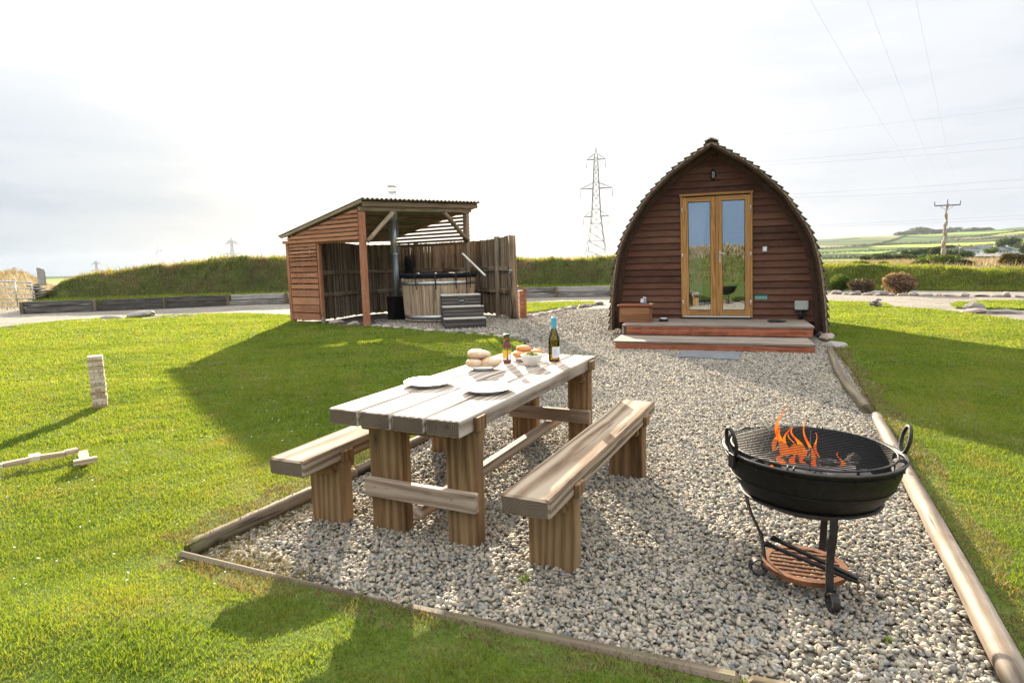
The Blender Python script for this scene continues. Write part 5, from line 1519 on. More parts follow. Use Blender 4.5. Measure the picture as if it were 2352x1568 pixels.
mb = MB(); mb.box((-.055, -.035, .072), (.058, .004, .078), Matrix.Rotation(.15, 3, 'Y')); mb.build('white_tag', M_LABEL, sp_)
bt_ = pod_thing('tube_of_cream', 'small white tube with a yellow end lying on the chest lid', 'tube', -1.16, -.72, .695)
mb = MB(); mb.tube([(0, 0, .012), (.045, 0, .012)], .010, 10); mb.build('tube_body', M_WPLAST, bt_)
mb = MB(); mb.tube([(.046, 0, .012), (.075, 0, .012)], .009, 10); mb.build('yellow_end', M_YLABEL, bt_)
db = thing('pet_bowl', 'black rubber bowl with a white lining on the upper step', 'bowl', (2.999, 11.69, .353), 0)
mb = MB(); mb.lathe([(0, .0), (.085, .0), (.092, .01), (.080, .058), (.076, .062)], 32); mb.build('outer_bowl', M_RUBBER, db)
mb = MB(); mb.lathe([(0, .03), (.055, .035), (.066, .058), (.076, .064), (.078, .060)], 32); mb.build('inner_bowl', M_WHITEC, db)
mb = MB(); pts = []
for i in range(120):
    a = i * .33; r_ = .085 + .028 * math.sin(a * .37) + .012 * math.sin(a * 1.7)
    pts.append(Vector((r_ * 1.5 * math.cos(a), r_ * .75 * math.sin(a), .008 + .012 * (1 + math.sin(a * .61)) + i * .0001)))
mb.tube(pts, .007, 6); o = mb.build('coiled_lead', M_RUBBER); o.location = (4.92, 11.02, .353); setp(o, 'coiled black cable lying on the upper step below the socket box', 'cable')
# slate slab
pA, pB, pC, pD = [Vector(A(*q)) for q in ((1571, 809), (1700, 812.5), (1697, 831), (1553, 823))]
c = (pA + pB + pC + pD) / 4; mb = MB(); mb.prism([(q - c)[:] for q in (pD, pC, pB, pA)], .03); o = mb.build('slate_slab', M_SLATE); o.location = (c.x, c.y, .008); setp(o, 'grey slate slab set in the gravel at the foot of the cabin steps', 'slab')

# ------------------------------------------------------------------ hot tub shelter
Apt = Vector((-3.84, 15.75)); P0 = Vector((-6.47, 17.62)); Bpt = Vector((-1.33, 18.52)); Rpt = P0 + (Bpt - Apt)
def SP(s, t, z): q = P0 + (Apt - P0) * s + (Bpt - Apt) * t; return Vector((q.x, q.y, z))
def rz_(s, t): return 2.455 + .685 * s + .155 * t
shd = thing('hot_tub_shelter', 'open red-brown timber shelter with slatted sides and a sloping corrugated roof over the hot tub', 'shelter', (0, 0, 0))
sd = (Apt - P0).normalized(); fdv = (Bpt - Apt).normalized()
MS = Matrix(((sd.x, -sd.y, 0), (sd.y, sd.x, 0), (0, 0, 1)))
def post(s, t, z1, mat, w=.13, nm='post'):
    q = SP(s, t, 0); mb = MB(); mb.box((q.x, q.y, z1 / 2), (w, w, z1), MS, ch=.008, axis=2); return mb.build(nm, mat, shd)
post(1, 0, 2.98, W_RED, .145); post(0, 0, 2.30, W_RED, .12); post(.435, 0, 2.28, W_RED, .09); post(1, 1, 3.13, W_BROWN, .14); post(0, 1, 2.45, W_BROWN, .12)
q = SP(.435, 0, .09); mb = MB(); mb.box(q + Vector((.03, -.09, 0)), (.10, .06, .20), MS, ch=.005, axis=2); mb.build('ground_block', W_DECK, shd)
def slat(mb, s0, s1, t, z0, z1, side=-1, th_=.022, off=.075, s0t=None, s1t=None):
    """horizontal board on a side wall between s0 and s1; upper edge may be cut shorter under the roof slope"""
    s0t = s0 if s0t is None else s0t; s1t = s1 if s1t is None else s1t
    nrm = Vector((-sd.y, sd.x, 0)) * side * -1
    nv = Vector((sd.y, -sd.x, 0)) * (1 if side < 0 else -1)
    a, b, c_, d_ = SP(s0, t, z0), SP(s1, t, z0), SP(s1t, t, z1), SP(s0t, t, z1)
    vs = [p + nv * off for p in (a, b, c_, d_)] + [p + nv * (off + th_) for p in (a, b, c_, d_)]
    L = (b - a).length
    g_ = [Vector((0, 0, 0)), Vector((L, 0, 0)), Vector((L, 0, z1 - z0)), Vector((0, 0, z1 - z0))] * 2
    mb.add(vs, [(0, 1, 2, 3), (7, 6, 5, 4), (0, 4, 5, 1), (1, 5, 6, 2), (2, 6, 7, 3), (3, 7, 4, 0)], g_)
mb = MB()
for (ya, yb_) in ((235, 270), (280, 312), (328, 360), (375, 408), (425, 455), (470, 530), (548, 610), (625, 685), (700, 762), (780, 838), (855, 945), (960, 1055), (1065, 1160), (1175, 1265)):
    slat(mb, .035, .42, 0, 2.25 * (1310 - yb_) / 1075, 2.25 * (1310 - ya) / 1075, off=.045)
mb.build('slatted_side_panel', W_RED, shd)
def s_at(z, t, drop): return (z + drop - 2.455 - .155 * t) / .685
mb = MB(); z = 2.285
while z < 3.02:
    z1 = z + .078
    a0 = max(-.045, s_at(z, 0, .05)); a1 = max(-.045, s_at(z1, 0, .05))
    slat(mb, a0, .985, 0, z, z1, off=.075, s0t=a1); z += .112
mb.build('slatted_gable', W_RED, shd)
mb = MB(); z = 2.20
while z < 3.2:
    z1 = z + .068
    a0 = max(-.02, s_at(z, 1, .03)); a1 = max(-.02, s_at(z1, 1, .03))
    slat(mb, a0, 1.02, 1, z, z1, side=1, off=.075, s0t=a1); z += .112
mb.build('slatted_gable', W_BROWN, shd)
# roof sheet
mb = MB(); nt, ns = 232, 8; vs = []; fs = []
for lay in (0, 1):
    for i in range(nt + 1):
        t = -.035 + 1.145 * i / nt
        for j in range(ns + 1):
            s = -.085 + 1.165 * j / ns; vs.append(SP(s, t, rz_(s, t) + .115 + .024 * math.cos(i / nt * 2 * PI * 29) + (0 if lay == 0 else -.012)))
n1 = (nt + 1) * (ns + 1)
for i in range(nt):
    for j in range(ns):
        k = i * (ns + 1) + j; fs.append((k, k + ns + 1, k + ns + 2, k + 1)); fs.append((n1 + k, n1 + k + 1, n1 + k + ns + 2, n1 + k + ns + 1))
    for j in (0, ns):
        k = i * (ns + 1) + j; fs.append((k, n1 + k, n1 + k + ns + 1, k + ns + 1))
for j in range(ns):
    for i in (0, nt): k = i * (ns + 1) + j; fs.append((k, k + 1, n1 + k + 1, n1 + k))
mb.add(vs, fs, smooth=True); mb.build('corrugated_roof', M_ROOF, shd)
def sbeam(s0, t0, z0, s1, t1, z1, w, h, mat, nm):
    mb = MB(); mb.beam(SP(s0, t0, z0), SP(s1, t1, z1), w, h, .006); return mb.build(nm, mat, shd)
sbeam(1.0, -.02, rz_(1, 0) - .085, 1.0, 1.06, rz_(1, 1.06) - .085, .06, .10, W_BROWN, 'front_beam')
sbeam(1.045, -.02, rz_(1, 0) + .030, 1.045, 1.09, rz_(1, 1.09) + .030, .03, .12, W_BROWN, 'front_fascia')
sbeam(-.04, -.035, rz_(-.04, 0) + .045, 1.06, -.035, rz_(1.06, 0) + .05, .028, .075, W_BROWN, 'barge_board')
sbeam(.0, .02, rz_(0, 0) - .04, .99, .02, rz_(.99, 0) - .04, .06, .10, W_RED, 'side_rafter')
sbeam(-.04, 1.09, rz_(-.04, 1.09) + .02, 1.05, 1.09, rz_(1.05, 1.09) + .02, .028, .11, W_BROWN, 'barge_board')
sbeam(.0, 1.0, rz_(0, 1) - .04, .99, 1.0, rz_(.99, 1) - .04, .06, .10, W_BROWN, 'side_rafter')
for s in (.05, .32, .64): sbeam(s, 0, rz_(s, 0) + .03, s, 1.08, rz_(s, 1.08) + .03, .05, .09, W_BROWN, 'purlin')
sbeam(0, 0, 2.40, 0, 1, 2.55, .05, .26, W_BROWN, 'rear_beam')
sbeam(.02, .0, 2.265, .98, .0, 2.265, .05, .07, W_RED, 'side_rail')
# braces
mb = MB(); n_ = 6; a = SP(1.03, .02, 2.22); b = SP(1.03, .245, 3.00); mb.tube([a.lerp(b, i / 5) for i in range(6)], .060, 12, jit=.03); mb.build('brace', W_BROWN, shd)
a = SP(1.03, .985, 2.30); b = SP(1.03, .74, 3.10); mb = MB(); mb.tube([a.lerp(b, i / 5) for i in range(6)], .066, 12, jit=.03); mb.build('brace', W_BROWN, shd)
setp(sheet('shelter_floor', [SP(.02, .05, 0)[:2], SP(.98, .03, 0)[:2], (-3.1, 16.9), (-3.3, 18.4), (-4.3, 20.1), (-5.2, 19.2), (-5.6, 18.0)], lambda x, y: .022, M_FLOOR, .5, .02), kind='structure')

# palisade fence
fpts = [Vector(q) for q in ((-6.50, 17.80), (-5.98, 17.55), (-5.45, 17.75), (-5.20, 18.4), (-4.95, 19.3), (-4.35, 20.1), (-3.5, 20.65), (-2.6, 20.75), (-1.85, 20.3), (-1.25, 19.5), (-.75, 18.75), (-.30, 17.95), (.02, 16.95))]
fen = thing('palisade_fence', 'tall curved fence of close upright split stakes wrapping round behind the hot tub', 'fence', (0, 0, 0))
def cr(pts, n=12):
    out = []
    for i in range(len(pts) - 1):
        p0, p1, p2, p3 = pts[max(i - 1, 0)], pts[i], pts[i + 1], pts[min(i + 2, len(pts) - 1)]
        for k in range(n):
            t = k / n; out.append(.5 * ((2 * p1) + (p2 - p0) * t + (2 * p0 - 5 * p1 + 4 * p2 - p3) * t * t + (3 * p1 - p0 - 3 * p2 + p3) * t ** 3))
    out.append(pts[-1]); return out
cv = cr(fpts); Ls = [0]
for i in range(1, len(cv)): Ls.append(Ls[-1] + (cv[i] - cv[i - 1]).length)
def at_len(s):
    i = min(len(Ls) - 2, max(0, int(np.searchsorted(Ls, s)) - 1)); t = (s - Ls[i]) / max(1e-6, Ls[i + 1] - Ls[i]); p = cv[i].lerp(cv[i + 1], t); d = (cv[i + 1] - cv[i]).normalized(); return p, d
mb = MB(); s = .0; TOT = Ls[-1]
OFS = .7
while s < TOT:
    w = random.uniform(.056, .082); p, d = at_len(s + w / 2); f = (s / TOT)
    h = 2.30 + .05 * f + .02 * math.sin(s * 1.3) + random.uniform(-.014, .014); zb = random.uniform(.03, .08)
    nin = Vector((d.y, -d.x))                       # towards the tub
    lean = random.uniform(-.002, .002)
    prof = [(-w / 2 + .001, -.006), (-w * .42, .020), (-w * .20, .038), (w * .04, .043), (w * .26, .034), (w * .44, .016), (w / 2 - .001, -.006)]
    vs = []; g_ = []
    for z in (zb, h * .5, h):
        for (a_, b_) in prof:
            q = p + d * (a_ + lean * z) + nin * (b_ + random.uniform(-.002, .002)); vs.append(Vector((q.x, q.y, z))); g_.append(Vector((z, a_, b_)))
    m_ = len(prof); fs = []
    for l in range(2):
        for k in range(m_ - 1): fs.append((l * m_ + k, l * m_ + k + 1, (l + 1) * m_ + k + 1, (l + 1) * m_ + k))
        fs.append((l * m_ + m_ - 1, l * m_, (l + 1) * m_, (l + 1) * m_ + m_ - 1))
    fs.append(tuple(range(2 * m_, 3 * m_)))
    mb.add(vs, fs, g_)
    s += w * .965
mb.build('palisade', W_PALI, fen)
for (zr, hh) in ((1.43, .12), (.78, .12)):
    s = .5
    for (sa__, sb__) in ((.9, 3.2), (3.2, 5.2), (5.2, 7.4), (7.4, 9.2), (9.2, TOT - .12)):
        (a, da), (b, db_) = at_len(sa__), at_len(sb__); mb = MB(); n1_ = Vector((da.y, -da.x)) * .068; n2_ = Vector((db_.y, -db_.x)) * .068
        k_ = 5; prev = None
        for i in range(k_):
            (u_, du), (v_, dv) = at_len(sa__ + (sb__ - sa__) * i / k_), at_len(sa__ + (sb__ - sa__) * (i + 1) / k_)
            nu = Vector((du.y, -du.x)) * .068; nv_ = Vector((dv.y, -dv.x)) * .068
            mb.beam((u_.x + nu.x, u_.y + nu.y, zr + random.uniform(-.006, .006)), (v_.x + nv_.x, v_.y + nv_.y, zr), .05, hh, .004)
        mb.build('rail', W_PALI, fen)
for sp in (5.1, 7.5, 9.4):
    p, d = at_len(sp); nin = Vector((d.y, -d.x)) * .07; mb = MB(); mb.tube([(p.x + nin.x, p.y + nin.y, 0), (p.x + nin.x, p.y + nin.y, 2.38)], .085, 10, jit=.03, smooth=False); mb.build('fence_post', W_PALI, fen)
mb = MB(); mb.tube([(.085 - .03 * i / 8, 16.78, -.02 + 2.36 * i / 8) for i in range(9)], [.122, .118, .112, .110, .116, .108, .106, .104, .102], 16, jit=.03); mb.build('end_post', W_POLE, fen)
mb = MB(); mb.tube([(.0, 16.66, 1.36), (-.002, 16.62, 1.34)], .055, 12); mb.build('round_box', M_GALV, fen)
mb = MB(); mb.tube([(-.005, 16.655, 1.3), (.02, 16.65, 1.05), (-.015, 16.66, .7), (.03, 16.66, .35), (.02, 16.66, .03)], .014, 6); mb.build('cable', M_RUBBER, fen)

# small red log box behind the fence end
lb_ = thing('log_box', 'small red-brown lidded box standing behind the end post of the fence', 'box', (.30, 17.25, 0), R(6))
mb = MB(); 
for k in range(6): mb.box((0, 0, .07 + k * .132), (.16, .55, .124), ch=.004, axis=1)
mb.box((.085, -.27, .42), (.05, .05, .84), ch=.004, axis=2); mb.build('box_body', W_RED, lb_)
mb = MB(); mb.box((.01, 0, .885), (.30, .66, .025), Matrix.Rotation(.38, 3, 'Y'), ch=.003, axis=1); mb.build('sloping_lid', W_RED, lb_)

# black robe hanging on the fence
mb = MB(); prof = [(.02, 1.93), (.10, 1.88), (.15, 1.72), (.14, 1.5), (.16, 1.3), (.19, 1.15), (.17, 1.10), (.0, 1.12)]
mb.lathe(prof, 20, c=(0, 0, 0), sy=.45)
for i, v in enumerate(mb.v): mb.v[i] = (v[0] + .02 * math.sin(v[2] * 9), v[1] + .015 * math.sin(v[0] * 60), v[2])
o = mb.build('hanging_robe', M_CLOTH); p, d = at_len(4.8); o.location = (p.x + d.y * .16, p.y - d.x * .16, 0); setp(o, 'dark robe hanging on the fence inside the shelter', 'robe')

# ------------------------------------------------------------------ hot tub, stove, steps
TBX, TBY = -2.06, 17.08
tub = thing('hot_tub', 'round wooden hot tub with metal bands and a black vinyl lid under the shelter', 'hot tub', (TBX, TBY, 0))
mb = MB(); ns_ = 66
for i in range(ns_):
    a0, a1 = 2 * PI * (i + .03) / ns_, 2 * PI * (i + .97) / ns_; am = (a0 + a1) / 2
    r0, r1 = .975 + random.uniform(-.003, .003), 1.045 + random.uniform(-.003, .003)
    vs = []; g_ = []
    for (z, r_) in ((.055, r0), (1.26, r1)):
        for (a, dd) in ((a0, -.004), (am, .004), (a1, -.004), (a1, -.045), (a0, -.045)): vs.append(Vector(((r_ + dd) * math.cos(a), (r_ + dd) * math.sin(a), z))); g_.append(Vector((z, (a - am) * r_, dd)))
    mb.add(vs, [(0, 1, 6, 5), (1, 2, 7, 6), (2, 3, 8, 7), (3, 4, 9, 8), (4, 0, 5, 9), (5, 6, 7, 8, 9)], g_)
mb.build('staves', W_TUB, tub)
def band(z0, z1, r0, r1):
    mb = MB(); mb.lathe([(r0 - .003, z0), (r0 + .004, z0), (r1 + .004, z1), (r1 - .003, z1)], 72); return mb.build('metal_band', M_GALV, tub)
band(.115, .215, .986, .992); band(1.045, 1.130, 1.040, 1.045)
mb = MB(); mb.lathe([(.93, 0), (.95, .0), (.955, .055), (.9, .06)], 64); mb.build('base_ring', M_RUBBER, tub)
mb = MB(); mb.lathe([(1.062, 1.225), (1.072, 1.23), (1.082, 1.29), (1.085, 1.335), (1.05, 1.352), (.8, 1.356), (.4, 1.360), (0, 1.362)], 96)
for i, v in enumerate(mb.v):
    a = math.atan2(v[1], v[0]); k = 1 + .004 * math.sin(a * 23) + .003 * math.sin(a * 41 + v[2] * 30); mb.v[i] = (v[0] * k, v[1] * k, v[2] + .006 * math.sin(a * 9) * (1 if v[2] > 1.3 else .5))
lid = mb.build('vinyl_lid', M_VINYL, tub)
for a in (R(-88), R(-58), R(-118), R(-30)):
    mb = MB(); dr = Vector((math.cos(a), math.sin(a), 0)); tg = Vector((-dr.y, dr.x, 0))
    strap(mb, [dr * .7 + Vector((0, 0, 1.362)), dr * 1.05 + Vector((0, 0, 1.358)), dr * 1.093 + Vector((0, 0, 1.33)), dr * 1.095 + Vector((0, 0, 1.22)), dr * 1.085 + tg * .01 + Vector((0, 0, 1.05)), dr * 1.075 + tg * .02 + Vector((0, 0, .93))], .035, .004, tg); mb.build('strap', M_RUBBER, lid)
a = R(-150); mb = MB(); mb.box((1.06 * math.cos(a), 1.06 * math.sin(a), 1.19), (.05, .05, .09), ch=.005); mb.build('tap_fitting', M_GPLAST, tub)

stv = thing('wood_stove', 'dark external stove with a tall flue rising through the shelter roof beside the tub', 'stove', (-3.33, 17.42, 0), R(35))
mb = MB(); mb.box((0, .1, .36), (.38, .42, .68), ch=.012); mb.build('firebox', M_IRON, stv)
mb = MB(); mb.tube([(0, 0, .66), (0, 0, 1.92)], .082, 20); mb.build('lower_flue', M_FLUED, stv)
mb = MB(); mb.tube([(0, 0, 1.90), (0, 0, 2.90)], .070, 20); mb.tube([(0, 0, 1.895), (0, 0, 1.93)], .088, 20); fl_ = mb.build('upper_flue', M_STEEL, stv)
mb = MB()
for k in range(13):
    z = 1.96 + k * .072
    for sg in (-1, 1):
        ax = Vector((math.cos(R(-35)), math.sin(R(-35)), 0)) * sg
        mb.box(ax * .112 + Vector((0, 0, z)), (.055, .05, .012), Matrix.Rotation(R(-35), 3, 'Z') @ Matrix.Rotation(-sg * .6, 3, 'Y'))
for sg in (-1, 1):
    ax = Vector((math.cos(R(-35)), math.sin(R(-35)), 0)) * sg; mb.tube([ax * .098 + Vector((0, 0, 1.93)), ax * .098 + Vector((0, 0, 2.88))], .006, 6)
mb.build('heat_guard', M_GALV, fl_)
mb = MB(); mb.tube([(0, 0, 2.88), (0, 0, 3.66)], .112, 24); mb.lathe([(.112, 3.655), (.118, 3.66), (.118, 3.70), (.0, 3.70)], 24); mb.build('chimney_pipe', M_STEEL, stv)
mb = MB(); mb.lathe([(.0, 3.875), (.10, 3.86), (.165, 3.835), (.165, 3.83), (.10, 3.85), (0, 3.862)], 28)
for k in range(4): a = PI / 2 * k + .4; mb.tube([(.085 * math.cos(a), .085 * math.sin(a), 3.69), (.085 * math.cos(a), .085 * math.sin(a), 3.86)], .008, 6)
mb.build('cowl', M_GALV, stv)

ts = thing('tub_steps', 'dark three-tread steps with pale nosings and a round emblem, beside the hot tub', 'steps', (-1.616, 14.37, 0), .178)
TWd = 1.01; lv = [(0, .262), (.42, .530), (.85, .800)]
for i, (y0, z1) in enumerate(lv):
    zb = 0.02 if i == 0 else lv[i - 1][1]; nb = 2 if i == 0 else 3
    mb = MB(); hh = (z1 - .03 - zb) / nb
    for k in range(nb): mb.box((TWd / 2, y0 + .012, zb + hh * (k + .5)), (TWd, .022, hh - .007), ch=.002, axis=0)
    mb.build('riser', W_COMP, ts)
    mb = MB()
    for k in range(1, nb): mb.box((TWd / 2, y0 + .012, zb + hh * k), (TWd - .01, .018, .008), axis=0)
    mb.build('pale_line', W_TRIM, ts)
    y2 = (lv[i + 1][0] if i < 2 else 1.50) + .02
    mb = MB(); n_ = max(1, int(round((y2 - y0) / .15)))
    for k in range(n_): mb.box((TWd / 2, y0 - .018 + (y2 - y0 + .0) * (k + .5) / n_, z1 - .0125), (TWd + .02, (y2 - y0) / n_ - .006, .025), ch=.003, axis=0)
    mb.build('tread', W_TRIM, ts)
mb = MB()
for sx in (.012, TWd - .012):
    for i, (y0, z1) in enumerate(lv):
        zb = .02 if i == 0 else lv[i - 1][1] - .01; n_ = 2
        for k in range(n_):
            hh = (z1 - .03 - zb) / n_; mb.box((sx, (y0 + 1.5) / 2 + .012, zb + hh * (k + .5)), (.022, 1.5 - y0 - .03, hh - .006), ch=.002, axis=1)
mb.build('side_panel', W_COMP, ts)
mb = MB(); ez = .655; ex = .505
rrp = []
for i in range(40):
    a = 2 * PI * i / 40; k = .104 * (1 + .10 * math.cos(3 * (a)))
    rrp.append(Vector((ex + k * math.cos(a), .85 - .012, ez + k * math.sin(a))))
mb.tube(rrp, .007, 6, closed=True); em = mb.build('emblem_ring', simple('emblem_grey', (.13, .13, .125), .5), ts)
mb = MB(); vs = [Vector((ex + (p.x - ex) * .96, .85 - .006, ez + (p.z - ez) * .96)) for p in rrp]; mb.add(vs + [v + Vector((0, .004, 0)) for v in vs], [tuple(range(40)), tuple(range(40, 80))[::-1]]); mb.build('emblem_plate', W_COMP, em)
text('LUCEA', .040, M_TEXT, em, Matrix.Translation((ex, .85 - .012, ez - .002)) @ RX, bold=.001)
hr_ = thing('handrail', 'sloping pale handrail on two thin dark posts beside the tub steps', 'handrail', (-1.616, 14.37, 0), .178)
mb = MB(); mb.beam((.62, 1.42, 1.86), (1.06, .32, 1.28), .05, .035, .006); mb.build('rail', W_TRIM, hr_)
mb = MB(); mb.tube([(.70, 1.33, .80), (.69, 1.32, 1.80)], .017, 10); mb.build('rail_post', M_IRON, hr_)
mb = MB(); mb.tube([(.97, .55, .53), (.985, .53, 1.38)], .017, 10); mb.build('rail_post', M_IRON, hr_)

# ------------------------------------------------------------------ edging stones
def rock(x, y, sx, sy, sz, rz, label, grp=None, mat=None, z=0.0, seed=None, nm='edging_stone', cat='stone'):
    rs = random.Random(seed if seed is not None else random.random())
    bm = bmesh.new(); bmesh.ops.create_icosphere(bm, subdivisions=2, radius=1)
    dirs = [(Vector((rs.gauss(0, 1), rs.gauss(0, 1), rs.gauss(0, .8))).normalized(), rs.uniform(.62, .85)) for _ in range(11)]
    for v in bm.verts:
        d = v.co.normalized(); r_ = 1.0
        for n_, h_ in dirs:
            q = d.dot(n_)
            if q > .05: r_ = min(r_, h_ / q)
        v.co = d * r_ * rs.uniform(.97, 1.03)
        v.co = Vector((v.co.x * sx, v.co.y * sy, v.co.z * sz))
    me = bpy.data.meshes.new(nm); bm.to_mesh(me); bm.free()
    a = me.attributes.new('rnd', 'FLOAT', 'POINT'); a.data.foreach_set('value', [rs.random()] * len(me.vertices))
    me.materials.append(mat or M_ROCK); o = bpy.data.objects.new(nm, me); col.objects.link(o); o.location = (x, y, z + sz * .55); o.rotation_euler = (rs.uniform(-.1, .1), rs.uniform(-.1, .1), rz)
    return setp(o, label, cat, grp)
def row(px, label, grp, sx=(.16, .26), sy=(.09, .14), sz=(.04, .07)):
    cnt = 0
    for i in range(len(px) - 1):
        a, b = Vector(A(*px[i])), Vector(A(*px[i + 1])); L = (b - a).length; ang = math.atan2((b - a).y, (b - a).x); s = 0
        while s < L:
            l = random.uniform(*sx); p = a.lerp(b, min(1, (s + l) / L))
            rock(p.x + random.uniform(-.03, .03), p.y + random.uniform(-.03, .03), l, random.uniform(*sy), random.uniform(*sz), ang + random.uniform(-.2, .2), '%s %s' % (ORDN[cnt % 29], label), grp, seed=random.random()); s += l * 1.9; cnt += 1
row([(856, 752), (950, 759), (1040, 766), (1110, 773), (1165, 781)], 'stone from the shelter post along the lawn edge before the hot tub', 'stones edging the lawn before the shelter', (.14, .26))
row([(1204, 732), (1250, 723), (1300, 712), (1350, 704), (1380, 700)], 'stone from the fence along the lawn strip between shelter and cabin', 'stones edging the lawn behind the shelter', (.14, .26), sz=(.05, .09))
row([(0, 754), (120, 746), (250, 737), (420, 729), (520, 725)], 'half-buried stone from the left along the far left lawn edge', 'stones along the drive at the far left lawn edge', (.2, .5), (.1, .2), (.02, .05))
row([(2200, 719), (2262, 719.5), (2352, 720.5)], 'dark flat stone from the left before the small grass island', 'stones edging the grass island', (.22, .45), (.12, .2), (.07, .11))
row([(2205, 697), (2270, 694), (2352, 693)], 'small dark stone from the left behind the grass island', 'stones edging the far side of the grass island', (.2, .4), (.1, .15), (.03, .06))
row([(1905, 675), (1960, 677), (2030, 679), (2110, 679), (2200, 681), (2300, 682), (2352, 683)], 'pinkish grey rock from the cabin along the foot of the right-hand bank', 'rocks along the foot of the right-hand bank', (.12, .34), (.1, .2), (.05, .14))
p = A(1203, 789); rock(p[0], p[1], .13, .10, .085, .3, 'square pale-topped stone block at the lawn corner behind the sauce bottle', seed=3)
p = A(1180, 777); rock(p[0], p[1], .17, .08, .06, -.2, 'long pale cylindrical stone beside the square block at the lawn corner', seed=4)
p = A(1230, 797); rock(p[0] - .1, p[1], .07, .06, .05, .1, 'small grey stone just right of the square block', seed=41)
p = A(775, 744); rock(p[0], p[1], .30, .15, .09, .1, 'broad pale rock on the floor left of the middle shelter post', seed=5)
p = A(812, 747); rock(p[0], p[1], .22, .12, .075, .0, 'brown rock touching the foot of the middle shelter post', seed=6)
p = A(1898, 782); rock(p[0], p[1], .17, .26, .10, -.2, 'grey-white rock at the right corner of the cabin', seed=7)
p = A(1921, 800); rock(p[0], p[1], .20, .30, .085, -.45, 'large pinkish layered rock at the head of the log edging', seed=8)
p = A(1875, 772); rock(p[0], p[1], .14, .16, .10, .2, 'dark rock under the right corner of the cabin', seed=9)
p = A(320, 729); rock(p[0], p[1] + .2, .62, .3, .15, .1, 'large pale boulder on the drive edge behind the left lawn', seed=10)
p = A(255, 734); rock(p[0], p[1] + .1, .55, .25, .08, .1, 'long flat brown rock left of the large pale boulder', seed=12)
p = A(2240, 716); rock(p[0], p[1], .36, .2, .19, .1, 'large square dark rock at the front of the grass island', seed=14)
p0_ = A(2012, 707)
cn = thing('stone_cairn', 'low heap of flat stones at the lawn corner right of the cabin', 'cairn', (p0_[0], p0_[1], 0))
for i, (dx, dy, z, s) in enumerate(((0, 0, 0, .20), (-.12, .03, .0, .16), (.16, 0, 0, .17), (.02, 0, .09, .19), (-.03, .02, .16, .15), (.05, 0, .22, .13), (-.14, 0, .10, .10))):
    o = rock(dx, dy, s, s * .7, .055, random.uniform(0, 3), None, None, z=z, seed=20 + i, nm='flat_stone')
    for k in ('category', 'label'):
        if k in o: del o[k]
    o.parent = cn

# ------------------------------------------------------------------ block tower and blocks on the lawn
JX, JY = -4.707, 6.523; JA = math.atan2(.071, .112)
zj = hl(JX, JY) + .018
blk = MB(); blk.box((0, 0, 0), (.142, .0455, .0365), ch=.0022, axis=0)
proto = None
GJ = 'pine blocks stacked in the lawn game tower'
def block(x, y, z, rz, label, grp, variant=0):
    global proto
    mb = MB(); mb.box((0, 0, 0), (.142, .0455, .0365), ch=.0022, axis=0)
    o = mb.build('wooden_block', W_PINE); o.location = (x, y, z); o.rotation_euler = (0, 0, rz)
    return setp(o, label, 'wooden block', grp)
cx = JX + .071 * math.cos(JA) - .071 * math.sin(JA); cy = JY + .071 * math.sin(JA) + .071 * math.cos(JA)
ORD = ['lowest', 'second', 'third', 'fourth', 'fifth', 'sixth', 'seventh', 'eighth', 'ninth', 'tenth', 'eleventh', 'twelfth', 'thirteenth', 'fourteenth', 'fifteenth', 'topmost']
for L in range(16):
    dx_, dy_ = random.uniform(-.004, .004), random.uniform(-.004, .004); lean = -.0006 * L * L * .3
    for k in (-1, 0, 1):
        a = JA + (0 if L % 2 == 0 else PI / 2) + random.uniform(-.02, .02); off = k * .0474
        ox_, oy_ = (-math.sin(a) * off, math.cos(a) * off)
        pos = {-1: 'nearest or right-hand', 0: 'middle', 1: 'far or left-hand'}[k]
        sl_ = random.uniform(-.006, .006)
        block(cx + ox_ + dx_ + math.cos(a) * sl_, cy + oy_ + dy_ + math.sin(a) * sl_, zj + L * .0368, a, '%s pine block in the %s layer of the lawn game tower' % (pos, ORD[L]), GJ)
GB = 'pine blocks lying on the left lawn'
def J(x, y): return at(x / 3.734 * .8164, (980 + y / 3.734) * .8164, .11)
def lay(pA_, pB_, label, z=.125, w=.0455, h=.0365):
    a, b = J(*pA_), J(*pB_); c = (a + b) / 2; L = (Vector((b.x - a.x, b.y - a.y))).length; an = math.atan2(b.y - a.y, b.x - a.x)
    mb = MB(); mb.box((0, 0, 0), (L, w, h), ch=.002, axis=0); o = mb.build('wooden_block', W_PINE); o.location = (c.x, c.y, z); o.rotation_euler = (0, 0, an)
    setp(o, label, 'wooden block', GB)
lay((-160, 1275), (35, 1250), 'pine block leaving the left edge of the photo in the row on the lawn')
lay((32, 1245), (305, 1190), 'leftmost long thin pine block of the row lying on the lawn')
lay((305, 1175), (425, 1155), 'square-looking pine block lying flat in the middle of the row on the lawn', .128, .10)
lay((428, 1163), (680, 1125), 'long thin pine block between the flat square one and the bent end of the row')
lay((682, 1115), (822, 1085), 'pine block meeting the wide flat ones at the bend of the row')
q4 = [J(815, 1080), J(918, 1062), J(945, 1165), J(836, 1188)]; qc = sum(q4, Vector()) / 4
mb = MB(); mb.prism([(q - qc)[:2] for q in reversed(q4)], .036); o = mb.build('wooden_block', W_PINE); o.location = (qc.x, qc.y, .075); setp(o, 'wide flat pine block lying crosswise at the bend of the row', 'wooden block', GB)
lay((772, 1222), (1025, 1175), 'pine block lying alone at the lower right end of the row')
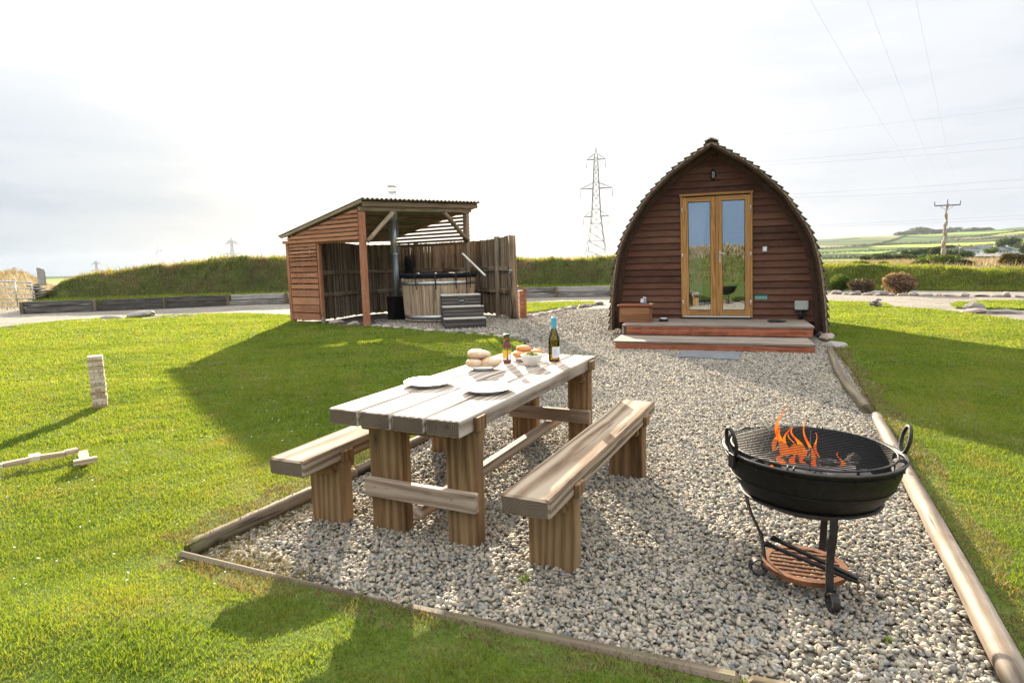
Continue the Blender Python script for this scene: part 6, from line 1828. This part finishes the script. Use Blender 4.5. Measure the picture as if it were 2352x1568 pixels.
# tiny white petals scattered on the lawn
n_ = 260; px_ = rng.uniform(-5.5, -.9, n_); py_ = rng.uniform(2.4, 7.5, n_); k_ = inpoly(px_, py_, lawn_left) & (np.abs(px_) < .9 * py_); px_, py_ = px_[k_], py_[k_]; n_ = len(px_)
c_p = np.stack([px_, py_, np.array([hl(a, b) + .020 for a, b in zip(px_, py_)])], 1); a_ = rng.uniform(0, 6.28, n_); l_ = rng.uniform(.005, .014, n_)
u_ = np.stack([np.cos(a_) * l_, np.sin(a_) * l_, rng.uniform(-.003, .003, n_)], 1); v_ = np.stack([-np.sin(a_) * .004, np.cos(a_) * .004, np.zeros(n_)], 1)
V = np.stack([c_p - u_, c_p + v_ + [0, 0, .001], c_p + u_, c_p - v_ + [0, 0, .001]], 1).reshape(-1, 3); i_ = np.arange(n_)[:, None] * 4
setp(fast_mesh('fallen_petals', V, np.concatenate([i_ + np.array([[0, 1, 2]]), i_ + np.array([[0, 2, 3]])]), M_WHITEC), kind='stuff')
# ------------------------------------------------------------------ sleeper wall, gate, bank end
SLW = [Vector(q) for q in SL]
def wall_pt(s):
    acc = 0
    for i in range(1, len(SLW) - 1):
        L = (SLW[i + 1] - SLW[i]).length
        if s <= acc + L or i == len(SLW) - 2: return SLW[i].lerp(SLW[i + 1], (s - acc) / L), (SLW[i + 1] - SLW[i]).normalized()
        acc += L
tot = sum((SLW[i + 1] - SLW[i]).length for i in range(1, len(SLW) - 1))
gS, gP = 'old sleepers laid as a low wall', 'short posts holding the sleeper wall'
s = 0; k = 0
while s < tot - .5:
    L = 2.55
    for rowi, (z0, z1) in enumerate(((0.0, .24), (.245, .485))):
        off = 0 if rowi == 0 else random.uniform(-.25, .25)
        a, d = wall_pt(max(0, s + off)); b, _ = wall_pt(min(tot, s + off + L - .03)); c = (a + b) / 2
        mb = MB(); mb.beam((a.x - c.x, a.y - c.y, 0), (b.x - c.x, b.y - c.y, 0), .13, z1 - z0 - .005, .012, rnd=(.75 if k in (3, 4, 9) else (.15 if k in (1, 2, 10) else random.random())) * (1 if rowi else .6))
        o = mb.build('railway_sleeper', W_SLEEP); o.location = (c.x, c.y + .0, (z0 + z1) / 2 + .01 * (rowi) + random.uniform(-.006, .006))
        setp(o, '%s %s sleeper from the gate in the %s course of the low wall' % (ORDN[k], 'pale grey' if (rowi and k in (3, 4, 9)) else 'cracked weathered', 'lower' if rowi == 0 else 'upper'), 'sleeper', gS)
    p, d = wall_pt(s); q = p + Vector((d.y, -d.x)) * .12
    mb = MB(); mb.box((0, 0, .24), (.12, .10, .52 + random.uniform(-.03, .05)), ch=.008, axis=2); o = mb.build('short_post', W_LOGD); o.location = (q.x, q.y, 0); o.rotation_euler = (random.uniform(-.05, .05), random.uniform(-.08, .08), math.atan2(d.y, d.x))
    setp(o, '%s short post from the gate propping the sleeper wall' % ORDN[k], 'post', gP)
    s += L; k += 1
# gate
g_r = at(80, 713); g_l = at(-60, 716); g_r.z = g_l.z = 0
gt = thing('field_gate', 'grey tubular metal field gate at the left edge with dry grass behind', 'gate', g_r, 0)
dl_ = g_l - g_r
def gx(t, z): return Vector((dl_.x * t, dl_.y * t, z))
for z_r, z_l in ((1.25, 1.42), (.98, 1.12), (.73, .82), (.54, .60), (.36, .40), (.18, .20)):
    mb = MB(); mb.tube([gx(0, z_r), gx(1, z_l)], .030 if z_r > 1.2 else .021, 10); mb.build('gate_rail', M_GALV, gt)
for t in (.0, .27, .62, .98):
    mb = MB(); mb.tube([gx(t, .16), gx(t, 1.25 + .17 * t)], .02, 8); mb.build('gate_upright', M_GALV, gt)
p = A(82, 712); 
def gpost(x, y, h, w, rz, label, mat=W_LOGD, top=0):
    mb = MB(); mb.box((0, 0, h / 2), (w, w, h), ch=.012, axis=2); o = mb.build('gate_post', mat); o.location = (x, y, 0); o.rotation_euler = (0, 0, rz); return setp(o, label, 'post')
gp = gpost(p[0] + .1, p[1] + .1, 1.18, .16, .2, 'short dark wooden gate post against the stone-faced end of the bank')
mb = MB(); mb.box((-.14, -.09, 1.08), (.09, .01, .08)); r_ = mb.build('reflector', M_WPLAST, gp)
p = at(98, 640, Y=27.6)
mb = MB(); mb.prism([(-.16, 0), (.15, 0), (.15, .62), (.10, .75), (.0, .80), (-.16, .82)], .10, Matrix.Rotation(PI / 2, 3, 'X')); o = mb.build('round_topped_post', W_SLEEP); o.location = (p.x, p.y, 1.10); setp(o, 'dark upright board with a rounded corner sticking up at the left end of the bank', 'post')
for i in range(9):
    p = A(74 + random.uniform(-6, 16), 713); rock(p[0] + random.uniform(-.1, .2), p[1] + .35, random.uniform(.3, .5), .2, .06, random.uniform(-.2, .2), 'flat dark slate beside the gate post, %s from the bottom of its stack' % ORDN[i], 'slates stacked at the bank end', z=.12 + i * .115, seed=50 + i)

# ------------------------------------------------------------------ leafy things
def leaf_cloud(blobs, n, size, seed, gap=.0):
    """leaf triangles spread through several ellipsoids [(x,y,z,rx,ry,rz)], denser near their skins"""
    r_ = np.random.default_rng(seed); B = np.array(blobs); vol = B[:, 3] * B[:, 4] * B[:, 5]; pr = vol ** .7; pr /= pr.sum()
    k = r_.choice(len(B), n, p=pr); d = r_.normal(size=(n, 3)); d /= np.linalg.norm(d, axis=1)[:, None]
    rad = r_.random(n) ** .28 * (1 + .10 * np.sin(d[:, 0] * 9 + k) * np.sin(d[:, 2] * 8 + k * 2))
    P = B[k, :3] + d * rad[:, None] * B[k, 3:6]
    P = P[P[:, 2] > 0.0]; n = len(P)
    a = r_.normal(size=(n, 3)); a /= np.linalg.norm(a, axis=1)[:, None]; b = np.cross(a, r_.normal(size=(n, 3))); b /= np.linalg.norm(b, axis=1)[:, None]
    s = size * r_.uniform(.6, 1.4, n)[:, None]
    V = np.stack([P - a * s, P + b * s * .5, P + a * s, P - b * s * .5], 1).reshape(-1, 3)
    i = np.arange(n)[:, None] * 4; F = np.concatenate([i + np.array([[0, 1, 2]]), i + np.array([[0, 2, 3]])])
    return V, F, np.repeat(r_.random(n), 4)
def plant(name, label, cat, x, y, z, blobs, n, size, mat, seed, grp=None, trunk=None, stem='stem', crown='foliage'):
    t = thing(name, label, cat, (x, y, z), 0, grp)
    V, F, rr = leaf_cloud(blobs, n, size, seed); o = fast_mesh(crown, V, F, mat, rr); o.parent = t
    rs = random.Random(seed); mb = MB()
    if trunk:
        h, r_ = trunk; mb.tube([(rs.uniform(-.05, .05) * i * r_, rs.uniform(-.05, .05) * i, h * i / 6) for i in range(7)], [r_ * (1 - .1 * i) for i in range(7)], 8)
        for b in blobs[:6]: mb.tube([(0, 0, h * .6), (b[0] * .5, b[1] * .5, h * .6 + (b[2] - h * .6) * .6), (b[0], b[1], b[2])], [r_ * .5, r_ * .35, r_ * .15], 6)
    else:
        for i in range(9): a = rs.uniform(0, 6.28); b = rs.choice(blobs); mb.tube([(0.05 * math.cos(a), .05 * math.sin(a), 0), (b[0] * .5, b[1] * .5, b[2] * .5), (b[0] + .3 * b[3] * math.cos(a), b[1], b[2] + .3 * b[5])], [.02, .014, .006], 6)
    w = mb.build('trunk' if trunk else stem, W_SLEEP, t)
    return t
def dome(w, h, seed, d=None, k=7):
    rs = random.Random(seed); d = d or w * .8; out = [(0, 0, h * .45, w * .40, d * .40, h * .5)]
    for i in range(k):
        a = rs.uniform(0, 6.28); r_ = rs.uniform(.18, .32); out.append((r_ * w * math.cos(a), r_ * d * math.sin(a), h * rs.uniform(.3, .72), w * rs.uniform(.16, .24), d * rs.uniform(.16, .24), h * rs.uniform(.18, .30)))
    return out
p = A(1927, 668); plant('green_shrub', 'bright green rounded shrub beside the cabin at the foot of the right-hand bank', 'shrub', p[0], p[1], 0, dome(1.12, .84, 1), 5200, .035, M_LEAF, 1)
p = A(1989, 673); plant('purple_shrub', 'purple-brown rounded shrub between the green and the pink shrub', 'shrub', p[0], p[1] + .4, 0, dome(1.15, .66, 2), 5200, .030, M_LEAFV, 2)
p = A(2074, 677); plant('pink_shrub', 'large pink-topped rounded shrub in front of the right-hand bank', 'shrub', p[0], p[1] + .3, 0, dome(1.55, .98, 3, k=10), 10000, .032, M_LEAFP, 3)

def far_plant(x, yb, wpx, hpx, Y, mat, label, seed, n=2600, grp=None, tree=False, nm='hedge_bush', cat='bush', sz=None):
    """a bush or tree whose foot is seen at (x, yb), wpx wide and hpx tall in the photograph, Y metres away"""
    p = at(x, yb, Y=Y); k = Y / (FPX * (FW.y)); w = wpx * k; h = hpx * k
    if Y > 1000: p.z = hill_z(math.atan2(p.x, p.y), math.hypot(p.x, p.y)) - 3; h *= 1.5
    return plant(nm, label, cat, p.x, p.y, p.z, dome(w, h, seed, k=9), n, sz or w * .022, mat, seed, grp, trunk=(h * .6, w * .03) if tree else None)
GH = 'bushes and trees beyond the right-hand bank'
for i, (x, yb, w, h, Y, mat, lab) in enumerate([
        (2150, 622, 100, 39, 62, M_LEAF, 'large bright green bush at the foot of the tall leaning pole'),
        (2200, 620, 70, 26, 58, M_LEAFD, 'dark low bush right of the large bright green one'),
        (2110, 621, 60, 22, 60, M_LEAFO, 'rusty green bush left of the large bright green one'),
        (2325, 619, 62, 37, 55, M_LEAFO, 'rusty orange-green hawthorn bush near the right edge of the photo'),
        (1975, 617, 55, 17, 50, M_LEAF, 'low leafy green bush in the dry grass right of the cabin'),
        (2030, 619, 32, 18, 50, M_LEAF, 'small leafy green bush in the dry grass, right of the other low one'),
        (1990, 602, 34, 16, 140, M_LEAFD, 'dark bush at the left end of the hedge across the dry meadow'),
        (2022, 604, 46, 22, 135, M_LEAFD, 'rounded dark bush, second in the hedge across the dry meadow'),
        (2052, 603, 40, 20, 135, M_LEAFD, 'rounded dark bush, third in the hedge across the dry meadow'),
        (2085, 604, 50, 22, 135, M_LEAFD, 'rounded dark bush, fourth in the hedge across the dry meadow'),
        (2120, 601, 40, 18, 150, M_LEAFD, 'dark bush just left of the pole foot'),
        (2092, 589, 50, 18, 260, M_LEAFD, 'far green thicket left of the pole'),
        (2130, 588, 60, 20, 260, M_LEAFD, 'far green thicket behind the pole'),
        (2158, 590, 54, 26, 240, M_LEAFD, 'far dark tree clump between pole and white houses'),
        (2190, 592, 46, 24, 230, M_LEAFD, 'dark green clump left of the long white house'),
        (2219, 600, 44, 26, 150, M_LEAFD, 'dark tree just left of the grey barn roof'),
        (2240, 598, 30, 17, 150, M_LEAFD, 'small dark tree touching the barn roof'),
        (2275, 584, 36, 18, 300, M_LEAF, 'green garden tree in front of the upper house'),
        (2313, 578, 60, 34, 420, M_LEAFD, 'big dark tree belt behind the right-hand white houses'),
        (2345, 586, 40, 32, 400, M_LEAFD, 'dark trees at the right edge behind the white houses'),
        (2182, 571, 30, 9, 700, M_LEAFD, 'small far tree group on the hillside'),
        (2244, 598, 90, 9, 120, M_LEAFD, 'low dark hedge in front of the barn roofs'),
        (2300, 606, 90, 10, 90, M_LEAFD, 'low scrub in front of the barn roofs near the right edge')]):
    far_plant(x, yb, w, h, Y, mat, lab, 60 + i, grp=GH, tree=h > 25 and Y > 100, n=(9000 if Y < 70 else 3600), nm='tree' if (h > 25 and Y > 100) else 'hedge_bush', cat='tree' if (h > 25 and Y > 100) else 'bush', sz=(.10 if Y < 70 else None))
# wooded crest
for i, (x, yb, w, h) in enumerate([(2092, 551, 40, 8), (2112, 551, 50, 14), (2130, 552, 40, 11), (2152, 552, 36, 8), (2172, 553, 36, 8), (2192, 556, 44, 9), (2230, 558, 50, 7), (2262, 556, 40, 6), (2075, 559, 50, 7)]):
    far_plant(x, yb, w, h, 2150, M_LEAFD, '%s clump from the left of the far wood on the hill crest' % ORDN[sorted([2075, 2092, 2112, 2130, 2152, 2172, 2192, 2230, 2262]).index(x)], 90 + i, n=1500, grp='woods on the hill crest', nm='wood', cat='wood', sz=2.2)

def hedgerow(x0, y0, x1, y1, Y0, Y1, hh, seed, label):
    """a dark hedge running across the far fields between two seen points"""
    a, b = at(x0, y0, Y=Y0), at(x1, y1, Y=Y1)
    for q in (a, b): q.z = hill_z(math.atan2(q.x, q.y), math.hypot(q.x, q.y)) - .5
    t = thing('hedgerow', label, 'hedge', a, 0, 'hedgerows between the far fields'); L = (b - a).length; n_ = max(6, int(L / (hh * 2.5))); rs = random.Random(seed)
    bl_ = []
    for i in range(n_ + 1):
        q = (b - a) * (i / n_); w_ = a + q; q.z = hill_z(math.atan2(w_.x, w_.y), math.hypot(w_.x, w_.y)) - .5 - a.z + hh * .4; bl_.append((q.x, q.y, q.z, hh * 1.5, hh * .9, hh * rs.uniform(.45, .85)))
    z0 = min(q[2] for q in bl_) - hh; bl2 = [(q[0], q[1], q[2] - z0, q[3], q[4], q[5]) for q in bl_]
    V, F, rr = leaf_cloud(bl2, 1400 + n_ * 12, hh * .22, seed); V[:, 2] += z0; o = fast_mesh('hedge_foliage', V, F, M_LEAFD, rr); o.parent = t
for i, (x0, y0, x1, y1, Y0, Y1, hh, lab) in enumerate([
    (1888, 586, 2120, 583, 420, 480, 2.4, 'nearest dark hedge across the far green field right of the cabin'), (1990, 584, 2075, 574, 430, 760, 2.6, 'dark hedge slanting uphill between two bright green fields'),
    (1886, 575, 2150, 573, 760, 820, 3.2, 'long dark hedge across the hillside left of the pole'), (2150, 573, 2352, 568, 820, 850, 3.4, 'long dark hedge across the hillside right of the pole'),
    (1886, 565, 2060, 566, 1150, 1250, 4.2, 'thin far hedge below the skyline field left of the hilltop wood'), (2060, 566, 2352, 560, 1200, 1300, 4.6, 'thin far hedge right below the hilltop wood'),
    (2010, 566, 2080, 552, 1250, 2000, 5.0, 'far hedge slanting up to the left end of the hilltop wood'), (2180, 561, 2352, 551, 1500, 1650, 5.0, 'far hedge near the crest right of the pole'),
    (1200, 603, 1400, 602, 700, 760, 3.0, 'thin far hedge seen between shelter and cabin')]):
    hedgerow(x0, y0, x1, y1, Y0, Y1, hh, 300 + i, lab)

# ------------------------------------------------------------------ far houses
def house(x, yb, Y, wpx, hpx, roofpx, label, dep=7, rz=0.0, wall=M_WALLW, roof=M_ROOFS, nwin=4, hip=False, chim=1, grp='houses in the valley'):
    p = at(x, yb, Y=Y); k = Y / FPX; w, h, rh = wpx * k, hpx * k, roofpx * k
    t = thing('house', label, 'house', p, rz, grp)
    mb = MB(); mb.box((0, dep / 2, h / 2 - 1), (w, dep, h + 2)); wl_ = mb.build('wall', wall, t)
    mb = MB(); e = .35; ins = w * .22 if hip else 0
    vs = [Vector(q) for q in ((-w / 2 - e, -e, h), (w / 2 + e, -e, h), (w / 2 + e, dep + e, h), (-w / 2 - e, dep + e, h), (-w / 2 - e + ins, dep / 2, h + rh), (w / 2 + e - ins, dep / 2, h + rh))]
    mb.add(vs, [(0, 1, 5, 4), (2, 3, 4, 5), (1, 2, 5), (3, 0, 4), (3, 2, 1, 0)]); rf = mb.build('roof', roof, t)
    for c in range(chim): mb = MB(); mb.box(((-w / 2 + .6) if c == 0 else (w / 2 - .6), dep / 2, h + rh + .3), (.7, .7, 1.4)); mb.build('chimney', wall, rf)
    for c in range(nwin):
        fx = -w / 2 + w * (c + .7) / (nwin + .4)
        mb = MB(); mb.box((fx, -.03, h * .62), (w / nwin * .36, .1, h * .30)); f = mb.build('window', M_WIND, t)
    return t
house(2233, 584, 330, 40, 7.5, 5.5, 'long low white house with slate roof just above the grey barn roof', rz=.05, nwin=4)
house(2272, 579, 360, 38, 8, 7.5, 'larger white house with a broad slate roof standing above the long low one', rz=.1, nwin=5, chim=0)
house(2216, 578, 380, 22, 3, 6, 'small dark-roofed cottage left of the larger white house', nwin=1, chim=0)
house(2306, 583, 300, 26, 8.5, 7, 'cream house with hipped roof near the right edge', wall=simple('cream_render', (.62, .60, .48), .9), hip=True, nwin=3)
house(2334, 582, 300, 20, 9, 6, 'white gabled house right of the cream hipped one', nwin=2, rz=.5, chim=1)
house(2170, 562, 1500, 34, 3, 2.5, 'far long pale farm building left of the pole on the hill', dep=20, nwin=2, chim=0, grp='farm buildings on the hill')
house(2130, 560, 1500, 22, 2, 2, 'far pale farm building at the foot of the hilltop wood', dep=20, nwin=1, chim=0, grp='farm buildings on the hill')
def barn(x0, x1, xt0, xt1, yb, yt, Y, label, panels=False):
    a, b = at(x0, yb, Y=Y), at(x1, yb, Y=Y); c, d = at(xt1, yt, Y=Y + 9), at(xt0, yt, Y=Y + 9)
    o_ = (a + b) / 2; t = thing('barn', label, 'barn', (o_.x, o_.y, 0), 0, 'barns below the white houses')
    ge = Vector((0, 9, 0)); base = Vector((o_.x, o_.y, 0))
    vs = [a - base, b - base, c - base, d - base]; mb = MB(); mb.add(vs + [v - Vector((0, 0, .25)) for v in vs], [(0, 1, 2, 3), (7, 6, 5, 4), (0, 4, 5, 1), (1, 5, 6, 2), (2, 6, 7, 3), (3, 7, 4, 0)]); rf = mb.build('roof', M_ROOFG, t)
    mb = MB(); lo = [Vector((v.x, v.y, -1)) for v in vs]; up = [Vector((v.x, v.y, v.z - .3)) for v in vs]; mb.add(lo + up, [(0, 1, 5, 4), (1, 2, 6, 5), (2, 3, 7, 6), (3, 0, 4, 7)]); mb.build('wall', M_ROOFG, t)
    if panels:
        for r_ in range(3):
            for q in range(2):
                mb = MB(); u0, u1 = .06 + q * .47, .06 + q * .47 + .43; v0, v1 = .08 + r_ * .31, .08 + r_ * .31 + .22
                def bp(u, v): return (vs[0] * (1 - u) + vs[1] * u) * (1 - v) + (vs[3] * (1 - u) + vs[2] * u) * v + Vector((0, -.05, .12))
                q4 = [bp(u0, v0), bp(u1, v0), bp(u1, v1), bp(u0, v1)]; mb.add(q4 + [v - Vector((0, 0, .08)) for v in q4], [(0, 1, 2, 3), (7, 6, 5, 4), (0, 4, 5, 1), (1, 5, 6, 2), (2, 6, 7, 3), (3, 7, 4, 0)]); mb.build('solar_panel', M_PANEL, rf)
    return t
barn(2229, 2284, 2243, 2296, 599.5, 583, 125, 'large barn with a plain grey sheet roof below the white houses')
barn(2283, 2352, 2297, 2366, 600, 583, 122, 'barn with rows of dark solar panels on its grey roof at the right edge', True)

# ------------------------------------------------------------------ poles, pylons, turbines, cables
def fat(x, y, Y): return at(x, y, Y=Y)
PYY = 88.0
pt_, pb_ = fat(2176, 466, PYY), fat(2164, 618, PYY)
pol = thing('utility_pole', 'tall leaning ivy-scarred wooden pole with a crossarm beyond the right-hand bank', 'pole', (pb_.x, pb_.y, pb_.z - .4), 0)
mb = MB(); n_ = 26; D_ = pt_ - pb_ + Vector((0, 0, .4))
mb.tube([D_ * (i / (n_ - 1)) + Vector((.10 * math.sin(i * 1.1) * (.3 + .7 * (i > 8)), 0, 0)) for i in range(n_)], [(.36 - .010 * i + .06 * math.sin(i * 1.9)) for i in range(n_)], 10, jit=.12, smooth=False); mb.build('pole_shaft', M_WPOLE, pol)
cd = Vector((1, -.35, 0)).normalized(); wid = 1.62
mb = MB(); mb.beam(D_ - cd * wid - Vector((0, 0, .35)), D_ + cd * wid - Vector((0, 0, .35)), .14, .18); mb.tube([D_ - cd * .9 - Vector((0, 0, .4)), D_ - Vector((0, 0, 1.1)), D_ + cd * .9 - Vector((0, 0, .4))], .03, 6); mb.build('crossarm', M_CABLE, pol)
tips = []
for q in (-1, 0, 1):
    b = D_ + cd * wid * q * .97 - Vector((0, 0, .28 if q else 0)); mb = MB(); mb.lathe([(0, 0), (.05, 0), (.05, .15), (.09, .18), (.09, .3), (.05, .34), (.08, .40), (.05, .52), (0, .54)], 10, c=b); mb.build('insulator', M_CABLE, pol); tips.append(b + Vector(pol.location) + Vector((0, 0, .5)))
def cable(a, b, sag, r0, label, grp, beyond=None, n=40):
    a, b = Vector(a), Vector(b); pts = []
    for i in range(n + 1): t = i / n; q = a.lerp(b, t); q.z -= sag * 4 * t * (1 - t); pts.append(q - a)
    mb = MB(); mb.tube(pts, r0, 5, smooth=True); o = mb.build('power_cable', M_CABLE); o.location = a; return setp(o, label, 'cable', grp)
for k, (x, tip, w_) in enumerate(((1880, tips[0], 'left-hand'), (2000, tips[1], 'middle'), (2112, tips[2], 'right-hand'))):
    q = at(x, -4, 0.0, Y=None) if False else None
    d = ray(x, -4); t = (9.6 - CAMH) / d.z; q = Vector((d.x * t, d.y * t, 9.6)); e = q + (q - tip) * .8; e.z = 11.4
    cable(tip, e, 1.4, .0024, '%s of the three thin cables running from the leaning pole overhead' % w_, 'cables from the leaning pole')
p = fat(2207, 572, 170); b_ = fat(2204, 604, 170)
sp2 = thing('short_pole', 'shorter mossy green pole right of the tall leaning pole', 'pole', (b_.x, b_.y, b_.z), 0); mb = MB(); mb.tube([(0, 0, 0), Vector(p) - b_], [.45, .36], 10); mb.build('pole_shaft', M_LEAFO if False else W_LOGD, sp2)
mb = MB(); mb.beam(Vector(p) - b_ - Vector((4.5, 0, 0)), Vector(p) - b_ + Vector((5.5, 0, 0)), .2, .2); mb.build('crossarm', M_CABLE, sp2)

def lattice(name, label, base, H, rz, scale_w=1.0, bar=.10, arms=((.905, 3.6), (.665, 6.2), (.43, 4.9)), cat='pylon', grp='electricity pylons', body=((0, 4.6), (.28, 2.6), (.45, 1.7), (.92, .65), (1.0, .1))):
    t = thing(name, label, cat, base, rz, grp)
    zs = [0, .07, .14, .22, .30, .37, .43, .49, .55, .61, .67, .72, .77, .82, .87, .92]
    hw = lambda z: float(np.interp(z, [b[0] for b in body], [b[1] for b in body])) * scale_w
    mb = MB()
    def B(a, b, w=bar): mb.tube([a, b], w / 2, 4, smooth=False, cap=False)
    for sx in (-1, 1):
        for sy in (-1, 1):
            pts = [Vector((sx * hw(z), sy * hw(z), z * H)) for z in zs] + [Vector((0, 0, H))]
            for i in range(len(pts) - 1): B(pts[i], pts[i + 1], bar * 1.8)
    for i in range(len(zs) - 1):
        z0, z1 = zs[i], zs[i + 1]
        for (ax, sg) in ((0, -1), (0, 1), (1, -1), (1, 1)):
            def P_(s_, z): return Vector((s_ * hw(z), sg * hw(z), z * H)) if ax == 0 else Vector((sg * hw(z), s_ * hw(z), z * H))
            B(P_(-1, z0), P_(1, z1)); B(P_(1, z0), P_(-1, z1))
            if i % 2 == 0: B(P_(-1, z1), P_(1, z1))
    mb.build('lattice_body', M_STEELP, t)
    ends = []
    for (za, la) in arms:
        for sg in (-1, 1):
            mb = MB(); la_ = la * scale_w; w0 = hw(za)
            for sy in (-1, 1):
                mb.tube([Vector((sg * w0, sy * w0, za * H)), Vector((sg * la_ * 1.0, 0, za * H))], bar * .9, 4, smooth=False); mb.tube([Vector((sg * w0, sy * w0, (za + .045) * H)), Vector((sg * la_, 0, za * H))], bar * .6, 4, smooth=False)
            for q in (.33, .66): mb.tube([Vector((sg * (w0 + (la_ - w0) * q), w0 * (1 - q), za * H)), Vector((sg * (w0 + (la_ - w0) * q), w0 * (1 - q), (za + .045 * (1 - q)) * H))], bar * .4, 4)
            ar = mb.build('crossarm', M_STEELP, t)
            mb = MB(); mb.tube([Vector((sg * la_, 0, za * H)), Vector((sg * la_, 0, za * H - 3.2 * H / 46))], .12 * H / 46, 6); mb.build('insulator_string', M_STEELP, ar)
            ends.append(Vector((sg * la_, 0, za * H - 3.2 * H / 46)))
    return t, ends
PYL = 236.0
pt_ = fat(1361.5, 340, PYL); pb2 = fat(1370, 609, PYL); base = Vector((pb2.x, pb2.y, 0.6)); H = pt_.z - .6
big, ends = lattice('electricity_pylon', 'tall steel lattice pylon with three pairs of arms standing left of the cabin', base, H, R(-14), 1.0, .13)
for (x, yt, x2, Y, lab, rzd) in ((531, 545, 0, 640, 'far lattice pylon rising behind the left bank near the shelter', 0), (220, 597, 0, 980, 'small far lattice pylon behind the left bank, between turbine and gate', 0), (33, 611, 0, 1150, 'smallest far lattice pylon above the field gate', 0)):
    p = fat(x, yt, Y); lattice('electricity_pylon', lab, Vector((p.x, p.y, p.z - 46)), 46, R(20), 1.15, .20, arms=((.905, 3.6), (.78, 6.6) if False else (.86, 5.4), (.62, 7.0)))
Mz = Matrix.Rotation(R(-14), 3, 'Z')
we = [base + Mz @ e for e in ends]      # top L, top R, mid L, mid R, low L, low R
GC = 'cables strung from the big pylon to the right'
for k, (yr, e, lab) in enumerate(((297, we[0], 'upper thin cable of the top pair right of the cabin'), (317, we[1], 'lower thin cable of the top pair right of the cabin'), (391, we[2], 'upper thin cable of the middle pair right of the cabin'),
                                 (410, we[3], 'lower thin cable of the middle pair right of the cabin'), (474, we[4], 'upper thin cable of the lowest pair right of the cabin'), (482, we[5], 'lower thin cable of the lowest pair right of the cabin'))):
    b = fat(2352, yr, 118); d = b - e; far = e + d * 1.5; far.z += 2.0
    cable(e, far, 3.4, .015, lab, GC)
b = fat(2352, 220, 118); e = Vector((base.x, base.y, H + .6)); far = e + (b - e) * 1.5; cable(e, far, 2.5, .010, 'topmost faint earth wire running right from the pylon peak', GC)
p2 = fat(555, 582, 640); cable(we[0], p2, 9, .03, 'faint cable running left from the big pylon to the far pylon', 'cables strung to the left')
p2 = fat(556, 583.5, 640); cable(we[2], p2, 9, .03, 'second faint cable running left from the big pylon', 'cables strung to the left')

def turbine(x, yhub, Y, lab, rot):
    p = fat(x, yhub, Y); t = thing('wind_turbine', lab, 'wind turbine', (p.x, p.y, p.z - 60), 0, 'wind turbines on the horizon')
    mb = MB(); mb.tube([(0, 0, 0), (0, 0, 60)], [1.9, 1.1], 12); mb.build('tower', M_TURB, t)
    mb = MB(); mb.box((0, -1, 60.5), (9.5 if rot else 6, 5, 3.6), ch=.8); na = mb.build('nacelle', M_TURB, t)
    for k in range(3):
        a = rot + k * 2 * PI / 3; mb = MB(); d_ = Vector((math.cos(a) * .35, -.0, math.sin(a))); mb.tube([Vector((-4, -3, 60.5)) + d_ * q for q in (0, 4, 12, 24, 31)], [.9, 1.3, 1.0, .6, .15], 8, flat=.35); mb.build('blade', M_TURB, na)
turbine(369, 575, 1300, 'white wind turbine rising above the left bank', R(92))
turbine(498, 592, 1900, 'fainter wind turbine just left of the far lattice pylon', R(80))

# ------------------------------------------------------------------ the air between here and the hills
def haze_box():
    mt = bpy.data.materials.new('pale_air'); mt.use_nodes = True; nt = mt.node_tree; nt.nodes.clear()
    o = nt.nodes.new('ShaderNodeOutputMaterial'); v = nt.nodes.new('ShaderNodeVolumePrincipled')
    v.inputs['Color'].default_value = (0.86, 0.92, 1.0, 1); v.inputs['Density'].default_value = HAZE; v.inputs['Anisotropy'].default_value = 0.3
    nt.links.new(v.outputs[0], o.inputs['Volume'])
    mb = MB(); mb.box((0, 1800, 62), (7000, 4100, 126.4)); ob = mb.build('haze', mt)
    setp(ob, kind='stuff')
HAZE = 0.000035
haze_box()
